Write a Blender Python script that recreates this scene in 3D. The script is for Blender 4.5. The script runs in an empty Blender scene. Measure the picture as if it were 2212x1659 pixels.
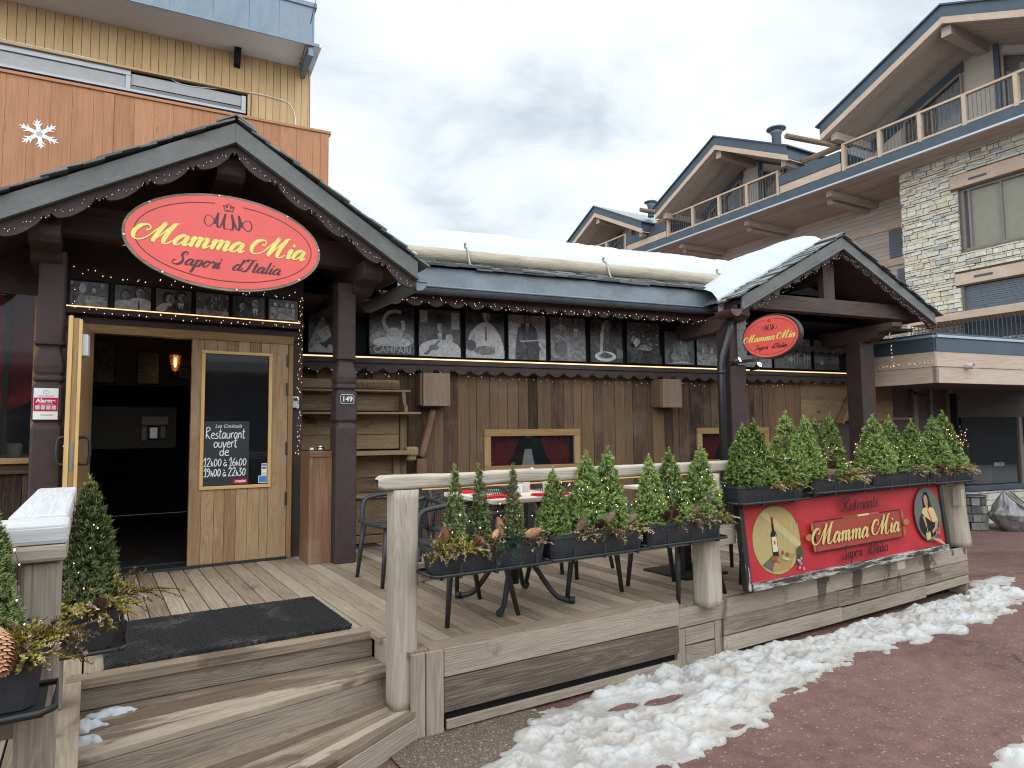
import bpy, math, random
from math import sin, cos, pi, radians, sqrt, atan2
from mathutils import Vector, Matrix, noise
random.seed(7)
SC = bpy.context.scene
COL = SC.collection
V = Vector

# ------------------------------------------------------------------ camera, sky, sun
cam = bpy.data.cameras.new('camera'); camo = bpy.data.objects.new('camera', cam); COL.objects.link(camo)
SC.camera = camo
cam.sensor_width = 36.0; cam.lens = 36.0 * 1450 / 2212; cam.clip_end = 500; cam.clip_start = 0.05
_yaw, _pit, _rol = radians(32.0), radians(4.2), radians(0.57)
_f = V((sin(_yaw) * cos(_pit), cos(_yaw) * cos(_pit), sin(_pit)))
_r0 = V((cos(_yaw), -sin(_yaw), 0)); _u0 = _r0.cross(_f)
_r = _r0 * cos(_rol) - _u0 * sin(_rol); _u = _r.cross(_f)
camo.matrix_world = Matrix(((_r.x, _u.x, -_f.x, 0), (_r.y, _u.y, -_f.y, 0), (_r.z, _u.z, -_f.z, 1.6), (0, 0, 0, 1)))

SUN_EL, SUN_AZ = radians(46), radians(48)          # azimuth from +Y towards +X
w = bpy.data.worlds.new('World'); SC.world = w; w.use_nodes = True
nt = w.node_tree; N = nt.nodes; L = nt.links
for n in list(N): N.remove(n)
out = N.new('ShaderNodeOutputWorld'); bg = N.new('ShaderNodeBackground'); L.new(bg.outputs[0], out.inputs[0])
sky = N.new('ShaderNodeTexSky'); sky.sky_type = 'NISHITA'; sky.sun_disc = False
sky.sun_elevation = SUN_EL; sky.sun_rotation = SUN_AZ; sky.air_density = 1.0; sky.dust_density = 1.5
tc = N.new('ShaderNodeTexCoord'); sep = N.new('ShaderNodeSeparateXYZ'); L.new(tc.outputs['Generated'], sep.inputs[0])
mx = N.new('ShaderNodeMath'); mx.operation = 'MAXIMUM'; mx.inputs[1].default_value = 0.0; L.new(sep.outputs[2], mx.inputs[0])
ad = N.new('ShaderNodeMath'); ad.operation = 'ADD'; ad.inputs[1].default_value = 0.22; L.new(mx.outputs[0], ad.inputs[0])
dv = N.new('ShaderNodeVectorMath'); dv.operation = 'DIVIDE'; L.new(tc.outputs['Generated'], dv.inputs[0])
cb = N.new('ShaderNodeCombineXYZ')
for i in range(3): L.new(ad.outputs[0], cb.inputs[i])
L.new(cb.outputs[0], dv.inputs[1])
mp = N.new('ShaderNodeMapping'); mp.inputs['Scale'].default_value = (1, 1, 0.0); mp.inputs['Location'].default_value = (3.1, 0.4, 0)
L.new(dv.outputs[0], mp.inputs[0])
n1 = N.new('ShaderNodeTexNoise'); n1.inputs['Scale'].default_value = 2.7; n1.inputs['Detail'].default_value = 8; n1.inputs['Roughness'].default_value = 0.55
n1.inputs['Distortion'].default_value = 0.25; L.new(mp.outputs[0], n1.inputs['Vector'])
r1 = N.new('ShaderNodeValToRGB'); L.new(n1.outputs['Fac'], r1.inputs[0])
e = r1.color_ramp.elements
e[0].position = 0.33; e[0].color = (4.0, 4.75, 5.6, 1)
e[1].position = 0.70; e[1].color = (7.2, 7.5, 7.7, 1)
k = r1.color_ramp.elements.new(0.47); k.color = (5.6, 6.25, 6.9, 1)
n2 = N.new('ShaderNodeTexNoise'); n2.inputs['Scale'].default_value = 0.9; n2.inputs['Detail'].default_value = 4
mp2 = N.new('ShaderNodeMapping'); mp2.inputs['Location'].default_value = (7, 2, 0); mp2.inputs['Scale'].default_value = (1, 1, 0.0)
L.new(dv.outputs[0], mp2.inputs[0]); L.new(mp2.outputs[0], n2.inputs['Vector'])
r2 = N.new('ShaderNodeMapRange'); r2.inputs[1].default_value = 0.25; r2.inputs[2].default_value = 0.4
r2.inputs[3].default_value = 0.8; r2.inputs[4].default_value = 0.97
L.new(n2.outputs['Fac'], r2.inputs[0])
mix = N.new('ShaderNodeMix'); mix.data_type = 'RGBA'
L.new(r2.outputs[0], mix.inputs[0]); L.new(sky.outputs[0], mix.inputs[6]); L.new(r1.outputs[0], mix.inputs[7])
# the sky behind the camera is brightened, an added fill for the facades
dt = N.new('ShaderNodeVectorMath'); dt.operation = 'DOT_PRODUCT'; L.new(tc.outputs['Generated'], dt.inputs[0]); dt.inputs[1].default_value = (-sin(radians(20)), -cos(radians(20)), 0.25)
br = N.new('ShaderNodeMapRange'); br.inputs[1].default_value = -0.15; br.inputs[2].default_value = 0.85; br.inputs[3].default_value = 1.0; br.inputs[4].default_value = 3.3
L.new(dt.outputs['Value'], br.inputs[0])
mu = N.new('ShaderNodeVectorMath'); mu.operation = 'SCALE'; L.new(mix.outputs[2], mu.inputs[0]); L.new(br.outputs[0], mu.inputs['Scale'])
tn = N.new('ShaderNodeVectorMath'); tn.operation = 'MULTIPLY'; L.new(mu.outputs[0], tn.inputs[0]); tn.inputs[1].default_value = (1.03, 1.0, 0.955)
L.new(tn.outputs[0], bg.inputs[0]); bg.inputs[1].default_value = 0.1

sl = bpy.data.lights.new('sun', 'SUN'); sl.energy = 0.6; sl.angle = radians(50); sl.color = (1, 0.97, 0.92)
so = bpy.data.objects.new('sun', sl); COL.objects.link(so)
sd = V((sin(SUN_AZ) * cos(SUN_EL), cos(SUN_AZ) * cos(SUN_EL), sin(SUN_EL)))
so.rotation_euler = sd.to_track_quat('Z', 'Y').to_euler()
vs = SC.view_settings; vs.view_transform = 'Standard'; vs.look = 'None'; vs.exposure = 0.6; vs.gamma = 1.0
SC.cycles.use_denoising = True; SC.cycles.filter_width = 1.1
SC.cycles.max_bounces = 8; SC.cycles.diffuse_bounces = 4; SC.cycles.sample_clamp_indirect = 6

# ------------------------------------------------------------------ materials
def newmat(name):
    m = bpy.data.materials.new(name); m.use_nodes = True
    t = m.node_tree; b = t.nodes['Principled BSDF']
    return m, t, b
def nd(t, typ, **kw):
    n = t.nodes.new(typ)
    for k_, v_ in kw.items(): setattr(n, k_, v_)
    return n
def math_(t, op, a, b=None, clamp=False):
    n = nd(t, 'ShaderNodeMath', operation=op, use_clamp=clamp)
    for i, x in enumerate((a, b)):
        if x is None: continue
        if isinstance(x, (int, float)): n.inputs[i].default_value = x
        else: t.links.new(x, n.inputs[i])
    return n.outputs[0]
def ramp(t, fac, stops):
    n = nd(t, 'ShaderNodeValToRGB'); t.links.new(fac, n.inputs[0])
    el = n.color_ramp.elements
    while len(el) < len(stops): el.new(0.5)
    for e_, (p, c) in zip(el, stops): e_.position = p; e_.color = (*c, 1)
    return n.outputs[0]
def mixc(t, fac, a, b, mode='MIX'):
    n = nd(t, 'ShaderNodeMix', data_type='RGBA', blend_type=mode)
    for i, x in ((0, fac), (6, a), (7, b)):
        if isinstance(x, (int, float)): n.inputs[i].default_value = x
        elif isinstance(x, tuple): n.inputs[i].default_value = (*x, 1)
        else: t.links.new(x, n.inputs[i])
    return n.outputs[2]
def noise_(t, vec, scale, detail=4, rough=0.55, dist=0.0):
    n = nd(t, 'ShaderNodeTexNoise'); n.inputs['Scale'].default_value = scale; n.inputs['Detail'].default_value = detail
    n.inputs['Roughness'].default_value = rough; n.inputs['Distortion'].default_value = dist
    if vec is not None: t.links.new(vec, n.inputs['Vector'])
    return n.outputs['Fac']
def mapping(t, vec, scale=(1, 1, 1), loc=(0, 0, 0)):
    n = nd(t, 'ShaderNodeMapping'); n.inputs['Scale'].default_value = scale; n.inputs['Location'].default_value = loc
    t.links.new(vec, n.inputs[0]); return n.outputs[0]
def attr(t, name): return nd(t, 'ShaderNodeAttribute', attribute_name=name)
def mrange(t, x, a, b, c=0.0, d=1.0):
    n = nd(t, 'ShaderNodeMapRange'); t.links.new(x, n.inputs[0])
    for i, v_ in enumerate((a, b, c, d)): n.inputs[i + 1].default_value = v_
    return n.outputs[0]
def bump(t, b, h, strength=0.4, dist=0.01):
    n = nd(t, 'ShaderNodeBump'); n.inputs['Strength'].default_value = strength; n.inputs['Distance'].default_value = dist
    t.links.new(h, n.inputs['Height']); t.links.new(n.outputs[0], b.inputs['Normal'])
def grain_vec(t):
    uv = nd(t, 'ShaderNodeUVMap').outputs[0]; rn = attr(t, 'rnd').outputs['Fac']
    cx = nd(t, 'ShaderNodeCombineXYZ'); t.links.new(math_(t, 'MULTIPLY', rn, 37.0), cx.inputs[0])
    t.links.new(math_(t, 'MULTIPLY', rn, 91.0), cx.inputs[1]); t.links.new(math_(t, 'MULTIPLY', rn, 53.0), cx.inputs[2])
    va = nd(t, 'ShaderNodeVectorMath', operation='ADD'); t.links.new(uv, va.inputs[0]); t.links.new(cx.outputs[0], va.inputs[1])
    return va.outputs[0], rn
def wood(name, dark, mid, light, var=0.6, ring=26.0, wear=None, rough=0.75, bstr=0.35, stain=None, knots=0.5, gscale=1.0, fscale=150, drip=False):
    m, t, b = newmat(name); g, rn = grain_vec(t)
    lo = noise_(t, mapping(t, g, (0.45 * gscale, 9 * gscale, 1)), 1.0, 3, 0.5, 0.15)
    vor = nd(t, 'ShaderNodeTexVoronoi'); t.links.new(mapping(t, g, (1.5 * gscale, 8 * gscale, 1)), vor.inputs['Vector']); vor.inputs['Scale'].default_value = 1.0
    kn = mrange(t, vor.outputs['Distance'], 0.02, 0.3, 1.0, 0.0)
    fld = math_(t, 'ADD', lo, math_(t, 'MULTIPLY', kn, 0.35 * knots))
    rings = math_(t, 'ADD', math_(t, 'MULTIPLY', math_(t, 'SINE', math_(t, 'MULTIPLY', fld, ring * 4)), 0.5), 0.5)
    fib = noise_(t, mapping(t, g, (3.5, fscale, 1)), 1.0, 4, 0.65)
    big = noise_(t, mapping(t, g, (1.2, 3.0, 1)), 1.0, 4, 0.6)
    v = math_(t, 'ADD', math_(t, 'MULTIPLY', rings, 0.13), math_(t, 'MULTIPLY', fib, 0.52))
    v = math_(t, 'ADD', v, math_(t, 'MULTIPLY', big, 0.45))
    v = math_(t, 'ADD', v, math_(t, 'MULTIPLY', math_(t, 'SUBTRACT', rn, 0.5), var))
    c = ramp(t, v, [(0.22, dark), (0.52, mid), (0.85, light)])
    kc = mrange(t, vor.outputs['Distance'], 0.02, 0.09, 0.75 * knots, 0.0)
    c = mixc(t, kc, c, tuple(x * 0.45 for x in dark))
    pos = nd(t, 'ShaderNodeNewGeometry').outputs['Position']
    if wear:
        wn = noise_(t, mapping(t, pos, (1, 1, 1)), 2.1, 7, 0.65)
        c = mixc(t, mrange(t, wn, 0.5, 0.72, 0.0, 0.75), c, wear)
    if stain:
        sn = noise_(t, mapping(t, pos, stain[2]), 1.0, 6, 0.62, 0.4)
        c = mixc(t, mrange(t, sn, stain[1], stain[1] + 0.05, 0.0, 0.72), c, stain[0])
    if drip:                                     # wet runs where snow melts off the board above
        dn = noise_(t, mapping(t, pos, (2.6, 1.0, 1.1), (.35, 0, 0)), 1.0, 5, 0.6, 0.5); sx = nd(t, 'ShaderNodeSeparateXYZ'); t.links.new(pos, sx.inputs[0])
        mk = math_(t, 'MULTIPLY', mrange(t, sx.outputs[0], 4.5, 4.8, 0, 1), mrange(t, sx.outputs[2], .17, .30, 0, 1))
        c = mixc(t, math_(t, 'MULTIPLY', mrange(t, dn, .54, .565, 0, .8), mk), c, (.045, .034, .027))
    t.links.new(c, b.inputs['Base Color']); b.inputs['Roughness'].default_value = rough
    b.inputs['Specular IOR Level'].default_value = 0.25
    h = math_(t, 'ADD', math_(t, 'MULTIPLY', fib, 0.6), math_(t, 'MULTIPLY', rings, 0.35)); bump(t, b, h, bstr, 0.004)
    return m
def plain(name, col, rough=0.6, metal=0.0, var=0.15, scale=6.0, bstr=0.15, spec=0.5, fine=60.0):
    m, t, b = newmat(name); pos = nd(t, 'ShaderNodeNewGeometry').outputs['Position']
    n = noise_(t, pos, scale, 6, 0.6); f = noise_(t, pos, fine, 3, 0.6)
    s = math_(t, 'ADD', math_(t, 'MULTIPLY', n, 0.7), math_(t, 'MULTIPLY', f, 0.3))
    c = ramp(t, s, [(0.3, tuple(x * (1 - var) for x in col)), (0.7, tuple(min(1, x * (1 + var)) for x in col))])
    t.links.new(c, b.inputs['Base Color']); b.inputs['Roughness'].default_value = rough; b.inputs['Metallic'].default_value = metal
    b.inputs['Specular IOR Level'].default_value = spec
    bump(t, b, f, bstr, 0.002)
    return m
def colattr(name, rough=0.5, var=0.12, scale=30.0, spec=0.4):
    m, t, b = newmat(name); a = attr(t, 'col').outputs['Color']
    pos = nd(t, 'ShaderNodeNewGeometry').outputs['Position']
    n = noise_(t, pos, scale, 5, 0.6)
    c = mixc(t, 1.0, a, ramp(t, n, [(0.3, (1 - var,) * 3), (0.7, (1.0,) * 3)]), 'MULTIPLY')
    t.links.new(c, b.inputs['Base Color']); b.inputs['Roughness'].default_value = rough; b.inputs['Specular IOR Level'].default_value = spec
    return m
def emis(name, col, strength):
    m, t, b = newmat(name)
    b.inputs['Base Color'].default_value = (*col, 1); b.inputs['Emission Color'].default_value = (*col, 1)
    b.inputs['Emission Strength'].default_value = strength
    return m
def leafy(name, stops, rough=0.7):
    m, t, b = newmat(name); rn = attr(t, 'rnd').outputs['Fac']
    oi = nd(t, 'ShaderNodeObjectInfo').outputs['Random']
    v = math_(t, 'ADD', rn, math_(t, 'MULTIPLY', math_(t, 'SUBTRACT', oi, 0.5), 0.22))
    t.links.new(ramp(t, v, stops), b.inputs['Base Color']); b.inputs['Roughness'].default_value = rough
    b.inputs['Specular IOR Level'].default_value = 0.2
    b.inputs['Subsurface Weight'].default_value = 0.0
    return m
M = {}
M['deck'] = wood('weathered_deck_wood', (.125, .09, .062), (.262, .202, .143), (.395, .32, .24), 0.42, 22, stain=((.11, .078, .055), 0.60, (2.2, 1.1, 2.2)), rough=0.7, fscale=62, bstr=.5)
M['tread'] = wood('worn_tread_wood', (.105, .075, .052), (.24, .184, .13), (.40, .33, .25), 0.6, 22, stain=((.095, .062, .04), 0.52, (1.1, 4.5, 3)), rough=0.65, fscale=62, bstr=.6)
M['skirt'] = wood('weathered_skirt_wood', (.10, .077, .058), (.255, .207, .157), (.39, .33, .26), 0.75, 30, rough=0.8, bstr=0.7, fscale=70, drip=True, stain=((.085, .066, .052), 0.635, (3.0, 3.0, 1.2)))
M['rail'] = wood('bleached_rail_wood', (.20, .165, .12), (.37, .32, .25), (.52, .47, .39), 0.35, 20, rough=0.8, bstr=0.6, fscale=60, wear=(.30, .265, .21))
M['railgrey'] = wood('grey_rail_wood', (.14, .115, .09), (.27, .23, .185), (.40, .355, .30), 0.3, 20, rough=0.8, bstr=0.6)
M['railwhite'] = wood('frosted_rail_wood', (.30, .30, .30), (.47, .47, .47), (.60, .60, .60), 0.3, 20, rough=0.85, bstr=0.6, knots=0.1)
M['barn'] = wood('old_barn_wood', (.024, .016, .012), (.095, .058, .036), (.165, .098, .053), 0.55, 20, rough=0.85, bstr=0.8, fscale=48, knots=.8, wear=(.15, .105, .075))
M['hutch'] = wood('rustic_hutch_wood', (.08, .05, .027), (.20, .135, .075), (.33, .23, .13), 0.5, 26, rough=0.7, stain=((.05, .03, .02), 0.66, (2, 2, 3)))
M['door'] = wood('varnished_door_wood', (.15, .082, .040), (.265, .16, .082), (.42, .285, .16), 0.45, 22, rough=0.5, wear=(.40, .28, .17))
M['doorpale'] = wood('fresh_cut_door_edge', (.38, .23, .08), (.55, .35, .135), (.66, .46, .21), 0.2, 14, rough=0.5, knots=0.1)
M['framewood'] = wood('window_frame_wood', (.16, .09, .038), (.28, .165, .072), (.38, .25, .12), 0.3, 16, rough=0.6, knots=0.3)
M['casing'] = wood('old_casing_wood', (.07, .042, .026), (.16, .105, .07), (.27, .19, .135), 0.4, 14, rough=0.75, wear=(.24, .18, .135))
M['cabinet'] = wood('rubbed_cabinet_wood', (.085, .036, .019), (.17, .088, .05), (.28, .165, .10), 0.4, 14, rough=0.6, wear=(.30, .20, .14))
M['dark'] = plain('dark_brown_paint', (.048, .032, .03), 0.65, 0, 0.25, 8, 0.25, 0.3)
M['darkwood'] = wood('dark_stained_beam', (.030, .020, .017), (.068, .047, .041), (.11, .08, .07), 0.35, 20, rough=0.7, knots=0.2)
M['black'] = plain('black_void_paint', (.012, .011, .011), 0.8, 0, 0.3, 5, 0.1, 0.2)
M['zinc'] = plain('weathered_zinc', (.17, .20, .225), 0.45, 0.15, 0.3, 3.5, 0.08, 0.5, 25)
M['zincdark'] = plain('dark_zinc_fascia', (.115, .115, .11), 0.5, 0.05, 0.35, 2.5, 0.12, 0.4, 25)
M['slate'] = None
M['yellow'] = wood('yellow_cladding', (.37, .235, .115), (.47, .31, .155), (.56, .385, .205), 0.22, 16, rough=0.6, knots=0.25, bstr=0.15)
M['redpanel'] = wood('red_brown_balcony_boards', (.24, .10, .046), (.335, .155, .076), (.42, .215, .112), 0.16, 16, rough=0.6, knots=0.9)
M['white'] = plain('white_render', (.66, .67, .68), 0.8, 0, 0.08, 2, 0.05)
M['offwhite'] = plain('white_plastic', (.72, .72, .72), 0.4, 0, 0.04)
M['blacksteel'] = plain('black_painted_metal', (.02, .021, .022), 0.45, 0.0, 0.2, 10, 0.1, 0.5)
M['plastic'] = plain('anthracite_plastic', (.026, .028, .030), 0.5, 0, 0.2, 12, 0.15, 0.45)
M['trough'] = plain('black_trough_plastic', (.032, .034, .037), 0.55, 0, 0.35, 14, 0.25, 0.4)
M['rubber'] = plain('black_rubber', (.016, .016, .016), 0.7, 0, 0.5, 9, 0.3, 0.35)
M['soil'] = plain('potting_soil', (.03, .02, .012), 0.95, 0, 0.5, 40, 0.6, 0.1)
M['paint'] = colattr('sign_paint', 0.45, 0.14, 18)
M['paintmatt'] = colattr('matt_print', 0.75, 0.1, 25, 0.15)
M['redsign'] = plain('red_sign_enamel', (.70, .10, .085), 0.4, 0, 0.1, 3, 0.02, 0.4)
M['redboard'] = plain('red_painted_board', (.43, .026, .032), 0.5, 0, 0.25, 5, 0.1, 0.4)
M['steel'] = plain('brushed_steel', (.55, .54, .52), 0.3, 1.0, 0.1, 20, 0.05)
M['copper'] = plain('aged_bracket_metal', (.30, .33, .34), 0.45, 0.8, 0.2, 10, 0.05)
M['curtain'] = plain('red_curtain_cloth', (.33, .02, .03), 0.85, 0, 0.2, 15, 0.1, 0.1)
M['cloth'] = plain('cream_table_top', (.62, .55, .45), 0.6, 0, 0.08, 10, 0.05)
M['redcloth'] = plain('red_napkin_cloth', (.55, .02, .03), 0.8, 0, 0.15, 30, 0.1, 0.1)
M['rbwood'] = wood('pale_brown_cladding', (.30, .255, .215), (.41, .355, .305), (.50, .44, .385), 0.35, 14, rough=0.75, knots=0.2, bstr=0.15)
M['rbpink'] = wood('larch_trim', (.33, .235, .17), (.46, .345, .255), (.56, .45, .355), 0.3, 16, rough=0.7, knots=0.4, wear=(.55, .45, .38))
M['rbgreen'] = wood('larch_canopy_boards', (.30, .22, .16), (.44, .345, .265), (.56, .47, .38), 0.3, 16, rough=0.7, knots=0.3)
M['rbzinc'] = plain('blue_grey_zinc', (.062, .088, .112), 0.45, 0.3, 0.2, 2, 0.05)
M['shutter'] = plain('blue_grey_shutter', (.105, .125, .15), 0.5, 0.1, 0.15, 3, 0.05)
M['blind'] = plain('olive_window_blind', (.30, .285, .20), 0.8, 0, 0.1, 4, 0.05, 0.1)
M['bulb'] = emis('warm_bulb_glow', (1.0, .70, .38), 1.1)
M['leddim'] = emis('faint_led_strip', (1.0, .62, .28), 0.4)
M['led'] = emis('warm_led_strip', (1.0, .60, .30), .95)
M['lamp'] = emis('amber_lamp_glow', (1.0, .50, .12), 5.0)
M['spot'] = emis('spotlight_lens_glow', (1.0, .8, .45), 14.0)
M['bulbdim'] = plain('unlit_fairy_bulb', (.75, .68, .62), 0.3, 0, 0.1, 30)
M['log'] = wood('snow_guard_log_wood', (.13, .105, .075), (.36, .31, .235), (.52, .465, .375), 0.3, 20, rough=0.8, fscale=26, bstr=.9)
M['gutterzinc'] = plain('dark_zinc_gutter', (.085, .105, .125), 0.35, 0.2, 0.3, 3.5, 0.08, 0.5, 25)
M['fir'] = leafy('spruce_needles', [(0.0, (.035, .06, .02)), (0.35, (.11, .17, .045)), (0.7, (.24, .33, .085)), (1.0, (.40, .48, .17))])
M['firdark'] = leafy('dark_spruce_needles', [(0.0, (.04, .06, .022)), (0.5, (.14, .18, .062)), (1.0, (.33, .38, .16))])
M['juniper'] = leafy('blue_green_sprig', [(0.0, (.02, .05, .035)), (0.5, (.06, .13, .09)), (1.0, (.14, .24, .17))])
M['heather'] = leafy('heather_leaves', [(0.0, (.10, .065, .018)), (0.3, (.21, .165, .03)), (0.6, (.36, .31, .07)), (0.86, (.46, .42, .15)), (0.9, (.42, .24, .26)), (1.0, (.58, .42, .42))])
M['heatherpink'] = leafy('pale_heather_leaves', [(0.0, (.08, .06, .025)), (0.4, (.18, .15, .05)), (0.65, (.28, .245, .10)), (0.72, (.38, .23, .22)), (1.0, (.55, .42, .38))])
M['cone'] = leafy('orange_pine_cone', [(0.0, (.20, .085, .04)), (0.5, (.50, .27, .15)), (1.0, (.66, .42, .26))])
M['conegrey'] = leafy('grey_pine_cone', [(0.0, (.07, .045, .03)), (0.5, (.22, .155, .105)), (1.0, (.42, .33, .25))])
M['conebrown'] = leafy('brown_open_cone', [(0.0, (.03, .015, .01)), (0.5, (.12, .065, .035)), (1.0, (.32, .21, .13))])
def mk_slate():
    m, t, b = newmat('slate_shingle'); rn = attr(t, 'rnd').outputs['Fac']
    pos = nd(t, 'ShaderNodeNewGeometry').outputs['Position']; n = noise_(t, pos, 9, 6, 0.65)
    v = math_(t, 'ADD', math_(t, 'MULTIPLY', rn, 0.6), math_(t, 'MULTIPLY', n, 0.5))
    t.links.new(ramp(t, v, [(0.2, (.05, .056, .058)), (0.6, (.105, .115, .115)), (0.95, (.20, .205, .19))]), b.inputs['Base Color'])
    b.inputs['Roughness'].default_value = 0.6; bump(t, b, n, 0.6, 0.01); return m
M['slate'] = mk_slate()
def mk_stone():
    m, t, b = newmat('cream_split_stone'); rn = attr(t, 'rnd').outputs['Fac']
    g, _ = grain_vec(t); n = noise_(t, g, 5, 7, 0.7); f = noise_(t, g, 40, 4, 0.6)
    c = ramp(t, rn, [(0.0, (.30, .33, .36)), (0.14, (.60, .60, .56)), (0.4, (.68, .645, .53)), (0.66, (.62, .56, .42)), (0.71, (.54, .45, .30)), (0.76, (.70, .67, .60)), (1.0, (.72, .68, .56))])
    c = mixc(t, 1.0, c, ramp(t, n, [(0.3, (.68, .66, .62)), (0.7, (1.05, 1.05, 1.05))]), 'MULTIPLY')
    t.links.new(c, b.inputs['Base Color']); b.inputs['Roughness'].default_value = 0.9
    bump(t, b, math_(t, 'ADD', n, math_(t, 'MULTIPLY', f, 0.4)), 0.8, 0.03); return m
M['stone'] = mk_stone()
M['mortar'] = plain('dark_stone_joint', (.14, .125, .10), 0.95, 0, 0.3, 6, 0.3)
def mk_greystone():
    m, t, b = newmat('grey_dry_stone'); rn = attr(t, 'rnd').outputs['Fac']; g, _ = grain_vec(t); n = noise_(t, g, 8, 6, 0.7)
    c = mixc(t, 1.0, ramp(t, rn, [(0, (.10, .10, .095)), (1, (.27, .265, .245))]), ramp(t, n, [(0.3, (.6, .6, .6)), (0.7, (1.05,) * 3)]), 'MULTIPLY')
    t.links.new(c, b.inputs['Base Color']); b.inputs['Roughness'].default_value = 0.95; bump(t, b, n, 0.7, 0.02); return m
M['greystone'] = mk_greystone()
def mk_snow(name, dirty):
    m, t, b = newmat(name); pos = nd(t, 'ShaderNodeNewGeometry').outputs['Position']
    n = noise_(t, pos, 4.0, 7, 0.65); f = noise_(t, pos, 45, 4, 0.6)
    if dirty:
        c = ramp(t, n, [(0.36, (.53, .535, .535)), (0.54, (.485, .465, .435)), (0.72, (.33, .28, .235))])
        c = mixc(t, mrange(t, f, 0.57, 0.70, 0, 0.45), c, (.27, .21, .165))
        zz = nd(t, 'ShaderNodeSeparateXYZ'); t.links.new(pos, zz.inputs[0]); c = mixc(t, mrange(t, zz.outputs[2], 0.008, 0.03, 0.55, 0.0), c, (.27, .235, .215))
    else:
        c = ramp(t, n, [(0.3, (.43, .46, .50)), (0.7, (.50, .525, .555))])
    t.links.new(c, b.inputs['Base Color']); b.inputs['Roughness'].default_value = 0.7
    b.inputs['Specular IOR Level'].default_value = 0.3
    bump(t, b, math_(t, 'ADD', n, math_(t, 'MULTIPLY', f, 0.5)), 0.5, 0.02 if dirty else 0.01); return m
M['snow'] = mk_snow('clean_roof_snow', False); M['snowdirty'] = mk_snow('trodden_street_snow', True)
def mk_asphalt():
    m, t, b = newmat('red_asphalt'); pos = nd(t, 'ShaderNodeNewGeometry').outputs['Position']
    big = noise_(t, pos, 0.55, 6, 0.6, 0.6); mid = noise_(t, pos, 7, 5, 0.65)
    vor = nd(t, 'ShaderNodeTexVoronoi'); vor.inputs['Scale'].default_value = 190; t.links.new(pos, vor.inputs['Vector'])
    v2 = nd(t, 'ShaderNodeTexVoronoi'); v2.inputs['Scale'].default_value = 95; t.links.new(pos, v2.inputs['Vector'])
    s = math_(t, 'ADD', math_(t, 'MULTIPLY', big, 0.55), math_(t, 'MULTIPLY', mid, 0.45))
    c = ramp(t, s, [(0.36, (.085, .039, .034)), (0.46, (.15, .072, .062)), (0.64, (.225, .128, .112))])
    sp = nd(t, 'ShaderNodeSeparateColor'); t.links.new(vor.outputs['Color'], sp.inputs[0])
    c = mixc(t, mrange(t, sp.outputs[0], 0.70, 0.95, 0, 0.42), c, (.27, .18, .155))
    c = mixc(t, mrange(t, sp.outputs[1], 0.75, 0.95, 0, 0.5), c, (.06, .03, .028))
    sp2 = nd(t, 'ShaderNodeSeparateColor'); t.links.new(v2.outputs['Color'], sp2.inputs[0])
    c = mixc(t, mrange(t, sp2.outputs[2], 0.975, 0.985, 0, 0.5), c, (.42, .35, .31))
    # meandering cracks
    cv = nd(t, 'ShaderNodeTexVoronoi', feature='DISTANCE_TO_EDGE'); cv.inputs['Scale'].default_value = 0.42
    wn = nd(t, 'ShaderNodeTexNoise'); wn.inputs['Scale'].default_value = 3.0; wn.inputs['Detail'].default_value = 6; t.links.new(pos, wn.inputs['Vector'])
    off = nd(t, 'ShaderNodeVectorMath', operation='MULTIPLY_ADD'); t.links.new(wn.outputs['Color'], off.inputs[0]); off.inputs[1].default_value = (.45, .45, 0); t.links.new(pos, off.inputs[2])
    t.links.new(off.outputs[0], cv.inputs['Vector'])
    brk = noise_(t, pos, 1.3, 3)
    ck = math_(t, 'MULTIPLY', mrange(t, cv.outputs['Distance'], 0.0, 0.011, 0.8, 0.0), mrange(t, brk, 0.45, 0.55, 0, 1))
    c = mixc(t, ck, c, (.035, .02, .018))
    t.links.new(c, b.inputs['Base Color'])
    rg = mrange(t, big, 0.4, 0.6, 0.5, 0.8); t.links.new(rg, b.inputs['Roughness']); b.inputs['Specular IOR Level'].default_value = 0.35
    bump(t, b, math_(t, 'ADD', vor.outputs['Distance'], math_(t, 'MULTIPLY', mid, 0.6)), 0.5, 0.008); return m
M['asphalt'] = mk_asphalt()
def mk_glass(name, tint=(.02, .022, .025), alpha=0.25):
    m, t, b = newmat(name); b.inputs['Base Color'].default_value = (*tint, 1); b.inputs['Roughness'].default_value = 0.03
    b.inputs['Specular IOR Level'].default_value = 1.1; b.inputs['Alpha'].default_value = alpha; return m
M['glass'] = mk_glass('window_glass', alpha=0.35); M['darkglass'] = mk_glass('dark_window_glass', (.015, .018, .022), 0.85)
M['wrap'] = plain('grey_plastic_film', (.235, .23, .225), 0.35, 0, 0.45, 7, 0.5, 0.6, 30)
M['photo'] = None
def mk_photo():
    m, t, b = newmat('black_and_white_print'); rn = attr(t, 'rnd').outputs['Fac']; g, _ = grain_vec(t)
    n = noise_(t, g, 2.2, 8, 0.62, 1.6); v = math_(t, 'ADD', rn, math_(t, 'MULTIPLY', math_(t, 'SUBTRACT', n, 0.5), 1.15), True)
    t.links.new(ramp(t, v, [(0.0, (.012, .012, .013)), (0.5, (.15, .148, .15)), (1.0, (.55, .54, .54))]), b.inputs['Base Color'])
    b.inputs['Roughness'].default_value = 0.35; return m
M['photo'] = mk_photo()

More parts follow.
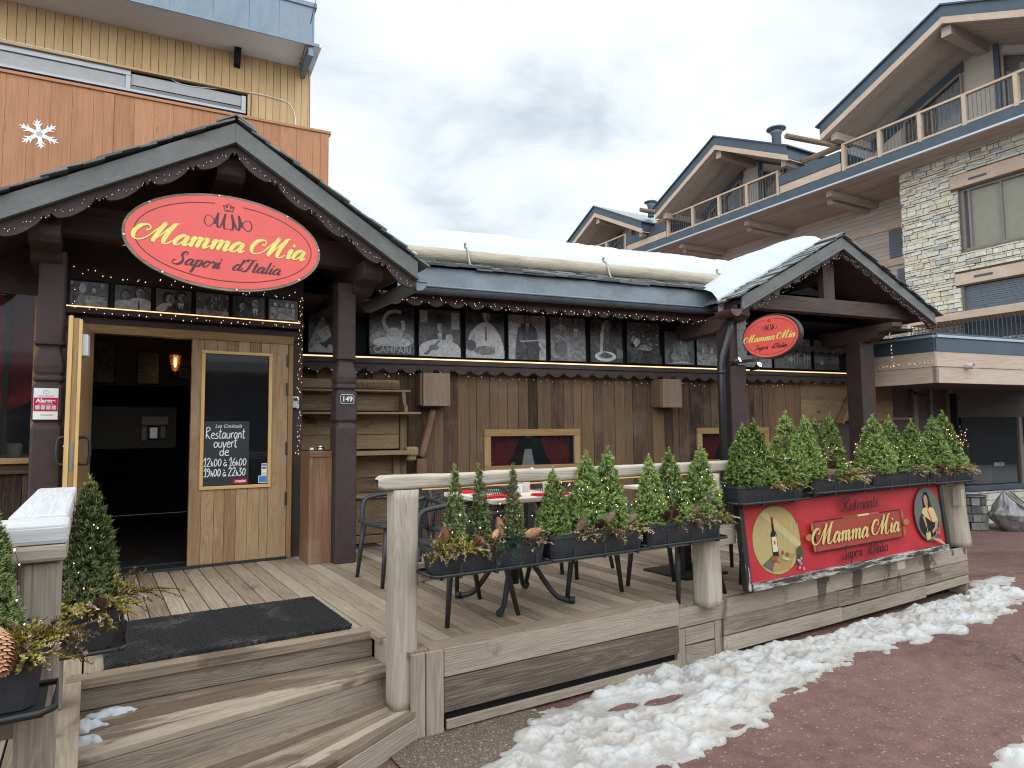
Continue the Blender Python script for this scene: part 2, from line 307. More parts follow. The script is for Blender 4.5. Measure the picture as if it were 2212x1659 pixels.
# ------------------------------------------------------------------ mesh builder
class MB:
    def __init__(s, mat=None): s.v = []; s.f = []; s.uv = []; s.rn = []; s.co = []; s.sm = []; s.M = mat or Matrix()
    def add(s, pts):
        b = len(s.v); s.v.extend([(s.M @ V(p))[:] for p in pts]); return b
    def face(s, idx, uv=None, rnd=0.5, col=(1, 1, 1), smooth=False):
        s.f.append(tuple(idx)); s.uv.append(uv or [(0, 0)] * len(idx)); s.rn.append(rnd); s.co.append(col); s.sm.append(smooth)
    def poly(s, pts, rnd=0.5, col=(1, 1, 1), uv=None):
        b = s.add(pts); s.face(range(b, b + len(pts)), uv or [(p[0] + p[1] * .3, p[2]) for p in pts], rnd, col)
    def obox(s, c, ax, h, rnd=None, col=(1, 1, 1), grain=None):
        """box at c with axes ax (3 unit vectors) and half sizes h; uv runs along the longest axis"""
        rnd = random.random() if rnd is None else rnd
        c = V(c); P = []
        for k in range(8):
            sg = [1 if k & (1 << i) else -1 for i in range(3)]
            P.append(c + sum((V(ax[i]) * (h[i] * sg[i]) for i in range(3)), V((0, 0, 0))))
        b = s.add(P); g = grain if grain is not None else max(range(3), key=lambda i: h[i])
        for i in range(3):
            j, k2 = (i + 1) % 3, (i + 2) % 3
            for sg in (-1, 1):
                ids = []
                for (a_, b_) in ((-1, -1), (1, -1), (1, 1), (-1, 1)):
                    q = [0, 0, 0]; q[i] = sg; q[j] = a_; q[k2] = b_
                    ids.append(sum((1 << n_) for n_ in range(3) if q[n_] > 0))
                if sg < 0: ids = ids[::-1]
                uv = []
                for n_ in ids:
                    sgn = [1 if n_ & (1 << q_) else -1 for q_ in range(3)]
                    if g == i: uu, vv = sgn[j] * h[j] * .2, sgn[k2] * h[k2]
                    else:
                        o = 3 - i - g; uu, vv = sgn[g] * h[g], sgn[o] * h[o] + i * .31 + sg * .11
                    uv.append((uu, vv))
                s.face([b + n_ for n_ in ids], uv, rnd, col)
    def box(s, x0, y0, z0, x1, y1, z1, rnd=None, col=(1, 1, 1), grain=None):
        s.obox(((x0 + x1) / 2, (y0 + y1) / 2, (z0 + z1) / 2), ((1, 0, 0), (0, 1, 0), (0, 0, 1)), (abs(x1 - x0) / 2, abs(y1 - y0) / 2, abs(z1 - z0) / 2), rnd, col, grain)
    def beam(s, p0, p1, wd, ht, up=(0, 0, 1), rnd=None, col=(1, 1, 1)):
        p0, p1 = V(p0), V(p1); a = (p1 - p0).normalized(); sd_ = a.cross(V(up))
        if sd_.length < 1e-4: sd_ = a.cross(V((1, 0, 0)))
        sd_.normalize(); u_ = sd_.cross(a)
        s.obox((p0 + p1) / 2, (a, sd_, u_), ((p1 - p0).length / 2, wd / 2, ht / 2), rnd, col, 0)
    def prism(s, poly, f3, dep, rnd=None, col=(1, 1, 1), uvrot=False):
        """outline poly [(a,b)] mapped by f3(a,b)->point, thickened by vector dep"""
        rnd = random.random() if rnd is None else rnd
        P = [V(f3(*p)) for p in poly]; D = V(dep); n = len(P); b = s.add(P + [p + D for p in P])
        uv = [(p[1], p[0]) if uvrot else p for p in poly]
        s.face(range(b, b + n), uv, rnd, col); s.face(range(b + 2 * n - 1, b + n - 1, -1), uv[::-1], rnd, col)
        for i in range(n):
            j = (i + 1) % n; s.face((b + i, b + n + i, b + n + j, b + j), [uv[i], (uv[i][0], uv[i][1] + D.length), (uv[j][0], uv[j][1] + D.length), uv[j]], rnd, col)
    def tube(s, pts, r, n=8, cap=True, rnd=0.5, col=(1, 1, 1), flat=1.0, smooth=True):
        pts = [V(p) for p in pts]; m = len(pts); rr = r if isinstance(r, (list, tuple)) else [r] * m
        base = None; u_ = None; d = 0
        for i, p in enumerate(pts):
            t_ = (pts[min(i + 1, m - 1)] - pts[max(i - 1, 0)]).normalized()
            if u_ is None: u_ = t_.orthogonal().normalized()
            else:
                u_ = (u_ - t_ * u_.dot(t_))
                u_ = u_.normalized() if u_.length > 1e-5 else t_.orthogonal().normalized()
            w_ = t_.cross(u_)
            b = s.add([p + (u_ * cos(2 * pi * k / n) + w_ * sin(2 * pi * k / n) * flat) * rr[i] for k in range(n)])
            if base is None: base = b
            else:
                L_ = (pts[i] - pts[i - 1]).length
                for k in range(n):
                    k1 = (k + 1) % n; v0, v1 = k / n * 6.28 * rr[i], (k + 1) / n * 6.28 * rr[i]
                    s.face((b - n + k, b - n + k1, b + k1, b + k), [(d, v0), (d, v1), (d + L_, v1), (d + L_, v0)], rnd, col, smooth)
                d += L_
        if cap:
            s.face(range(base + n - 1, base - 1, -1), [(0.1 * cos(k), 0.1 * sin(k)) for k in range(n)], rnd, col)
            e_ = base + (m - 1) * n; s.face(range(e_, e_ + n), [(0.1 * cos(k), 0.1 * sin(k)) for k in range(n)], rnd, col)
    def lathe(s, prof, c, n=20, rnd=0.5, col=(1, 1, 1), sq=None, smooth=True, ax=None):
        """profile [(r,z)] round the z axis at c; ax gives another axis"""
        c = V(c); z_ = V(ax).normalized() if ax is not None else V((0, 0, 1)); x_ = z_.orthogonal().normalized() if ax is not None else V((1, 0, 0)); y_ = z_.cross(x_)
        pb = None
        for r, z in prof:
            b = s.add([c + x_ * (r * cos(2 * pi * k / n)) + y_ * (r * sin(2 * pi * k / n)) + z_ * z for k in range(n)])
            if pb is not None:
                for k in range(n):
                    k1 = (k + 1) % n; s.face((pb + k, pb + k1, b + k1, b + k), [(z, k * .1), (z, k * .1 + .1), (z, k * .1 + .1), (z, k * .1)], rnd, col, smooth)
            else: s.face(range(b + n - 1, b - 1, -1), None, rnd, col)
            pb = b
        s.face(range(pb, pb + n), None, rnd, col)
    def grid(s, nu, nv, f, rnd=0.5, col=(1, 1, 1), uvs=(1, 1), keep=None, smooth=True):
        b = s.add([f(i / nu, j / nv) for j in range(nv + 1) for i in range(nu + 1)])
        for j in range(nv):
            for i in range(nu):
                if keep and not keep((i + .5) / nu, (j + .5) / nv): continue
                a = b + j * (nu + 1) + i
                s.face((a, a + 1, a + nu + 2, a + nu + 1), [(i / nu * uvs[0], j / nv * uvs[1]), ((i + 1) / nu * uvs[0], j / nv * uvs[1]), ((i + 1) / nu * uvs[0], (j + 1) / nv * uvs[1]), (i / nu * uvs[0], (j + 1) / nv * uvs[1])], rnd, col, smooth)
    def ell(s, c, ax, ay, rx, ry, n=32, rnd=0.5, col=(1, 1, 1)):
        c, ax, ay = V(c), V(ax), V(ay)
        P = [c + ax * (rx * cos(2 * pi * k / n)) + ay * (ry * sin(2 * pi * k / n)) for k in range(n)]
        b = s.add(P); s.face(range(b, b + n), [(rx * cos(2 * pi * k / n), ry * sin(2 * pi * k / n)) for k in range(n)], rnd, col)
    def build(s, name, mat, parent=None, bevel=0, solid=0, wire=0):
        me = bpy.data.meshes.new(name); me.from_pydata(s.v, [], s.f)
        ul = me.uv_layers.new(name='UVMap'); flat = [c for u_ in s.uv for p in u_ for c in p]
        ul.data.foreach_set('uv', flat)
        a = me.attributes.new('rnd', 'FLOAT', 'FACE'); a.data.foreach_set('value', s.rn)
        if any(c != (1, 1, 1) for c in s.co):
            ca = me.attributes.new('col', 'FLOAT_COLOR', 'FACE'); ca.data.foreach_set('color', [x for c in s.co for x in (*c, 1)])
        me.polygons.foreach_set('use_smooth', s.sm)
        me.materials.append(M[mat] if isinstance(mat, str) else mat); me.update()
        o = bpy.data.objects.new(name, me); COL.objects.link(o)
        if parent is not None: o.parent = parent
        if bevel:
            md = o.modifiers.new('edge', 'BEVEL'); md.width = bevel; md.segments = 2; md.limit_method = 'ANGLE'
        if wire:
            md = o.modifiers.new('mesh', 'WIREFRAME'); md.thickness = wire; md.use_even_offset = False
        if solid:
            md = o.modifiers.new('thick', 'SOLIDIFY'); md.thickness = solid
        return o
def tag(o, label, cat, group=None, kind=None):
    if label: o['label'] = label
    if cat: o['category'] = cat
    if group: o['group'] = group
    if kind: o['kind'] = kind
    return o
def thing(name, label, cat, loc=(0, 0, 0), rz=0.0, group=None):
    o = bpy.data.objects.new(name, None); COL.objects.link(o); o.empty_display_size = 0.1
    o.location = loc; o.rotation_euler = (0, 0, rz); return tag(o, label, cat, group)
def struct(o): o['kind'] = 'structure'; return o
def frame(x, y, deg, z=0.0): return Matrix.Translation((x, y, z)) @ Matrix.Rotation(radians(deg), 4, 'Z')
def copy_tree(o, parent=None, **kw):
    c = o.copy(); COL.objects.link(c)
    if parent is not None: c.parent = parent
    for ch in o.children: copy_tree(ch, c)
    return c
def catmull(P, n=8, closed=False):
    P = [V(p) for p in P]; out_ = []; m = len(P)
    rng = range(m) if closed else range(m - 1)
    for i in rng:
        if closed: p0, p1, p2, p3 = P[i - 1], P[i], P[(i + 1) % m], P[(i + 2) % m]
        else: p0, p1, p2, p3 = P[max(i - 1, 0)], P[i], P[i + 1], P[min(i + 2, m - 1)]
        for k in range(n):
            t = k / n
            out_.append(0.5 * ((2 * p1) + (p2 - p0) * t + (2 * p0 - 5 * p1 + 4 * p2 - p3) * t * t + (3 * p1 - p0 - 3 * p2 + p3) * t ** 3))
    if not closed: out_.append(P[-1])
    return out_

# ------------------------------------------------------------------ lettering (own pen strokes)
_m1 = [(0, .72), (.12, .96), (.2, .8), (.18, 0)]
G = {
 'M': (1.75, [[(-.42, 1.12), (-.28, 1.05), (-.2, 1.3), (-.42, 1.55), (-.85, 1.42), (-1.1, .85), (-.98, .3), (-.6, .1), (-.15, .4), (.22, 1.15), (.62, 1.98)],
              [(.62, 1.98), (.5, 1.3), (.4, .6), (.36, .02)], [(.36, .02), (.65, .7), (1.0, 1.5), (1.3, 1.98), (1.42, 1.9)], [(1.28, 1.95), (1.1, 1.2), (1.02, .45), (1.1, .06), (1.35, .02), (1.62, .35)]]),
 'S': (1.2, [[(.82, 1.5), (.98, 1.75), (.8, 1.98), (.5, 1.85), (.42, 1.4), (.68, 1.0), (.78, .5), (.5, .08), (.05, .02), (-.3, .3), (-.22, .62), (.02, .66)]]),
 'I': (1.0, [[(-.25, 1.3), (-.42, 1.6), (-.1, 1.92), (.45, 1.88), (1.0, 1.95)], [(.62, 1.9), (.5, 1.1), (.38, .4), (.1, .03), (-.3, .08), (-.38, .36), (-.2, .45)]]),
 'R': (1.35, [[(.38, 1.8), (.32, 1.0), (.2, .3), (-.1, .02), (-.4, .2)], [(-.3, 1.1), (-.32, 1.55), (.1, 1.92), (.65, 1.95), (1.0, 1.65), (.8, 1.2), (.35, 1.02)], [(.42, 1.02), (.68, .5), (.9, .08), (1.15, .05), (1.35, .3)]]),
 'a': (1.02, [[(.72, .82), (.5, 1.0), (.18, .75), (.05, .3), (.2, .02), (.48, .22), (.74, .9)], [(.76, .98), (.7, .3), (.8, .02), (1.05, .3)]]),
 'm': (1.5, [[(-.02, .66), (.12, .97), (.2, .85), (.17, 0)], [(.18, .25), (.42, .9), (.6, .98), (.66, .75), (.62, 0)], [(.63, .25), (.88, .9), (1.07, .98), (1.14, .75), (1.1, .2), (1.2, .01), (1.48, .32)]]),
 'n': (1.05, [[(-.02, .66), (.12, .97), (.2, .85), (.17, 0)], [(.18, .25), (.42, .9), (.6, .98), (.68, .75), (.64, .2), (.74, .01), (1.02, .32)]]),
 'i': (.52, [[(-.02, .6), (.2, .98), (.16, .2), (.27, .01), (.52, .32)], [(.24, 1.36), (.235, 1.44)]]),
 'p': (.98, [[(.0, .7), (.2, 1.0), (.16, .2), (.1, -.75), (-.06, -.92)], [(.16, .3), (.42, .92), (.66, .95), (.76, .55), (.6, .1), (.36, .02), (.18, .2)]]),
 'o': (.9, [[(.5, .98), (.2, .82), (.06, .35), (.26, .02), (.56, .15), (.7, .62), (.52, .97), (.62, .86), (.9, .82)]]),
 'r': (.72, [[(-.02, .66), (.14, 1.02), (.22, .85), (.5, .84), (.52, .7), (.46, .2), (.54, .01), (.74, .3)]]),
 'd': (1.05, [[(.72, .82), (.5, 1.0), (.18, .75), (.05, .3), (.2, .02), (.48, .22), (.74, .9)], [(.9, 1.85), (.8, 1.2), (.7, .3), (.8, .02), (1.05, .3)]]),
 "'": (.35, [[(.3, 1.95), (.34, 1.82), (.22, 1.55)]]),
 't': (.62, [[(.24, 1.55), (.18, .6), (.18, .15), (.32, .01), (.6, .32)], [(-.05, 1.02), (.5, 1.06)]]),
 'l': (.5, [[(.24, 1.9), (.18, .9), (.15, .2), (.28, .01), (.52, .32)]]),
 's': (.72, [[(-.02, .25), (.3, .85), (.38, 1.08), (.52, .6), (.44, .1), (.2, .0), (.04, .16)], [(.4, .05), (.72, .3)]]),
 'e': (.8, [[(.05, .4), (.42, .58), (.52, .86), (.34, 1.0), (.1, .65), (.12, .15), (.36, .01), (.8, .35)]]),
 ' ': (1.55, []),
}
H = {  # chalk hand: even pen
 'R': (1.1, [[(.15, 0), (.12, 1.9)], [(0, 1.75), (.5, 1.95), (.85, 1.55), (.15, 1.0), (.5, .4), (1.0, -.15)]]),
 'e': (.85, [[(.05, .5), (.65, .6), (.5, .95), (.15, .75), (.1, .2), (.45, 0), (.8, .1)]]), 's': (.7, [[(.6, .9), (.2, .85), (.2, .6), (.6, .35), (.45, .02), (.0, .05)]]),
 't': (.7, [[(.3, 1.7), (.25, .2), (.45, 0), (.65, .1)], [(.0, 1.15), (.65, 1.2)]]), 'a': (.9, [[(.7, .9), (.3, .95), (.08, .4), (.3, 0), (.65, .4), (.7, .9), (.68, .1), (.85, 0)]]),
 'u': (.9, [[(.1, .95), (.12, .2), (.4, 0), (.7, .3), (.72, .95), (.74, 0)]]), 'r': (.65, [[(.12, .95), (.14, 0)], [(.14, .6), (.35, .95), (.6, .9)]]),
 'n': (.85, [[(.1, .95), (.12, 0)], [(.12, .6), (.4, .97), (.65, .7), (.67, 0)]]), 'o': (.95, [[(.45, .95), (.1, .6), (.25, .05), (.65, .1), (.78, .6), (.45, .95)]]),
 'v': (.85, [[(.05, .95), (.35, 0), (.75, .95)]]), 'd': (.9, [[(.65, .7), (.3, .85), (.08, .4), (.3, 0), (.65, .3), (.7, 1.6), (.68, 0)]]),
 '1': (.7, [[(.0, 1.1), (.45, 1.8), (.4, 0)], [(.0, 0), (.7, .05)]]), '2': (.9, [[(.1, 1.4), (.4, 1.8), (.7, 1.4), (.1, .0)], [(.1, .02), (.85, .05)]]), '0': (.85, [[(.4, 1.6), (.1, 1.0), (.25, .1), (.6, .3), (.7, 1.1), (.4, 1.6)]]),
 '3': (.85, [[(.1, 1.6), (.6, 1.6), (.3, 1.0), (.7, .6), (.4, .0), (.05, .2)]]), '6': (.85, [[(.6, 1.75), (.15, .9), (.2, .1), (.65, .2), (.6, .8), (.2, .6)]]), '9': (.85, [[(.65, 1.3), (.3, 1.7), (.1, 1.2), (.6, 1.0), (.65, 1.4), (.55, .5), (.1, -.1)]]),
 'h': (.6, [[(.1, 1.2), (.12, 0)], [(.12, .4), (.35, .7), (.5, 0)]]), 'à': (.85, [[(.7, .7), (.3, .75), (.1, .3), (.35, 0), (.65, .4), (.7, .05), (.8, 0)], [(.15, 1.4), (.5, 1.1)]]), ' ': (.35, []),
}
def ribbon(mb, pts, wid, nrm, col):
    n = len(pts); nrm = V(nrm)
    Lf, Rt = [], []
    for i, p in enumerate(pts):
        t_ = (pts[min(i + 1, n - 1)] - pts[max(i - 1, 0)])
        if t_.length < 1e-9: t_ = V((1, 0, 0))
        s_ = nrm.cross(t_.normalized())
        Lf.append(p + s_ * wid[i]); Rt.append(p - s_ * wid[i])
    b = mb.add(Lf + Rt)
    for i in range(n - 1): mb.face((b + i, b + i + 1, b + n + i + 1, b + n + i), None, .5, col)
_layer = [0]
def strokes(mb, polys, o, ex, ez, nrm, sx, sy, slant, wmin, wmax, col, closed=False):
    """pen strokes in letter units -> flat ribbons standing just proud of the panel"""
    o, ex, ez, nrm = V(o), V(ex), V(ez), V(nrm)
    for P in polys:
        if len(P) == 2 and abs(P[0][1] - P[1][1]) < .1 and abs(P[0][0] - P[1][0]) < .1:       # a dot
            x_, y_ = P[0][0], (P[0][1] + P[1][1]) / 2; rr = wmax * .42; mb.ell(o + ex * ((x_ + y_ * slant) * sx) + ez * (y_ * sy) + nrm * .002, ex, ez, rr, rr, 12, .5, col); continue
        c = catmull([V((x + y * slant, y, 0)) for x, y in P], 7, closed)
        n = len(c); ws = []
        for i in range(n):
            t_ = c[min(i + 1, n - 1)] - c[max(i - 1, 0)]; t_ = t_.normalized() if t_.length > 1e-9 else V((0, -1, 0))
            dn = max(0.0, -(t_.y * .93 + t_.x * .36 * (1 if slant else 0)))
            tp = min(1.0, min(i, n - 1 - i) / 4 + .55)
            ws.append((wmin + (wmax - wmin) * dn ** 1.3) * tp * .5)
        _layer[0] = (_layer[0] + 1) % 9
        ribbon(mb, [o + ex * (p.x * sx) + ez * (p.y * sy) + nrm * (0.0004 * _layer[0] + .00003 * i_) for i_, p in enumerate(c)], ws, nrm, col)
def text_width(t, F): return sum(F[c][0] for c in t)
def script(mb, text, cpos, ex, ez, nrm, height, width, wmin, wmax, col, F=G, slant=0.42):
    """text centred on cpos; height = x-height in metres, width = overall length"""
    tw = text_width(text, F); sx = width / tw; sl_ = slant * height / sx; x = -tw / 2 - sl_ * .5
    for ch in text:
        adv, st = F[ch]
        strokes(mb, [[(x + px, py) for px, py in P] for P in st], V(cpos), ex, ez, nrm, sx, height, sl_, wmin, wmax, col)
        x += adv
def block(text, size, mat, parent, loc, rot, name='lettering', bold=0.0, align='CENTER', shear=0.0):
    """plain printed lettering from the built-in face, turned into a mesh"""
    cu = bpy.data.curves.new(name, 'FONT'); cu.body = text; cu.size = size; cu.align_x = align; cu.align_y = 'CENTER'; cu.offset = bold; cu.shear = shear
    ob = bpy.data.objects.new(name, cu); COL.objects.link(ob)
    dg = bpy.context.evaluated_depsgraph_get(); me = bpy.data.meshes.new_from_object(ob.evaluated_get(dg))
    bpy.data.objects.remove(ob); bpy.data.curves.remove(cu)
    me.materials.clear(); me.materials.append(M[mat] if isinstance(mat, str) else mat)
    o = bpy.data.objects.new(name, me); COL.objects.link(o); o.parent = parent; o.location = loc; o.rotation_euler = rot
    return o
M['ink_white'] = plain('white_lettering', (.75, .75, .74), 0.6, 0, 0.03); M['ink_grey'] = plain('grey_lettering', (.36, .37, .37), 0.6, 0, 0.05)
M['ink_red'] = plain('red_print', (.55, .02, .04), 0.5, 0, 0.05); M['ink_dark'] = plain('dark_print', (.03, .03, .035), 0.5, 0, 0.05)

# ================================================================== THE SETTING
def street():
    mb = MB(); mb.grid(8, 8, lambda u, v: (-90 + 200 * u, -90 + 200 * v, 0)); struct(mb.build('street', 'asphalt'))
    mb = MB()
    for x0, y0, x1, y1 in ((-90, -90, 110, -13), (-90, -13, -14, 110), (19.5, -13, 110, 1.0)): mb.poly([(x0, y0, .03), (x1, y0, .03), (x1, y1, .03), (x0, y1, .03)])
    struct(mb.build('snow_field', 'snow'))
street()
def snow_bank():
    up = [(1.70, 2.92), (2.0, 3.18), (2.12, 3.3), (2.54, 3.29), (3.04, 3.385), (3.48, 3.385), (3.97, 3.37), (4.41, 3.30), (4.89, 3.23), (5.36, 3.30), (6.24, 3.31), (7.14, 3.30), (7.55, 3.36), (7.83, 3.3), (7.9, 3.1)]
    lo = [(1.6, 2.7), (1.85, 2.5), (2.26, 2.40), (2.48, 2.43), (2.79, 2.44), (3.01, 2.47), (3.22, 2.54), (3.45, 2.69), (3.66, 2.66), (3.95, 2.74), (4.3, 2.83), (4.53, 2.85), (5.08, 2.81), (5.7, 2.76), (6.43, 2.76), (7.12, 2.83), (7.6, 2.95), (7.9, 3.1)]
    def ev(c, x):
        for (x0, y0), (x1, y1) in zip(c, c[1:]):
            if x0 <= x <= x1: return y0 + (y1 - y0) * (x - x0) / (x1 - x0)
        return c[0][1] if x < c[0][0] else c[-1][1]
    nx, ny = 430, 95; X0, X1, Y0, Y1 = 1.55, 8.0, 2.25, 3.42
    H_ = {}
    holes = [(2.93, 3.03, .13, .05), (2.68, 3.09, .10, .045), (3.02, 2.55, .06, .03), (3.7, 2.72, .09, .03)]
    def h(x, y):
        ex = 0.14 * noise.noise((x * 4, y * 4, 3)) + 0.10 * noise.noise((x * 11, y * 16, 9)) + .04 * noise.noise((x * 30, y * 30, 6))
        a, b = ev(lo, x) + ex, ev(up, x) + (ex * .4 if x < 2.6 or x > 7 else 0.015)
        d = min(y - a, (b - y) * (1.0 if x < 2.6 else 3), (x - 1.6) * .8 + ex, (7.88 - x) + ex)
        for hx, hy, rx, ry in holes:
            q = sqrt(((x - hx) / rx) ** 2 + ((y - hy) / ry) ** 2) + 0.5 * noise.noise((x * 12, y * 12, 5))
            d = min(d, (q - 1) * .06)
        t = max(-0.05, min(1.0, d / 0.16))
        if t <= 0: return -0.02 + t * .1
        c1 = noise.noise((x * 6, y * 6, 1)); c2 = noise.noise((x * 17, y * 17, 2)); c3 = noise.noise((x * 38, y * 38, 4))
        vd = noise.voronoi((x * 9 + .4 * c2, y * 9 + .4 * c3, 0))[0][0]; vd2 = noise.voronoi((x * 24 + c2, y * 24, 2))[0][0]
        base = (0.06 if x > 2.6 else 0.042) * sqrt(t) * (0.75 + .6 * c1)
        return max(0.006 + .006 * c3, base + t * (0.016 * c2 + 0.010 * c3 + 0.055 * (0.16 - vd * vd) + 0.016 * (.14 - vd2 * vd2)))
    mb = MB(); P = []
    for j in range(ny + 1):
        for i in range(nx + 1):
            x, y = X0 + (X1 - X0) * i / nx, Y0 + (Y1 - Y0) * j / ny; P.append((x, y, h(x, y)))
    b = mb.add(P)
    for j in range(ny):
        for i in range(nx):
            a = j * (nx + 1) + i; q = (a, a + 1, a + nx + 2, a + nx + 1)
            if max(P[k][2] for k in q) > 0: mb.face([b + k for k in q], None, .5, (1, 1, 1), True)
    tag(mb.build('snow', 'snowdirty'), 'long bank of lumpy dirty snow shovelled against the terrace front', 'snow', None, 'stuff')
    # a second patch in the near right corner and a thin film by the far end
    for (cx, cy, rx, ry, hh, lab) in ((4.05, 1.5, .38, .16, .05, 'small snow patch on red asphalt in the bottom right corner'), (8.0, 3.42, .42, .13, .014, 'thin film of melting snow past the terrace corner')):
        mb = MB()
        def f(u, v):
            x, y = cx + (u - .5) * 2.6 * rx, cy + (v - .5) * 2.6 * ry
            q = 1 - sqrt(((x - cx) / rx) ** 2 + ((y - cy) / ry) ** 2) + .5 * noise.noise((x * 9, y * 9, 7))
            return (x, y, -0.01 if q < 0 else min(1, q * 1.6) * hh * (1 + .5 * noise.noise((x * 20, y * 20, 8))) + .004)
        mb.grid(46, 36, f); tag(mb.build('snow', 'snowdirty'), lab, 'snow', None, 'stuff')
snow_bank()
def step_snow():
    mb = MB()
    for cx, cy, r, hh, z in ((-.015, 3.66, .10, .035, .3), (.01, 3.50, .075, .02, .3), (.12, 3.795, .10, .012, .3)):
        def f(u, v):
            x, y = cx + (u - .5) * 2.4 * r, cy + (v - .5) * 1.5 * r
            q = 1 - sqrt(((x - cx) / r) ** 2 + ((y - cy) / (r * .55)) ** 2) + .5 * noise.noise((x * 25, y * 25, 3))
            return (x, y, z - .01 if q < 0 else z + .004 + min(1, q * 1.5) * hh * (1 + .5 * noise.noise((x * 50, y * 50, 1))))
        mb.grid(30, 22, f)
    tag(mb.build('snow', 'snow'), 'small clumps of snow left on the wooden step', 'snow', None, 'stuff')
step_snow()
def grit():
    m, t, b = newmat('brown_grit'); pos = nd(t, 'ShaderNodeNewGeometry').outputs['Position']
    v = nd(t, 'ShaderNodeTexVoronoi'); v.inputs['Scale'].default_value = 130; t.links.new(pos, v.inputs['Vector'])
    sp = nd(t, 'ShaderNodeSeparateColor'); t.links.new(v.outputs['Color'], sp.inputs[0])
    c = ramp(t, sp.outputs[0], [(0, (.12, .088, .06)), (.6, (.175, .132, .092)), (.93, (.235, .185, .135)), (1, (.5, .45, .39))])
    t.links.new(c, b.inputs['Base Color']); b.inputs['Roughness'].default_value = .95; bump(t, b, v.outputs['Distance'], 0.9, .012); M['grit'] = m
    mb = MB()
    def f(u, v):
        x, y = 1.3 + 1.1 * u, 2.6 + .8 * v
        q = (y - 3.0 + .1 * noise.noise((x * 6, y * 6, 2)) + .3 * (1.9 - x)) * .5
        q = min(q, (2.25 - x) * .3 + .05 * noise.noise((x * 9, y * 9, 4)))
        return (x, y, max(-.01, min(.012, q * .3)) + .003 * noise.noise((x * 30, y * 30, 0)))
    mb.grid(50, 40, f); tag(mb.build('gravel', 'grit'), 'brown grit gathered at the foot of the steps', 'gravel', None, 'stuff')
grit()

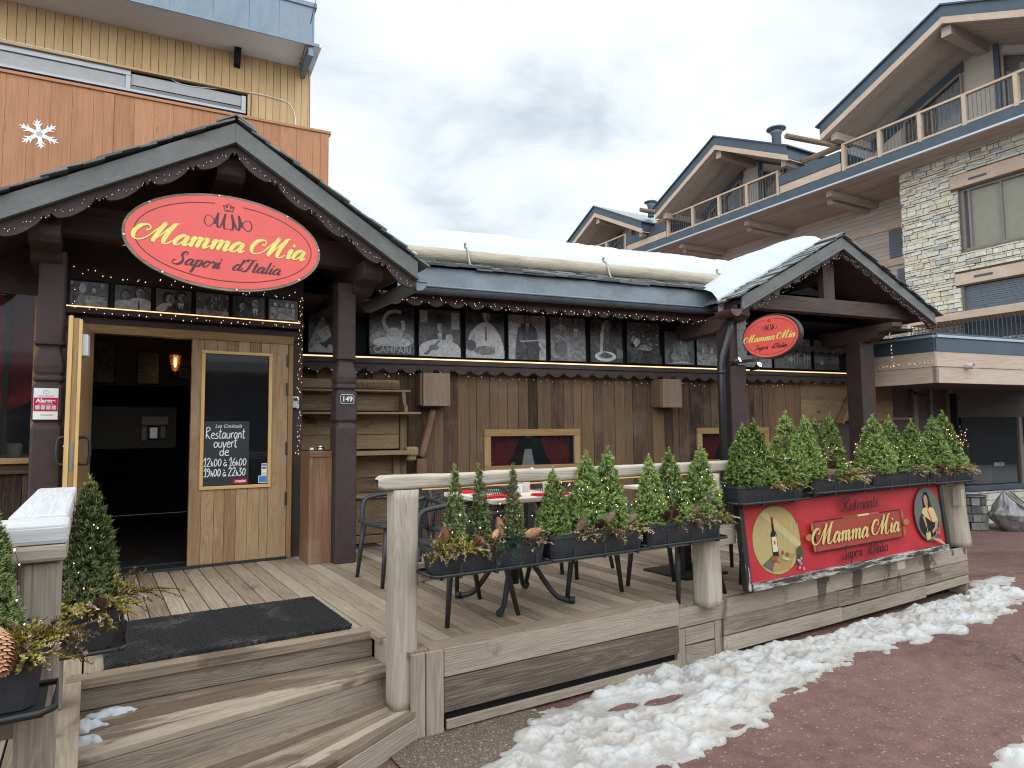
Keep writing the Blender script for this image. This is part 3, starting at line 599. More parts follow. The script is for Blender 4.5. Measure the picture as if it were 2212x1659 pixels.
# ================================================================== TERRACE AND STEPS
def terrace():
    T = thing('wooden_terrace', 'raised weathered grey wooden terrace along the restaurant front', 'terrace')
    mb = MB()
    # boards run front to back
    x = -2.6; Z0 = .45
    while x < 3.42:
        wdt = .118; x1 = min(x + wdt, 3.42)
        y0 = 3.86 if -.07 <= x < 1.44 else (3.50 if x >= 1.44 else 2.27)
        if 1.40 < x < 1.46: y0 = 3.62
        g_ = .004 if x < 1.5 else .0025
        mb.box(x + g_, y0 + .1 if -.07 <= x < 1.44 else y0, Z0 - .03, x1 - g_, 6.7, Z0 + random.uniform(-.001, .0015)); x = x1
    # border boards along the front edge and the mitred corner
    mb.box(1.57, 3.375, Z0 - .03, 3.30, 3.496, Z0 + .001); mb.box(1.45, 3.375, Z0 - .03, 1.565, 3.496, Z0 + .001)
    mb.box(3.305, 3.375, Z0 - .03, 3.425, 4.6, Z0 + .004)
    mb.box(-.07, 3.86, Z0 - .04, 1.44, 3.955, Z0 + .006)
    x = 3.43                                           # lower right part
    while x < 7.4:
        mb.box(x + .0025, 3.42, .37, min(x + .118, 7.4) - .0025, 6.35, .40 + random.uniform(-.001, .001)); x += .118
    mb.build('decking', 'deck', T, 0.003)
    sc = MB()
    for k in range(29):
        bx = -.07 + .118 * k + (0.028 if False else 0)
        for yy in (3.95, 4.55, 5.15, 5.75, 6.3):
            for dx in (.028, .09):
                if bx + dx < 3.3: sc.ell((bx + dx + random.uniform(-.006, .006), yy + random.uniform(-.01, .01), Z0 + .0085 if yy < 3.96 and bx < 1.4 else Z0 + .0022), (1, 0, 0), (0, 1, 0), .0045, .0045, 8)
    sc.build('screw', 'blacksteel', T)['kind'] = 'stuff'
    mb = MB()
    # left front skirt: corner post, three boards, bottom rail
    mb.box(1.545, 3.352, .0, 1.645, 3.385, .44, .62)
    mb.box(1.65, 3.356, .292, 3.415, 3.385, .442, .68); mb.box(1.65, 3.36, .105, 3.415, 3.385, .285, .12); mb.box(1.66, 3.345, .02, 3.40, 3.365, .07, .55)
    mb.box(3.40, 3.362, .0, 3.43, 3.40, .40, .5)
    mb.build('skirt_board', 'skirt', T, 0.004)
    mb = MB()
    def ys(x): return 3.385 - (x - 3.43) / 3.8 * .10
    def pl(x0, x1, z0, z1, z2, z3, rnd, off=0):          # plank with its own slope, following the skewed front
        P = [V((x0, ys(x0) + off, z0)), V((x1, ys(x1) + off, z1)), V((x1, ys(x1) + off, z2)), V((x0, ys(x0) + off, z3))]
        a = (P[1] - P[0]).normalized(); mid = (P[0] + P[1] + P[2] + P[3]) / 4
        up_ = ((P[3] + P[2]) / 2 - (P[0] + P[1]) / 2); hh = up_.length / 2; n_ = a.cross(V((0, 0, 1))).normalized(); a2 = (((P[1] + P[2]) - (P[0] + P[3])) / 2)
        mb.obox(mid + V((0, .014, 0)), (a2.normalized(), n_, a2.normalized().cross(n_) * -1), (a2.length / 2 - .0015, .014, hh - .0015), rnd)
    pl(3.435, 4.55, .255, .275, .405, .385, .60); pl(4.55, 5.55, .275, .30, .425, .405, .72); pl(5.55, 7.25, .30, .325, .46, .425, .80)
    pl(3.435, 3.50, .0, .0, .25, .25, .5, .002); pl(3.50, 3.78, .135, .14, .255, .25, .55); pl(3.50, 3.78, .0, .0, .13, .13, .45); pl(3.785, 3.86, .0, .0, .262, .258, .5, .002)
    pl(3.865, 5.2, .14, .165, .29, .265, .32); pl(5.2, 6.1, .16, .17, .30, .285, .25); pl(6.1, 7.25, .17, .20, .325, .305, .42, -.004)
    pl(3.865, 5.25, .02, .04, .155, .135, .7); pl(5.25, 6.5, .03, .08, .165, .155, .55); pl(6.5, 7.25, .09, .11, .195, .165, .62)
    mb.box(7.225, 3.30, .0, 7.255, 6.3, .44, .4)
    mb.build('skirt_board', 'skirt', T, 0.004)
    mb = MB()                                            # left terrace front and the side by the steps
    for k in range(3): mb.box(-2.6, 2.24, .15 * k + .003, -.075, 2.27, .15 * k + .147, .6 + .1 * k)
    mb.box(-.098, 2.27, .0, -.074, 3.85, .44, .75)
    mb.build('skirt_board', 'skirt', T, 0.004)
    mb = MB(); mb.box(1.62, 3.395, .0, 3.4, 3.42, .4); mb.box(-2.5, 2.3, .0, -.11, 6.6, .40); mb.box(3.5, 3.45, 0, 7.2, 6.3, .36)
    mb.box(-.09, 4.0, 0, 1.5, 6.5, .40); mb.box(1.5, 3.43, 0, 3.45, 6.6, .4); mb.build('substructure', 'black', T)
    mb = MB(); mb.box(1.442, 3.40, .0, 1.458, 3.86, .44, .85); mb.box(1.46, 3.36, .0, 1.54, 3.38, .44, .7); mb.build('stringer', 'skirt', T, .003)
terrace()
def steps():
    T = thing('entrance_steps', 'three weathered wooden steps leading up to the open door', 'steps')
    mb = MB(); mb.box(-.072, 3.885, .302, 1.44, 3.915, .408, .45); mb.build('riser', 'skirt', T, .004)
    mb = MB()                                            # upper tread, five boards, front edge slightly skewed
    for k in range(4):
        t0, t1 = k / 4, (k + 1) / 4
        def e(t): return V((-.072, 3.885 + (3.305 - 3.885) * t, 0)), V((1.44, 3.885 + (3.595 - 3.885) * t, 0))
        a0, b0 = e(t0); a1, b1 = e(t1 - .018)
        mb.prism([(0, 0), (1, 0), (1, 1), (0, 1)], lambda s_, q, a0=a0, b0=b0, a1=a1, b1=b1: ((a1 if q else a0) * (1 - s_) + (b1 if q else b0) * s_) + V((0, 0, .268)), (0, 0, .034))
        n0 = len(mb.uv); mb.uv[n0 - 6:] = [[(u_ * 1.5, v_ * .13 + k) for u_, v_ in q] for q in mb.uv[n0 - 6:]]
    mb.build('tread', 'tread', T, .004)
    mb = MB(); mb.beam((-.072, 3.33, .205), (1.44, 3.62, .205), .03, .122, rnd=.55); mb.build('riser', 'skirt', T, .004)
    mb = MB()                                            # lower tread fans out
    A, B = V((-.072, 3.33, 0)), V((1.50, 3.625, 0)); C_, D_ = V((-.35, 2.30, 0)), V((1.54, 3.39, 0))
    for k in range(6):
        t0, t1 = k / 6, (k + 1) / 6 - .010
        a0, b0, a1, b1 = A.lerp(C_, t0), B.lerp(D_, t0), A.lerp(C_, t1), B.lerp(D_, t1)
        mb.prism([(0, 0), (1, 0), (1, 1), (0, 1)], lambda s_, q, a0=a0, b0=b0, a1=a1, b1=b1: ((a1 if q else a0) * (1 - s_) + (b1 if q else b0) * s_) + V((0, 0, .118)), (0, 0, .034))
        n0 = len(mb.uv); mb.uv[n0 - 6:] = [[(u_ * 1.7, v_ * .13 + k) for u_, v_ in q] for q in mb.uv[n0 - 6:]]
    mb.build('tread', 'tread', T, .004)
    mb = MB(); mb.beam((-.35, 2.32, .058), (1.54, 3.405, .058), .03, .115, rnd=.75); mb.build('riser', 'skirt', T, .004)
steps()
def rough_pole(mb, p0, p1, r, n=14, amp=.05, rnd=.5, seg=14, flat=1.0, sq=0):
    p0, p1 = V(p0), V(p1)
    pts = []; rr = []
    for i in range(seg + 1):
        t = i / seg; q = p0.lerp(p1, t); nn = noise.noise((q.x * 3 + r * 50, q.y * 3, q.z * 3))
        pts.append(q + V((nn * .006, noise.noise((q.z * 3, q.x, 5 + r)) * .006, 0))); rr.append(r * (1 + amp * nn))
    i0 = len(mb.v); mb.tube(pts, rr, n, True, rnd, flat=flat)
    if sq:
        for i in range(seg + 1):
            for k in range(n):
                v = V(mb.v[i0 + i * n + k]) - pts[i]; a = atan2(v.y, v.x); s_ = (abs(cos(a)) ** sq + abs(sin(a)) ** sq) ** (-1 / sq) * (1 + .025 * noise.noise((cos(a) * 2, sin(a) * 2, pts[i].z * 5 + r * 90))); v.x *= s_; v.y *= s_; mb.v[i0 + i * n + k] = (pts[i] + v)[:]
def front_railing():
    T = thing('terrace_railing', 'pale bleached wooden railing along the front of the terrace', 'railing')
    mb = MB(); rough_pole(mb, (1.45, 3.47, .15), (1.45, 3.46, 1.30), .072, 28, .05, sq=6, seg=24); mb.build('post', 'rail', T)
    mb = MB(); rough_pole(mb, (3.70, 3.36, .39), (3.71, 3.36, 1.30), .078, 28, .06, sq=5, seg=20); mb.build('post', 'rail', T)
    mb = MB(); rough_pole(mb, (7.28, 3.36, .46), (7.22, 3.38, 1.16), .10, amp=.05); mb.build('post', 'rail', T)
    mb = MB()
    def f(u, v):
        x = 1.30 + 2.82 * u; a = 2 * pi * v; e_ = min(1, min(u, 1 - u) * 60 + .55)
        cy, cz = cos(a), sin(a); q = (abs(cy) ** 9 + abs(cz) ** 9) ** (-1 / 9)
        return (x, 3.46 + .062 * cy * q * e_ + .006 * noise.noise((x * 2, 1, 0)), 1.34 + .038 * cz * q * e_ + .007 * noise.noise((x * 2.5, 4, 0)) + .004 * noise.noise((x * 9, a, 0)))
    mb.grid(90, 28, f, .75, uvs=(2.8, .35)); mb.box(1.32, 3.43, 1.32, 1.34, 3.49, 1.36, .6); mb.build('handrail', 'rail', T)
    mb = MB(); mb.box(1.52, 3.415, .80, 3.63, 3.455, .90, .5); mb.box(3.79, 3.36, .78, 4.02, 3.41, .92, .55); mb.build('lower_rail', 'rail', T, .006)
    mb = MB(); rough_pole(mb, (3.80, 3.42, 1.17), (7.2, 3.42, 1.18), .035, 8, .08); mb.build('handrail', 'railgrey', T)
    mb = MB(); mb.box(7.10, 3.24, .86, 7.15, 3.32, 1.02, .8); mb.build('block', 'rail', T, .004)
    mb = MB(); mb.tube([(1.56, 3.445, 1.295), (3.6, 3.42, 1.298)], .004, 6); mb.build('light_strip', 'leddim', T)
front_railing()
def left_railing():
    T = thing('stair_railing', 'grey wooden railing with frosted white top board, left of the steps', 'railing')
    mb = MB(); mb.box(-.195, 2.36, 1.325, -.05, 3.62, 1.38, .7); mb.box(-2.5, 2.17, 1.318, -.045, 2.36, 1.373, .65); mb.build('handrail', 'railwhite', T, .012)
    mb = MB(); mb.box(-2.5, 2.16, 1.275, -.047, 2.36, 1.318, .5); mb.box(-.19, 2.36, 1.28, -.052, 3.61, 1.325, .5); mb.build('rail_beam', 'railgrey', T, .01)
    mb = MB(); mb.box(-.148, 2.185, .0, -.058, 2.275, 1.275, .45); mb.build('post', 'railgrey', T, .01)
    mb = MB(); mb.box(-.165, 3.50, .45, -.075, 3.60, 1.28, .5); mb.build('post', 'railgrey', T, .01)
    mb = MB(); mb.box(-2.5, 2.28, .80, -.15, 2.32, .90, .5); mb.build('lower_rail', 'railgrey', T, .006)
    mb = MB(); mb.tube([(-.9, 2.16, 1.285), (-.2, 2.155, 1.285)], .0035, 6); mb.build('light_strip', 'leddim', T)
left_railing()
def door_mat():
    mb = MB(); mb.box(.085, 3.975, .452, 1.34, 4.83, .458)
    px, py = .026, .0225; nx, ny = 48, 38
    for j in range(ny):
        for i in range(nx):
            cx = .105 + i * px + (px / 2 if j % 2 else 0); cy = 3.985 + j * py
            if cx > 1.34 or (cx < .12 and .2 < j / ny < .32): continue
            o_ = [(cx + .0155 * cos(pi / 3 * k + pi / 6), cy + .0155 * sin(pi / 3 * k + pi / 6)) for k in range(6)]
            i_ = [(cx + .0095 * cos(pi / 3 * k + pi / 6), cy + .0085 * sin(pi / 3 * k + pi / 6)) for k in range(6)]
            z = .474 + random.uniform(-.0015, .0015); b = mb.add([(x, y, z) for x, y in o_] + [(x, y, z) for x, y in i_] + [(x, y, .459) for x, y in i_] + [(x, y, .459) for x, y in o_])
            for k in range(6):
                k1 = (k + 1) % 6
                mb.face((b + k, b + k1, b + 6 + k1, b + 6 + k)); mb.face((b + 6 + k, b + 6 + k1, b + 12 + k1, b + 12 + k)); mb.face((b + 18 + k, b + 18 + k1, b + k1, b + k))
    m, t, bs = newmat('dusty_black_rubber'); pos = nd(t, 'ShaderNodeNewGeometry').outputs['Position']
    n = noise_(t, pos, 3.2, 6, .65); f = noise_(t, pos, 60, 3, .6)
    c = mixc(t, math_(t, 'MULTIPLY', mrange(t, n, .53, .75, 0, 1), mrange(t, f, .45, .6, .1, .75)), (.012, .012, .013), (.20, .18, .15))
    t.links.new(c, bs.inputs['Base Color']); bs.inputs['Roughness'].default_value = .75; M['mat'] = m
    tag(mb.build('door_mat', 'mat'), 'black rubber ring mat dusted with grit at the top of the steps', 'door mat')
door_mat()

# ================================================================== THE RESTAURANT
FD = frame(2.4, 7.4, -9.5)          # dining wall: x along the wall, y inwards
F2 = frame(5.5, 5.5, -9.5)          # side porch gable
def scallop(length, per, d0, d1):
    """outline of a fretted board: straight top, lobed bottom with a little point between lobes"""
    n = max(1, round(length / per)); per = length / n; P = [(0, 0), (length, 0)]; bot = []
    for i in range(n):
        a = i * per
        bot += [(a, d0 + .012), (a + .05 * per, d0 - .025)]
        for k in range(1, 9):
            t = k / 9; bot.append((a + per * (.05 + .85 * t), d0 - .025 + (d1 - d0 + .025) * sin(pi * (.06 + .80 * t)) ** .8))
        bot += [(a + .92 * per, d0 - .015)]
    bot.append((length, d0 + .012))
    return P + bot[::-1]
def scallop_x(mb, x0, x1, y, z, per, d0, d1, th=.025):
    mb.prism(scallop(x1 - x0, per, d0, d1), lambda a, d: (x0 + a, y, z - d), (0, th, 0))
def sq_post(mb, x, y, prof, ch=.16, rnd=.5):
    pb = None
    for h, z in prof:
        c = h * ch; q = [(h, c - h), (h, h - c), (h - c, h), (c - h, h), (-h, h - c), (-h, c - h), (c - h, -h), (h - c, -h)]
        b = mb.add([(x + px, y + py, z) for px, py in q])
        if pb is not None:
            for k in range(8): mb.face((pb + k, pb + (k + 1) % 8, b + (k + 1) % 8, b + k), [(z, k * .1), (z, k * .1 + .1), (z + .05, k * .1 + .1), (z + .05, k * .1)], rnd)
        else: mb.face(range(b + 7, b - 1, -1), None, rnd)
        pb = b
    mb.face(range(pb, pb + 8), None, rnd)
TURNED = [(.098, .45), (.098, 1.665), (.092, 1.685), (.080, 1.70), (.080, 1.715), (.094, 1.73), (.098, 1.745), (.098, 1.975), (.092, 1.99), (.078, 2.0), (.078, 2.015), (.094, 2.025), (.097, 2.04), (.094, 2.055), (.082, 2.065),
          (.092, 2.085), (.098, 2.13), (.092, 2.18), (.074, 2.235), (.069, 2.265), (.072, 2.285), (.096, 2.292), (.098, 2.312), (.086, 2.318), (.086, 3.0)]
def gable(T, mtx, ax, az, tan_, rl, rr, y0, y1, fas, per, d0, d1, slate_y1=(None, None), sthick=.03):
    """gable roof with metal-faced verge, fretted barge board, ridge beam and slates"""
    co = 1 / sqrt(1 + tan_ * tan_)
    for sg, run in ((-1, rl), (1, rr)):
        mb = MB(mtx); dirv = V((sg, 0, -tan_)) * co; L_ = run / co
        mb.prism([(0, 0), (run, run * tan_), (run, run * tan_ + fas), (0, fas)], lambda a, d: (ax + sg * a, y0, az - d), (0, .03, 0)); 
        mb.prism([(0, fas - .035), (run, run * tan_ + fas - .035), (run, run * tan_ + fas), (0, fas)], lambda a, d: (ax + sg * a, y0 - .022, az - d), (0, .021, 0))
        mb.build('verge_flashing', 'zincdark', T, .004)
        mb = MB(mtx)
        mb.prism(scallop(run, per, d0, d1), lambda a, d: (ax + sg * a, y0 + .034, az - fas + .03 - a * tan_ - d), (0, .03, 0)); mb.build('barge_board', 'dark', T)
        mb = MB(mtx); th = .06
        P = [(0, .03), (run - .02, (run - .02) * tan_ + .03), (run - .02, (run - .02) * tan_ + .03 + th), (0, .03 + th)]
        mb.prism(P, lambda a, d: (ax + sg * a, y0 + .066, az - d), (0, y1 - y0 - .066, 0)); mb.build('roof_boarding', 'darkwood', T)
        mb = MB(mtx); nrm = V((sg * tan_, 0, 1)) * co; s_ = -.02; i = 0
        ye = slate_y1[0 if sg < 0 else 1] or y1
        ncourse = int(L_ / .125)
        for i in range(ncourse + 1):
            s0 = i * .125; y = y0 - random.uniform(.02, .06)
            while y < ye:
                wd = random.uniform(.12, .26); s1 = s0 + .155 + random.uniform(-.012, .03); lift = .012 + random.uniform(0, .014)
                c = V((ax, y + wd / 2, az)) + dirv * ((s0 + s1) / 2) + nrm * (lift + .01)
                a2 = (dirv - nrm * random.uniform(-.02, .09)).normalized()
                a2 = (dirv * 1.0 + nrm * random.uniform(.02, .10)).normalized()
                n2 = V((0, 1, 0)).cross(a2) * sg
                mb.obox(c, (a2, V((0, 1, 0)), n2), ((s1 - s0) / 2, wd / 2 - .003, random.uniform(.35, .6) * sthick * .5)); y += wd
        mb.build('slate_roofing', 'slate', T)
    mb = MB(mtx)
    for sg in (-1, 1): mb.beam((ax + sg * .07, y0 - .03, az + .055 - .07 * tan_), (ax + sg * .07, slate_y1[0] or y1, az + .055 - .07 * tan_), .16, .012, (sg * tan_, 0, 1))
    mb.build('ridge_cap', 'slate', T)
def corbel(mb, x, y0, y1, z0, z1, wd):
    """beam end with a scrolled underside, running along y"""
    h = z1 - z0
    P = [(y1, z0), (y0 + .34, z0), (y0 + .30, z0 + .02), (y0 + .27, z0 + h * .26), (y0 + .17, z0 + h * .42), (y0 + .13, z0 + h * .30), (y0 + .06, z0 + h * .36), (y0 + .015, z0 + h * .55), (y0, z0 + h * .8), (y0 + .02, z1), (y1, z1)]
    mb.prism(P, lambda a, b: (x - wd / 2, a, b), (wd, 0, 0), .5)
def entrance_porch():
    T = thing('entrance_porch', 'dark brown gabled porch with slate roof and fretted barge boards over the open entrance', 'porch')
    gable(T, Matrix(), .89, 4.07, .588, 1.80, 1.56, 5.5, 7.9, .17, .31, .105, .155)
    mb = MB(); sq_post(mb, -.285, 6.09, TURNED); mb.build('post', 'dark', T, .004)
    mb = MB(); sq_post(mb, 1.965, 6.085, TURNED); mb.build('post', 'dark', T, .004)
    mb = MB(); mb.box(-.8, 6.02, 3.15, 2.35, 6.16, 3.385, .5); mb.build('tie_beam', 'darkwood', T, .01)
    for x in (-.33, 2.10):
        mb = MB(); corbel(mb, x, 5.66, 7.2, 2.9, 3.15, .19); mb.build('corbel', 'dark', T, .006)
    mb = MB()
    mb.prism([(6.9, 3.66), (5.72, 3.66), (5.66, 3.70), (5.65, 3.77), (5.62, 3.80), (5.62, 3.90), (6.9, 3.90)], lambda a, b: (.78, a, b), (.22, 0, 0), .5); mb.build('ridge_beam', 'dark', T, .008)
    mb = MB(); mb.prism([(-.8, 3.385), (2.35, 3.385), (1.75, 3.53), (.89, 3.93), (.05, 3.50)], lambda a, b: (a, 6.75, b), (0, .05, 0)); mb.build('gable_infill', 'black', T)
    mb = MB(); g = [(2.50 + .085 * cos(a), 3.0 + .085 * sin(a)) for a in [pi + pi * k / 10 for k in range(11)]]
    gi = [(2.50 + .078 * cos(a), 3.0 + .078 * sin(a)) for a in [2 * pi - pi * k / 10 for k in range(11)]]
    mb.prism(g + gi, lambda a, b: (a, 5.62, b), (0, 1.3, 0)); mb.prism(g, lambda a, b: (a, 5.605, b), (0, .014, 0)); mb.tube([(2.415, 5.60, 3.0), (2.585, 5.60, 3.0)], .008, 6); mb.build('gutter', 'zinc', T)
entrance_porch()
def side_porch():
    T = thing('side_porch', 'dark brown gabled side porch with slate roof beside the red hanging sign', 'porch')
    gable(T, F2, 2.82, 4.13, .535, 1.70, 1.72, 0, 2.6, .165, .165, .075, .105, (.62, None))
    mb = MB(F2); sq_post(mb, 1.29, .42, [(.125, .36), (.125, 3.0)], .08); mb.build('post', 'dark', T, .004)
    mb = MB(F2); sq_post(mb, 3.93, .75, [(.135, .0), (.135, 2.86)], .08); mb.build('post', 'dark', T, .004)
    for x in (1.25, 3.93):
        mb = MB(F2); mb.prism([(2.4, 2.86), (.55, 2.86), (.42, 2.90), (.36, 2.96), (.2, 2.97), (.12, 3.02), (.12, 3.08), (2.4, 3.08)], lambda a, b, x=x: (x - .1, a, b), (.2, 0, 0), .5); mb.build('wall_plate', 'darkwood', T, .008)
    mb = MB(F2); mb.box(1.36, .2, 3.14, 4.3, .36, 3.34, .5); mb.build('tie_beam', 'darkwood', T, .008)
    mb = MB(F2); mb.box(2.72, .24, 3.34, 2.92, .34, 3.95, .5); mb.build('king_post', 'darkwood', T, .006)
    mb = MB(F2); mb.prism([(2.4, 3.6), (.35, 3.6), (.3, 3.66), (.3, 3.8), (2.4, 3.8)], lambda a, b: (2.72, a, b), (.2, 0, 0), .5); mb.build('ridge_beam', 'darkwood', T, .006)
    mb = MB(F2); mb.prism([(1.2, 3.08), (4.45, 3.08), (2.82, 3.96)], lambda a, b: (a, 1.4, b), (0, .05, 0)); mb.build('gable_infill', 'black', T)
    mb = MB(F2); g = [(1.02 + .085 * cos(a), 3.06 + .085 * sin(a)) for a in [pi + pi * k / 10 for k in range(11)]]
    mb.prism(g, lambda a, b: (a, -.02, b), (0, .30, 0)); mb.build('gutter', plain('red_brown_gutter', (.085, .04, .032), .5, 0, .3, 8), T)
    mb = MB(F2); mb.box(1.27, .275, 2.42, 1.415, .292, 3.02); 
    for z in (2.5, 2.62, 2.74, 2.86, 2.96):
        for x in (1.30, 1.385): mb.lathe([(.008, -.004), (.008, .004)], (x, .27, z), 8, ax=(0, -1, 0))
    mb.build('steel_plate', 'zincdark', T)
    mb = MB(F2); scallop_x(mb, 3.0, 4.5, 1.2, 2.86, .16, .07, .10); mb.build('fretted_board', 'dark', T)
side_porch()
def planks_v(mb, x0, x1, y, zfun, wmin=.09, wmax=.2, th=.02, gap=.002):
    x = x0
    while x < x1 - 1e-4:
        wd = min(random.uniform(wmin, wmax), x1 - x)
        if x1 - x - wd < .05: wd = x1 - x
        r_ = random.random(); dy = random.uniform(-.006, .006)
        for z0, z1 in zfun(x, x + wd): mb.box(x + gap, y + dy, z0, x + wd - gap, y + th + dy, z1, r_, grain=2)
        x += wd
def restaurant():
    T = thing('restaurant_building', 'old timber restaurant building with barn board walls and snowy slate roof', 'building')
    # ---- dining wall
    mb = MB(FD); W = [(1.74, 2.89), (4.89, 6.01)]
    def zf(a, b):
        for u, v in W:
            if b > u + .02 and a < v - .02: return [(.38, 1.20), (1.57, 2.40)]
        return [(.38, 2.40)]
    xs = [-.75, 1.74, 2.89, 4.89, 6.01, 6.75]
    for a, b in zip(xs, xs[1:]): planks_v(mb, a, b, -.01, zf)
    mb.build('wall', 'barn', T, .003)
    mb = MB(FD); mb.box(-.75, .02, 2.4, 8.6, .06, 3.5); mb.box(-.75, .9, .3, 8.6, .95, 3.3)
    mb.box(-.75, -.06, 2.51, 8.4, .0, 2.515); mb.build('upper_wall', 'black', T)
    mb = MB(FD); mb.box(6.75, -.012, 1.74, 8.7, .02, 2.06, .6, grain=0); mb.box(6.75, -.010, 2.063, 8.7, .02, 2.40, .4, grain=0); mb.box(6.75, .0, .38, 7.5, .02, 1.737, .3); mb.box(8.02, .0, .0, 8.7, .02, 1.737, .3); mb.build('side_wall', 'hutch', T)
    for a, b in ((1.66, 2.97), (4.81, 6.09)):
        f = MB(FD); 
        f.box(a, -.035, 1.565, b, .012, 1.65); f.box(a, -.035, 1.12, b, .012, 1.205); f.box(a, -.033, 1.206, a + .085, .012, 1.564); f.box(b - .085, -.033, 1.206, b, .012, 1.564)
        fo = f.build('window', 'framewood', T, .004)
        g = MB(FD); g.box(a + .086, .0, 1.206, b - .086, .006, 1.564); g.build('pane', 'glass', fo)
        n_ = 30
        for c0, c1, sw in ((a + .09, a + .52, 1), (b - .52, b - .09, -1)):
            c = MB(FD)
            def cf(u, v, c0=c0, c1=c1, sw=sw):
                k = (1 - .45 * (1 - v) ** 1.3); x = (c0 + (c1 - c0) * u * k) if sw > 0 else (c1 - (c1 - c0) * u * k)
                return (x, .10 + .018 * sin(u * 38), 1.15 + .43 * v)
            c.grid(60, 6, cf); c.build('curtain', 'curtain', fo)
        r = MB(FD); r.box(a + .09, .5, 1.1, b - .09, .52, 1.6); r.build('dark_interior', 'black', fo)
        l = MB(FD); l.prism([(0, 0), (.17, 0), (.13, .2), (.04, .2)], lambda u, v, a=a: (a + .56 + u, .12, 1.2 + v), (0, .02, 0)); l.box(a + .60, .08, 1.535, a + .68, .10, 1.56); l.build('window_notice', 'offwhite', fo)
    # ---- ledge with warm strip and fretted edge
    mb = MB(FD); mb.box(-.85, -.15, 2.405, 6.5 + 1.2, .018, 2.485, .4); mb.build('picture_ledge', 'dark', T, .004)
    mb = MB(FD); mb.box(-.55, -.156, 2.462, 7.66, -.150, 2.476); mb.build('light_strip', 'led', T)
    mb = MB(FD); scallop_x(mb, -.85, 7.7, -.13, 2.41, .21, .075, .11); mb.build('fretted_board', 'dark', T)
    # ---- eaves: soffit, fretted board, fascia, slates, roof
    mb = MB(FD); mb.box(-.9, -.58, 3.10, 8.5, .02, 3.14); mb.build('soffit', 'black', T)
    mb = MB(FD); scallop_x(mb, .3, 5.25, -.62, 3.14, .235, .095, .14); mb.build('fretted_board', 'dark', T)
    mb = MB(FD); mb.box(.45, -.665, 3.13, 5.15, -.635, 3.43, .5); mb.build('fascia', 'zinc', T)
    mb = MB(FD)
    RZ = lambda y: 3.44 + .37 * (y + .66)
    mb.prism([(-.66, 3.43), (3.0, RZ(3.0) - .02), (3.0, RZ(3.0) - .14), (-.6, 3.34)], lambda a, b: (-.6, a, b), (9.0, 0, 0)); mb.build('roof', 'darkwood', T)
    mb = MB(FD)
    for i in (-.25, 0, 1, 2, 3):
        x = .5 + random.uniform(-.05, .05)
        while x < 5.12:
            wd = random.uniform(.13, .30); y = -.70 + i * .115 + random.uniform(-.015, .015)
            mb.obox((x + wd / 2, y + .08, RZ(y + .08) + .022 + random.uniform(0, .022) + (0 if i >= 0 else -.012)), (V((1, 0, 0)), V((0, 1, .30 + random.uniform(-.04, .05))).normalized(), V((0, -.3, 1)).normalized()), (wd / 2 - .003, .085, random.uniform(.008, .015))); x += wd
    mb.build('slate_roofing', 'slate', T)
    # ---- gutter and downpipe
    mb = MB(FD)
    ro = [(-.735 + .068 * cos(a), 3.175 + .068 * sin(a)) for a in [pi + pi * k / 12 for k in range(13)]]
    ri = [(-.735 + .062 * cos(a), 3.175 + .062 * sin(a)) for a in [2 * pi - pi * k / 12 for k in range(13)]]
    mb.prism(ro + ri, lambda a, b: (.50, a, b), (4.55, 0, 0)); mb.tube([(.5, -.803, 3.178), (5.05, -.803, 3.178)], .012, 8)
    for x in (1.6, 2.45, 3.3, 4.15): mb.prism([(-.735 + .072 * cos(a), 3.175 + .072 * sin(a)) for a in [pi + pi * k / 12 for k in range(13)]], lambda a, b, x=x: (x, a, b), (.022, 0, 0))
    mb.build('gutter', 'gutterzinc', T)
    mb = MB(FD); mb.tube([(.5, -.806, 3.181), (5.05, -.806, 3.181)], .0125, 8); mb.build('gutter_rim', 'zinc', T)  # highlight along the rim, put in as a lighter zinc bead
    mb = MB(F2); mb.lathe([(.075, 0), (.06, -.05), (.048, -.10)], (1.16, .27, 3.12), 14); mb.tube([(1.16, .27, 3.05), (1.155, .27, 2.86), (1.02, .27, 2.52), (1.0, .27, 2.42), (1.0, .27, .4)], .047, 12)
    mb.lathe([(.053, 0), (.053, .04)], (1.0, .27, 2.30), 12); mb.lathe([(.053, 0), (.053, .03)], (1.157, .27, 2.92), 12); mb.build('downpipe', plain('dark_metal_pipe', (.045, .045, .05), .4, .6, .3, 6), T)
    # ---- wooden casings on the wall
    for a, b in ((.84, 1.16), (4.10, 4.40)):
        mb = MB(FD); mb.box(a, -.26, 1.92, b, -.012, 2.30, .8, grain=2); mb.box(a - .03, -.235, 1.93, a - .002, -.012, 2.30, .3, grain=2); c = mb.build('wall_casing', 'casing', T, .006)
        mb = MB(FD); mb.box(a + .06, -.16, 1.895, a + .20, -.05, 1.918, .4); mb.build('casing_foot', 'dark', c)
    # ---- entrance front
    mb = MB()
    mb.box(-.35, 6.60, 2.50, 1.72, 6.66, 3.25); mb.box(-.35, 6.60, .45, -.10, 6.66, 2.5); mb.box(1.60, 6.60, .45, 1.72, 6.66, 2.5)
    mb.box(1.68, 6.66, .45, 1.72, 7.6, 3.4); mb.box(-3.2, 6.60, 2.75, -.35, 6.66, 3.6);  mb.build('entrance_wall', 'dark', T)
    mb = MB(); mb.box(-.35, 6.48, 2.62, 1.70, 6.598, 2.665, .4); scallop_x(mb, -.35, 1.70, 6.56, 2.60, .2, .075, .10); mb.build('picture_ledge', 'dark', T)
    mb = MB(); mb.box(-.22, 6.475, 2.668, 1.66, 6.482, 2.677); mb.build('light_strip', 'led', T)
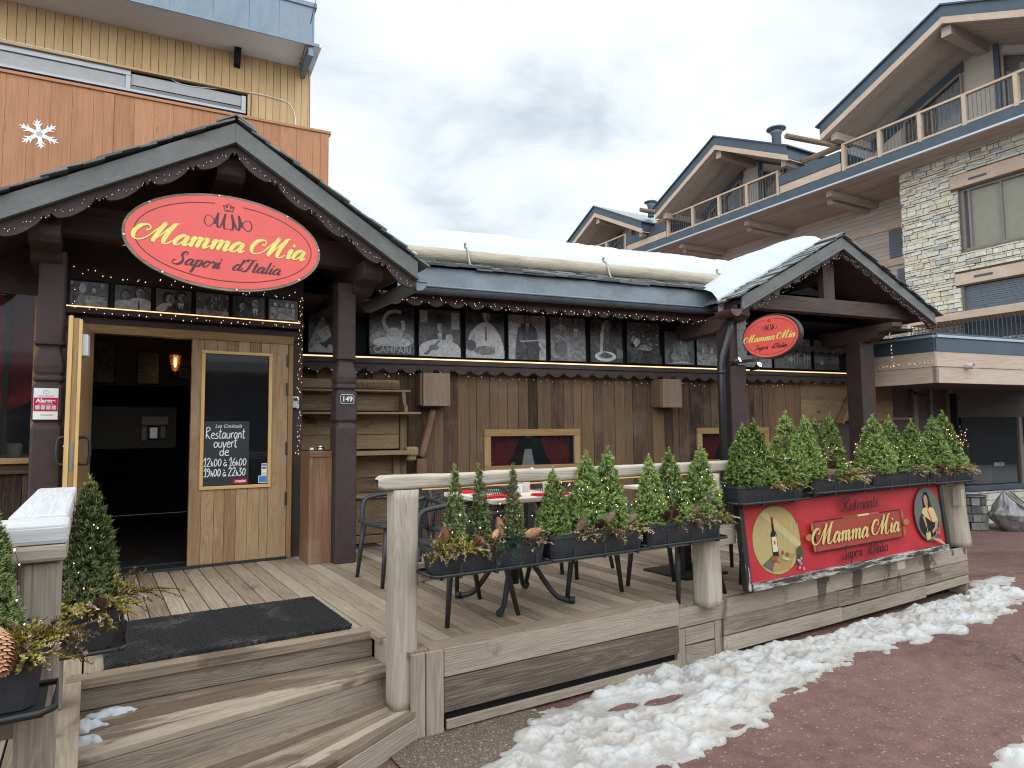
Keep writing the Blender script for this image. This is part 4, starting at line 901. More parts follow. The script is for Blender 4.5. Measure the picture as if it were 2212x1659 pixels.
    mb = MB(); mb.box(-.10, 6.545, 2.47, 1.62, 6.64, 2.545, .3); mb.box(-.10, 6.55, .45, -.02, 6.64, 2.468, .4); mb.box(1.575, 6.55, .45, 1.62, 6.64, 2.468, .4); mb.build('door_frame', 'framewood', T, .005)
    mb = MB(); mb.box(-.02, 6.53, .452, 1.575, 6.70, .475, .4); mb.box(.0, 6.72, .475, .74, 7.05, .49); mb.build('threshold', 'blacksteel', T)
    # closed leaf
    D = MB(); xs = [.735, .83]
    D.box(.735, 6.55, .47, .835, 6.605, 2.468, .45, grain=2); D.box(1.405, 6.55, .47, 1.570, 6.605, 2.468, .7, grain=2)
    x = .836
    while x < 1.404:
        wd = min(random.uniform(.085, .125), 1.404 - x)
        if 1.404 - x - wd < .04: wd = 1.404 - x
        D.box(x + .001, 6.553, .47, x + wd - .001, 6.603, 1.125, grain=2); D.box(x + .001, 6.553, 2.37, x + wd - .001, 6.603, 2.468, grain=2); x += wd
    door = D.build('door', 'door', T, .003)
    F = MB(); F.box(.815, 6.535, 2.345, 1.425, 6.552, 2.372, .6); F.box(.815, 6.535, 1.125, 1.425, 6.552, 1.155, .6); F.box(.815, 6.536, 1.156, .845, 6.552, 2.344, .6); F.box(1.395, 6.536, 1.156, 1.425, 6.552, 2.344, .6); F.build('glazing_bead', 'doorpale', door, .003)
    g = MB(); g.box(.846, 6.56, 1.156, 1.394, 6.566, 2.344); g.build('pane', 'glass', door)
    for z in (.95, 1.42, 1.98, 2.25):
        h = MB(); h.box(1.555, 6.535, z, 1.572, 6.549, z + .12); h.build('hinge', 'blacksteel', door, .003)
    # open leaf, swung outwards
    O = MB(Matrix.Translation((-.035, 6.53, 0)) @ Matrix.Rotation(radians(-96.5), 4, 'Z'))
    O.box(.0, -.028, .47, .78, .028, 2.465, .5, grain=2); leaf = O.build('door', 'door', T, .003)
    P = MB(O.M); P.box(.781, -.040, .47, .796, -.014, 2.48, .5, grain=2); P.box(.781, .022, .47, .796, .044, 2.455, .6, grain=2); P.box(.72, -.046, .47, .78, -.029, 2.48, .4, grain=2); P.build('door_edge', 'doorpale', leaf, .003)
    P = MB(O.M); P.box(.781, -.012, .47, .788, .020, 2.46, .5, grain=2); P.build('door_core', 'framewood', leaf)
    P = MB(O.M); P.box(.7885, -.008, 1.36, .791, .012, 1.56); P.build('lock_plate', 'steel', leaf)
    P = MB(O.M); P.box(.7885, -.008, .95, .791, .012, 1.22); P.build('lock_plate', 'blacksteel', leaf)
    for s in (-1, 1):
        P = MB(O.M); P.tube(catmull([(.68, s * .03, 1.60), (.68, s * .085, 1.60), (.68, s * .10, 1.55), (.68, s * .10, 1.46), (.68, s * .085, 1.41), (.68, s * .03, 1.41)], 5), .011, 8); P.build('handle', 'blacksteel', leaf)
    P = MB(O.M); P.box(.60, .03, 2.20, .70, .07, 2.36); P.build('door_closer', 'offwhite', leaf, .006)
    # window with red swag to the left
    mb = MB(); planks_v(mb, -3.2, -.36, 6.60, lambda a, b: [(.40, 1.32)]); mb.box(-3.2, 6.56, 1.32, -.36, 6.64, 1.40, .3); mb.build('wall', 'barn', T, .003)
    wn = MB(); wn.box(-3.2, 6.52, 1.40, -.36, 6.66, 1.445, .5); wn.box(-.42, 6.58, 1.446, -.36, 6.64, 2.75, .4); win = wn.build('window', 'framewood', T, .004)
    g = MB(); g.box(-3.2, 6.60, 1.446, -.421, 6.606, 2.75); g.build('pane', 'glass', win)
    c = MB()
    def sw(u, v):
        x = -1.7 + 1.32 * u; z = 2.75 - v * (.82 + .55 * max(0, 1 - u) ** .8 * 0 + .25 * sin(pi * u) - .30 * u * 0)
        return (x, 6.72 + .035 * sin(v * 20 - u * 9) + .02 * sin(u * 14), z)
    c.grid(40, 30, sw); c.build('curtain', 'curtain', win)
    c = MB(); c.box(-.75, 6.7, 1.445, -.47, 6.82, 1.56, .5); c.build('cushion', plain('sand_cushion_cloth', (.30, .25, .19), .9), win, .03)
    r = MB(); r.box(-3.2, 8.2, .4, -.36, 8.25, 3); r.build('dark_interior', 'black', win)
    # room behind the open door
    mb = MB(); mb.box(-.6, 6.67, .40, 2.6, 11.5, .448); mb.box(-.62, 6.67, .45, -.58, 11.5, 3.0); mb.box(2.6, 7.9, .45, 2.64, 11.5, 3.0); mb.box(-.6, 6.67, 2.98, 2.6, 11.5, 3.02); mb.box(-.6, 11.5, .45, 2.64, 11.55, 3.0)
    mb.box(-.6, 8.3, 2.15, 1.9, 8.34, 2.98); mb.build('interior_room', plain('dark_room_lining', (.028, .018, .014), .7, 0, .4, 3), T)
    return T
REST = restaurant()
def in_room():
    # things seen through the open door
    pl = bpy.data.lights.new('lamp_light', 'POINT'); pl.energy = .7; pl.color = (1, .62, .28); pl.shadow_soft_size = .05
    t = thing('wall_lamp', 'small lit amber lantern glowing inside the open doorway', 'wall lamp', (.70, 7.62, 2.36))
    mb = MB(); mb.lathe([(.03, -.09), (.055, .06), (.05, .075)], (0, 0, 0), 6, smooth=False); mb.build('glass_shade', mk_glass('amber_glass', (.5, .2, .04), .25), t)
    mb = MB(); mb.lathe([(.006, -.05), (.013, -.02), (.011, .03), (.002, .045)], (0, 0, 0), 8); mb.build('lamp_bulb', 'lamp', t); lo = bpy.data.objects.new('lamp_light', pl); COL.objects.link(lo); lo.parent = t; lo.location = (0, -.12, .0)
    mb = MB(); mb.box(-.008, .0, -.13, .008, .66, -.11); mb.tube([(0, 0, -.12), (0, 0, -.09)], .008, 6); mb.build('bracket', 'blacksteel', t)
    mb = MB(); mb.box(-.01, 8.2, 1.48, .78, 8.22, 1.92, .15); mb.box(.10, 8.19, 1.50, .40, 8.199, 1.62, .3); tag(mb.build('serving_hatch', plain('dim_hatch_wall', (.03, .027, .022), .8), None), 'dim serving hatch in the back of the dark entrance hall', 'hatch')
    t = thing('coffee_machine', 'pale coffee machine standing in the dim hatch behind the entrance', 'coffee machine', (.56, 8.15, 1.60))
    mb = MB(); mb.box(-.12, 0, .12, .14, .05, .22); mb.box(-.12, .02, -.05, -.06, .05, .12); mb.box(.06, .01, -.02, .12, .05, .12); mb.build('casing', plain('cream_machine', (.09, .08, .07), .5), t, .01)
    mb = MB(); mb.box(-.04, 0, -.02, .04, .03, .10); mb.build('group_head', 'steel', t, .006)
    for i, (x0, x1, z0, z1) in enumerate(((-.02, .18, 2.18, 2.62), (.40, .60, 2.18, 2.52), (.80, .98, 2.25, 2.48))):
        photo('framed_picture', ['dark framed picture, leftmost inside the doorway', 'dark framed picture left of the amber lamp inside', 'small dark framed picture right of the amber lamp inside'][i], Matrix.Translation((0, 8.28, 0)), x0, x1, z0, z1, i + 40, .12, 'pictures inside the doorway')
# ------------------------------------------------------------------ framed prints
def photo(name, label, mtx, x0, x1, z0, z1, kind, bgv=.3, group='black and white photographs on the facade'):
    """print on a thin board facing -y, at local y=0: backdrop, then simple flat figures just proud of it"""
    T = thing(name, label, 'picture', (0, 0, 0), 0, group); T.matrix_world = mtx @ Matrix.Translation((x0, 0, z0))
    W_, H_ = x1 - x0, z1 - z0; R_ = random.Random(kind)
    mb = MB(); mb.box(-.012, .0, -.012, W_ + .012, .018, H_ + .012); mb.build('backing_board', 'black', T)
    mb = MB(); lay = [0]
    def P(pts, v):
        lay[0] += 1; y = -.001 - .0007 * lay[0]
        if 4 < len(pts) < 16: pts = [(q.x, q.y) for q in catmull([V((a, c, 0)) for a, c in pts], 4, True)]
        pts = [(min(1, max(0, a)), min(1, max(0, b))) for a, b in pts]
        b = mb.add([(a * W_, y, c * H_) for a, c in pts]); mb.face(range(b, b + len(pts)), [(a * W_ * 6, c * H_ * 6) for a, c in pts], v)
    def E(cx, cy, rx, ry, v, rot=0):
        P([(cx + (rx * cos(a) * cos(rot) - ry * sin(a) * sin(rot) * H_ / W_), cy + (rx * cos(a) * sin(rot) * W_ / H_ + ry * sin(a) * cos(rot))) for a in [2 * pi * k / 20 for k in range(20)]], v)
    def man(cx, cy, s, suit, face=.75, shirt=.95, hat=False):
        tw = R_.uniform(-.05, .05) * s
        P([(cx - .36 * s, -.1), (cx - .34 * s + tw, cy - .42 * s), (cx - .22 * s + tw, cy - .24 * s), (cx - .07 * s, cy - .15 * s), (cx + .07 * s, cy - .15 * s), (cx + .20 * s + tw, cy - .25 * s), (cx + .33 * s + tw, cy - .45 * s), (cx + .35 * s, -.1)], suit)
        P([(cx - .30 * s + tw, cy - .40 * s), (cx - .22 * s + tw, cy - .36 * s), (cx - .10 * s, cy - .72 * s), (cx + .02 * s, cy - .80 * s), (cx - .02 * s, cy - .88 * s), (cx - .2 * s, cy - .80 * s)], max(0, min(1, suit + (.14 if suit < .5 else -.16))))
        P([(cx - .06 * s, cy - .16 * s), (cx + .06 * s, cy - .16 * s), (cx, cy - .5 * s)], shirt)
        P([(cx - .012 * s, cy - .22 * s), (cx + .012 * s, cy - .22 * s), (cx + .018 * s, cy - .45 * s), (cx - .018 * s, cy - .45 * s)], .05)
        E(cx - .006 * s, cy + .02 * s, .105 * s, .155 * s, .04, .15); E(cx + .012 * s + tw * .3, cy - .025 * s, .078 * s, .125 * s, face, .12); P([(cx - .09 * s, cy + .02 * s), (cx - .05 * s, cy + .10 * s), (cx + .05 * s, cy + .085 * s), (cx + .09 * s, cy + .03 * s), (cx + .08 * s, cy + .13 * s), (cx, cy + .18 * s), (cx - .08 * s, cy + .14 * s)], .04); E(cx + .05 * s, cy - .04 * s, .035 * s, .10 * s, face * .62)
        E(cx - .022 * s, cy + .01 * s, .012 * s, .01 * s, .2); E(cx + .035 * s, cy + .01 * s, .012 * s, .01 * s, .2); E(cx + .01 * s, cy - .085 * s, .025 * s, .008 * s, .3)
        if hat: P([(cx - .15 * s, cy + .06 * s), (cx + .15 * s, cy + .06 * s), (cx + .10 * s, cy + .09 * s), (cx + .08 * s, cy + .24 * s), (cx - .08 * s, cy + .24 * s), (cx - .10 * s, cy + .09 * s)], .03)
    P([(0, 0), (1, 0), (1, 1), (0, 1)], bgv)
    k = kind % 20
    if kind >= 40:
        for i in range(4): E(R_.random(), R_.random(), .12, .15, bgv + R_.uniform(-.05, .12))
    elif k == 0:
        for i in range(9): E(R_.random(), .55 + .4 * R_.random(), .05, .1, R_.choice([.1, .55, .7]))
        P([(.1, .0), (1, 0), (.95, .4), (.25, .45)], .5); E(.5, .2, .1, .07, .8); E(.32, .7, .09, .2, .8); E(.75, .25, .1, .05, .7)
    elif k == 1: man(.30, .60, 1.5, .75, .5); man(.66, .74, 1.6, .85, .6)
    elif k == 2: man(.34, .62, 1.5, .82, .7); man(.70, .68, 1.6, .16, .6)
    elif k == 3:
        for i in range(30): E(R_.random(), .25 + .6 * R_.random(), .022, .06, R_.choice([.1, .2, .7, .85])); 
        P([(0, 0), (1, 0), (1, .2), (0, .25)], .6)
    elif k == 4: man(.30, .56, 1.35, .05, .6); man(.70, .72, 1.55, .09, .6)
    elif k == 5:
        P([(.05, .08), (.9, .08), (.9, .62), (.05, .62)], .62)
        for i in range(18): E(.12 + .72 * R_.random(), .15 + .4 * R_.random(), .03, .05, R_.choice([.4, .75]))
        for i in range(4): E(.2 + .2 * i, .75, .06, .1, R_.choice([.2, .85]))
    elif k == 6:
        P([(0, .2), (.55, .95), (.75, .5), (.3, 0), (0, 0)], .6); P([(.35, .55), (.8, .75), (.95, .45), (.6, .25)], .92); P([(0, 0), (.4, .3), (1, .2), (1, 0)], .85); P([(.4, .25), (.9, .32), (.75, .1)], .08)
    elif k == 7:      # drink poster: a plain curl over a white bowl, with its wording added below
        P([(0, 0), (1, 0), (1, .45), (.5, .6), (0, .45)], .28)
        E(.5, .32, .5, .2, .6); E(.5, .26, .42, .12, .95); E(.55, .40, .18, .17, .85)
        for i in range(24):
            a = i / 23; E(.55 + .26 * cos(1.1 + a * 5.6) * (1 - .25 * a), .72 + .2 * sin(1.1 + a * 5.6) - .12 * a, .045, .042, .8)
        P([(0, 0), (1, 0), (1, .17), (0, .17)], .12)
    elif k == 8:
        P([(.02, .72), (.2, .72), (.2, .97), (.02, .97)], .8); P([(.78, .6), (.98, .6), (.98, .95), (.78, .95)], .8)
        man(.5, .66, .95, .05, hat=True); E(.5, .1, .55, .28, .88); P([(.1, .06), (.47, .36), (.52, .36), (.2, .04)], .35); E(.72, .4, .09, .1, .8); E(.35, .2, .12, .06, .4)
    elif k == 9: 
        man(.52, .98, 1.3, .92, shirt=.95); E(.5, .12, .55, .24, .85); E(.5, .18, .3, .1, .45); E(.12, .28, .14, .12, .15); E(.85, .2, .1, .16, .9)
    elif k == 10:
        P([(0, 0), (1, 0), (1, .5), (0, .55)], .75); P([(0, .85), (.3, .8), (.3, .55), (0, .6)], .9); man(.5, .96, .8, .05, .5); P([(.42, .5), (.62, .5), (.60, .08), (.52, .08)], .05); P([(.58, .5), (.72, .5), (.86, .25), (.8, .22)], .06); P([(.3, .4), (.8, .44), (.8, .47), (.3, .43)], .8)
    elif k == 11: man(.3, .98, .9, .55, .6); man(.72, .92, 1.0, .45, .55); E(.5, .1, .5, .16, .55); E(.3, .28, .16, .2, .3)
    elif k == 12: 
        man(.52, .92, 1.25, .05, .6, .3); P([(.28, .5), (.34, .85), (.42, .95), (.44, .8), (.38, .45), (.36, .2), (.28, .2)], .7); E(.45, .14, .34, .12, .92); E(.46, .15, .22, .06, .35); P([(.3, .16), (.4, .24), (.6, .2), (.62, .13), (.45, .11)], .2); P([(.8, .1), (1, .1), (1, .3), (.8, .35)], .4)
    elif k == 13:
        for i in range(70): E(.05 + .9 * R_.random(), .42 + .55 * R_.random(), R_.uniform(.015, .045), R_.uniform(.015, .04), R_.choice([.08, .15, .75, .6, .4]), R_.uniform(0, 3))
        P([(.0, .0), (.0, .28), (.25, .42), (.6, .40), (.95, .22), (1, 0)], .1); P([(.2, .34), (.45, .46), (.75, .36), (.6, .3)], .6); P([(.1, .5), (.22, .62), (.34, .5), (.2, .38)], .8)
    elif k == 14:
        E(.3, .22, .18, .22, .08); E(.3, .22, .10, .12, .6); E(.82, .2, .16, .2, .08); P([(.2, .4), (.85, .45), (.6, .62), (.3, .6)], .12); man(.55, .86, .7, .5); P([(.0, .0), (.6, .1), (.9, .03), (.6, .04)], .85)
    elif k == 15:
        P([(0, 0), (1, 0), (1, .3), (0, .4)], .62)
        for i in range(12): E(R_.random(), .35 + .35 * R_.random(), .05, .1, R_.choice([.2, .6, .8]))
    elif k == 16:
        P([(0, 0), (1, 0), (1, .3), (0, .55)], .35)
        for i in range(7): x = .35 + .09 * i; P([(x, .15), (x + .015, .15), (x + .03, .8), (x + .015, .8)], .8)
        for i in range(8): E(.3 + .6 * R_.random(), .3 + .4 * R_.random(), .06, .09, R_.choice([.05, .55, .75]))
    elif k == 17: E(.5, .55, .16, .28, .12); E(.5, .42, .2, .2, .18); P([(0, 0), (1, 0), (1, .2), (0, .25)], .12); E(.3, .22, .08, .06, .6)
    mb.build('print', 'photo', T)
    return T
def pictures():
    me = Matrix.Translation((0, 6.575, 0))
    L6 = [('black and white photo of a crowded table, first over the door', -.19, .08), ('black and white photo of two people in white shirts over the door', .13, .40), ('black and white photo of a couple, one in white, over the door', .44, .72),
          ('black and white photo of a dense street crowd over the door', .76, 1.03), ('black and white photo of two men in dark suits over the door', 1.07, 1.35), ('pale black and white group photo at the right end over the door', 1.39, 1.66)]
    for i, (lb, a, b) in enumerate(L6): photo('photo_panel', lb, me, a, b, 2.695, 2.90, i, [.12, .25, .3, .3, .06, .15][i])
    md = FD @ Matrix.Translation((0, -.025, 0))
    Ld = [('black and white photo of white fabric left of the numbered post', -.40, -.14, 2.52, 2.94, 6, .15), ('dark drink poster with a pale curl above a bowl, right of the numbered post', .27, .79, 2.52, 3.08, 7, .06),
          ('black and white photo of a man in a black hat at a table', .85, 1.36, 2.51, 3.08, 8, .2), ('black and white photo of a waiter in a white jacket serving', 1.43, 1.93, 2.51, 3.08, 9, .1),
          ('black and white photo of a dark suited man stepping on pale ground', 1.99, 2.50, 2.51, 3.08, 10, .6), ('faded grey photo of two people right of the stepping man', 2.57, 3.07, 2.52, 3.08, 11, .4),
          ('black and white photo of a person in black above a white plate', 3.15, 3.63, 2.52, 3.08, 12, .08), ('black and white photo of a leafy bouquet over a dark dish', 3.71, 4.22, 2.52, 3.08, 13, .3),
          ('black and white photo of a motorcycle rider left of the downpipe', 4.31, 4.80, 2.53, 2.98, 14, .3), ('black and white photo of people at a long table right beside the downpipe', 4.85, 5.30, 2.53, 2.98, 15, .35),
          ('black and white photo of a boat deck crowd behind the hanging sign', 6.25, 6.97, 2.53, 2.98, 16, .55), ('grey photo of a dark round bloom at the far right of the ledge', 7.04, 7.55, 2.53, 2.98, 17, .35)]
    for lb, a, b, z0, z1, kd, bv in Ld:
        t = photo('photo_panel', lb, md, a, b, z0, z1, kd, bv)
        if kd == 7:
            block('CAMPARI', .105, 'ink_grey', t, (.26, -.03, .05), (pi / 2, 0, 0), bold=.002); block('BITTER', .05, 'ink_grey', t, (.26, -.03, .115), (pi / 2, 0, 0))
    photo('photo_panel', 'small pale photo low beside the spotlight on the side porch', md, 5.62, 6.2, 2.53, 2.70, 55, .6)
pictures()
in_room()

# ================================================================== SIGNS
CR, CY, CD = (.70, .10, .085), (.74, .70, .17), (.075, .02, .022)
def crown(mb, o, ex, ez, nrm, s, wd, col):
    polys = [[(-.5, .0), (.5, .0)], [(-.46, -.16), (.46, -.16)], [(-.5, .0), (-.46, -.16)], [(.5, 0), (.46, -.16)], [(-.5, .0), (-.72, .62), (-.44, .42)], [(.5, 0), (.72, .62), (.44, .42)],
             [(-.44, .42), (-.40, .66), (-.2, .68), (-.16, .42), (-.3, .36), (-.3, .5)], [(.44, .42), (.40, .66), (.2, .68), (.16, .42), (.3, .36), (.3, .5)], [(-.18, .66), (0, 1.0), (.18, .66)]]
    for P in polys:
        _layer[0] = (_layer[0] + 1) % 9
        c = [V((x, y, 0)) for x, y in P] if len(P) < 4 else catmull([V((x, y, 0)) for x, y in P], 5)
        ribbon(mb, [V(o) + V(ex) * (p.x * s) + V(ez) * (p.y * s) + V(nrm) * (.0004 * _layer[0]) for p in c], [wd] * len(c), nrm, col)
def oval_face(mb, o, ex, ez, nrm, a, b, k):
    """ring line, crown, monogram and both lines of script on an oval of half axes a, b"""
    o, ex, ez, nrm = V(o), V(ex), V(ez), V(nrm)
    ring = []
    for i in range(121):
        t = pi / 2 + .16 + (2 * pi - .32) * i / 120; ring.append(o + ex * (a * .925 * cos(t)) + ez * (b * .86 * sin(t)) + nrm * .0002)
    ribbon(mb, ring, [.0038 * k] * 121, nrm, CD)
    crown(mb, o + ez * (b * .735), ex, ez, nrm, .058 * k, .0028 * k, CD)
    mm = [[(-.15, .25), (-.35, .62), (-.8, .75), (-1.0, .35), (-.72, .05), (-.3, .3), (.05, .95)], [(.05, 1.0), (-.02, .4), (.05, .05), (.3, .25), (.62, 1.0)], [(.6, 1.0), (.5, .4), (.55, .02), (.8, .05)]]
    P = [[(x - .85, y) for x, y in q] for q in mm] + [[(-x + .85, y) for x, y in q] for q in mm]
    for q in P: 
        c = catmull([V((x, y, 0)) for x, y in q], 7); _layer[0] = (_layer[0] + 1) % 9; n = len(c)
        ws = []
        for i in range(n):
            t_ = (c[min(i + 1, n - 1)] - c[max(i - 1, 0)]).normalized(); ws.append((.0022 + .0060 * abs(t_.y) ** 2 * (1 if abs(c[i].x) < 1.1 else .35)) * k)
        ribbon(mb, [o + ex * (p.x * .095 * k) + ez * (b * .30 + p.y * .125 * k) + nrm * (.0004 * _layer[0] + .00003 * i_) for i_, p in enumerate(c)], ws, nrm, CD)
    script(mb, 'Mamma Mia', o + ez * (-b * .19) + ex * (.03 * k), ex, ez, nrm, .083 * k, 1.16 * k, .0095 * k, .030 * k, CY)
    script(mb, "Sapori d'Italia", o + ez * (-b * .60) + ex * (.02 * k), ex, ez, nrm, .052 * k, .78 * k, .007 * k, .017 * k, CD)
def entrance_sign():
    t = thing('oval_sign', 'large red oval restaurant sign with yellow script hanging in the entrance gable', 'sign', (.868, 5.625, 3.125))
    a, b = .73, .382; ex, ez, nm = (1, 0, 0), (0, 0, 1), (0, -1, 0)
    mb = MB(); mb.prism([(a * cos(2 * pi * k / 72), b * sin(2 * pi * k / 72)) for k in range(72)], lambda u, v: (u, -.012, v), (0, .03, 0)); mb.build('backing_board', 'skirt', t)
    mb = MB(); mb.prism([((a - .020) * cos(2 * pi * k / 72), (b - .020) * sin(2 * pi * k / 72)) for k in range(72)], lambda u, v: (u, -.015, v), (0, .0025, 0)); mb.build('panel', 'redsign', t)
    mb = MB(); oval_face(mb, (0, -.0155, 0), ex, ez, nm, a - .024, b - .024, 1.0); mb.build('lettering', 'paint', t)
    for k in range(8):
        mb = MB(); an = 2 * pi * k / 8 + .1; mb.lathe([(.009, 0), (.008, .006), (.003, .008)], ((a - .011) * cos(an), -.012, (b - .011) * sin(an)), 8, ax=(0, -1, 0)); mb.build('screw', 'offwhite', t)
entrance_sign()
def blade_sign():
    t = thing('oval_sign', 'small double-sided red oval sign projecting from the side porch post', 'sign', (6.72, 5.00, 2.70))
    a, b = .395, .262; nm = (-1, 0, 0); ex, ez = (0, -1, 0), (0, 0, 1)
    mb = MB(); mb.prism([(a * cos(2 * pi * k / 64), b * sin(2 * pi * k / 64)) for k in range(64)], lambda u, v: (-.035, -u, v), (.07, 0, 0)); mb.build('frame', 'blacksteel', t, .004)
    for s in (-1, 1):
        mb = MB(); mb.prism([((a - .02) * cos(2 * pi * k / 64), (b - .02) * sin(2 * pi * k / 64)) for k in range(64)], lambda u, v: (s * .0365, -u, v), (s * .002, 0, 0)); mb.build('panel', 'redsign', t)
        mb = MB(); oval_face(mb, (s * .0395, 0, 0), (0, s * 1.0, 0), ez, (s, 0, 0), a - .02, b - .02, .56); mb.build('lettering', 'paint', t)
    mb = MB(); mb.box(-.015, .20, -.27, .015, .74, -.235); mb.build('bracket', 'blacksteel', t, .004)
blade_sign()
def board_sign():
    t = thing('restaurant_board', 'long red painted restaurant board with bottle and cook ovals on the terrace front', 'sign board', (5.36, 3.262, .80))
    hw, hh = 1.325, .275; n = (0, -1, 0); t.rotation_euler = (radians(-5), radians(-.9), radians(-1.3))
    mb = MB(); mb.box(-hw, .0, -hh, hw, .02, hh); mb.build('panel', 'redboard', t)
    m, tt, b = newmat('flaking_black_paint'); g, rn = grain_vec(tt); nn = noise_(tt, mapping(tt, g, (5, 30, 1)), 1, 5, .7)
    tt.links.new(ramp(tt, nn, [(.60, (.018, .017, .016)), (.66, (.45, .43, .40))]), b.inputs['Base Color']); m2, t3, b3 = newmat('peeling_white_paint'); g, rn = grain_vec(t3); nn = noise_(t3, mapping(t3, g, (4, 26, 1)), 1, 6, .7)
    t3.links.new(ramp(t3, nn, [(.47, (.035, .03, .026)), (.58, (.45, .43, .40))]), b3.inputs['Base Color'])
    mb = MB(); mb.box(-hw - .05, -.022, -hh - .05, -hw, .03, hh + .05, .2, grain=2); mb.build('frame', m, t, .006)
    mb = MB(); mb.box(hw, -.022, -hh - .05, hw + .05, .03, hh + .05, .7, grain=2); mb.build('frame', 'blacksteel', t, .006)
    mb = MB(); mb.box(-hw, -.03, -hh - .055, hw, .03, -hh, .4); mb.build('frame', m2, t, .006)
    mb = MB(); mb.box(-hw, -.02, hh, hw, .03, hh + .05, .4); mb.build('frame', m, t, .006)
    # painted decoration
    mb = MB(); lay = [0]; KX, KZ = hw / 1.43, hh / .325
    def P(pts, c): lay[0] += 1; y = -.0008 - .00045 * lay[0]; mb.poly([(a * KX, y, d * KZ) for a, d in pts], .5, c)
    def E(cx, cz, rx, rz, c, n_=24, rot=0): P([(cx + rx * cos(a) * cos(rot) - rz * sin(a) * sin(rot), cz + rx * cos(a) * sin(rot) + rz * sin(a) * cos(rot)) for a in [2 * pi * k / n_ for k in range(n_)]], c)
    gold = (.42, .33, .14); ox = -1.06
    E(ox, -.0, .295, .302, (.16, .11, .05), 40); E(ox, 0, .288, .295, gold, 40)
    P([(ox - .16, .235), (ox - .11, .26), (ox + .29, -.05), (ox + .27, -.12)], (.50, .42, .21)); P([(ox - .21, -.195), (ox - .09, -.27), (ox - .02, -.13), (ox - .06, -.12)], (.13, .115, .09)); P([(ox - .1, -.27), (ox + .12, -.265), (ox + .2, -.14), (ox - .03, -.12)], (.36, .25, .09))
    bx = ox - .035
    P([(bx - .013, .2), (bx + .013, .2), (bx + .013, .09), (bx + .036, .055), (bx + .036, -.15), (bx - .036, -.15), (bx - .036, .055), (bx - .013, .09)], (.02, .022, .02)); P([(bx - .013, .2), (bx + .013, .2), (bx + .013, .14), (bx - .013, .14)], (.25, .03, .02)); P([(bx - .03, .03), (bx + .03, .03), (bx + .03, -.10), (bx - .03, -.10)], (.62, .55, .36)); E(bx, -.02, .012, .02, (.5, .08, .05)); P([(bx + .018, .05), (bx + .026, .045), (bx + .026, .035), (bx + .018, .04)], (.35, .38, .36))
    for dx, dz, r, c in ((-.08, -.15, .024, (.10, .15, .04)), (.10, -.14, .022, (.10, .15, .04)), (-.04, -.16, .03, (.45, .05, .04)), (.0, -.17, .03, (.22, .26, .08)), (.045, -.115, .018, (.5, .06, .05)), (.05, -.16, .022, (.42, .32, .16)), (.075, -.17, .016, (.50, .42, .20)), (.1, -.18, .014, (.55, .48, .3))): E(ox + dx, dz, r, r * .95, c, 14)
    for i in range(22): r_ = random.Random(i); E(ox + .24 + r_.uniform(-.035, .035), -.225 + r_.uniform(-.06, .055), .012, .013, r_.choice([(.10, .08, .10), (.25, .16, .2), (.4, .33, .34)]), 10)
    E(ox + .245, -.13, .035, .05, (.06, .09, .035)); 
    for dx in (-.03, .02, .06): P([(ox + .1 + dx, -.08), (ox + .103 + dx, -.08), (ox + .14 + dx * 2, .12), (ox + .135 + dx * 2, .12)], (.5, .45, .26))
    # cook oval
    wx = 1.155; E(wx, .02, .235, .282, (.10, .105, .085), 40); E(wx, .02, .222, .27, (.125, .135, .115), 40); E(wx - .01, -.08, .17, .14, (.02, .022, .02), 24)
    P([(wx - .07, .18), (wx - .03, .25), (wx + .02, .255), (wx + .05, .21), (wx + .075, .08), (wx + .06, .06), (wx - .05, .06), (wx - .075, .09)], (.02, .014, .012)); E(wx - .012, .165, .034, .058, (.42, .25, .16)); P([(wx - .03, .12), (wx + .01, .12), (wx + .02, .05), (wx - .03, .05)], (.42, .25, .16))
    for dx in (-.025, .002): E(wx - .01 + dx, .175, .006, .004, (.05, .03, .025), 8)
    E(wx - .012, .135, .009, .0045, (.4, .06, .06), 8)
    P([(wx - .115, .045), (wx - .085, .085), (wx - .03, .095), (wx + .0, .06), (wx + .04, .095), (wx + .10, .07), (wx + .14, -.02), (wx + .15, -.06), (wx + .08, -.075), (wx + .02, -.055), (wx - .03, -.02), (wx - .075, .0)], (.55, .43, .21)); P([(wx - .02, .06), (wx + .0, .06), (wx + .05, -.06), (wx + .03, -.07)], (.45, .05, .06))
    P([(wx - .115, .01), (wx - .075, .0), (wx - .055, -.09), (wx - .065, -.125), (wx - .08, -.09)], (.45, .27, .15)); P([(wx + .10, -.06), (wx + .15, -.06), (wx + .11, -.14), (wx + .03, -.185), (wx + .01, -.165), (wx + .07, -.125)], (.45, .27, .15)); P([(wx - .069, -.12), (wx - .062, -.12), (wx - .058, -.19), (wx - .064, -.19)], (.5, .45, .35))
    P([(wx - .10, -.165), (wx - .02, -.155), (wx - .018, -.235), (wx - .095, -.245)], (.50, .40, .17)); P([(wx - .10, -.16), (wx - .02, -.15), (wx - .02, -.165), (wx - .1, -.175)], (.2, .15, .07))
    for k in range(6): P([(wx + .0, -.22 - .004 * k), (wx + .006, -.22 - .004 * k), (wx + .16 + .012 * k, -.265 - .012 * k), (wx + .155 + .012 * k, -.27 - .012 * k)], (.5, .36, .2))
    for k in range(3): P([(wx + .06 + .03 * k, -.2), (wx + .085 + .03 * k, -.2), (wx + .085 + .03 * k, -.13 + .02 * (k % 2))], (.55, .16, .15))
    # frame round the name, small ornaments and the tricolour bar
    x0, x1, z0, z1 = -.62, .66, -.165, .115
    P([(x0, z0), (x1, z0), (x1, z1), (x0, z1)], (.33, .065, .045)); bl = (.06, .02, .02)
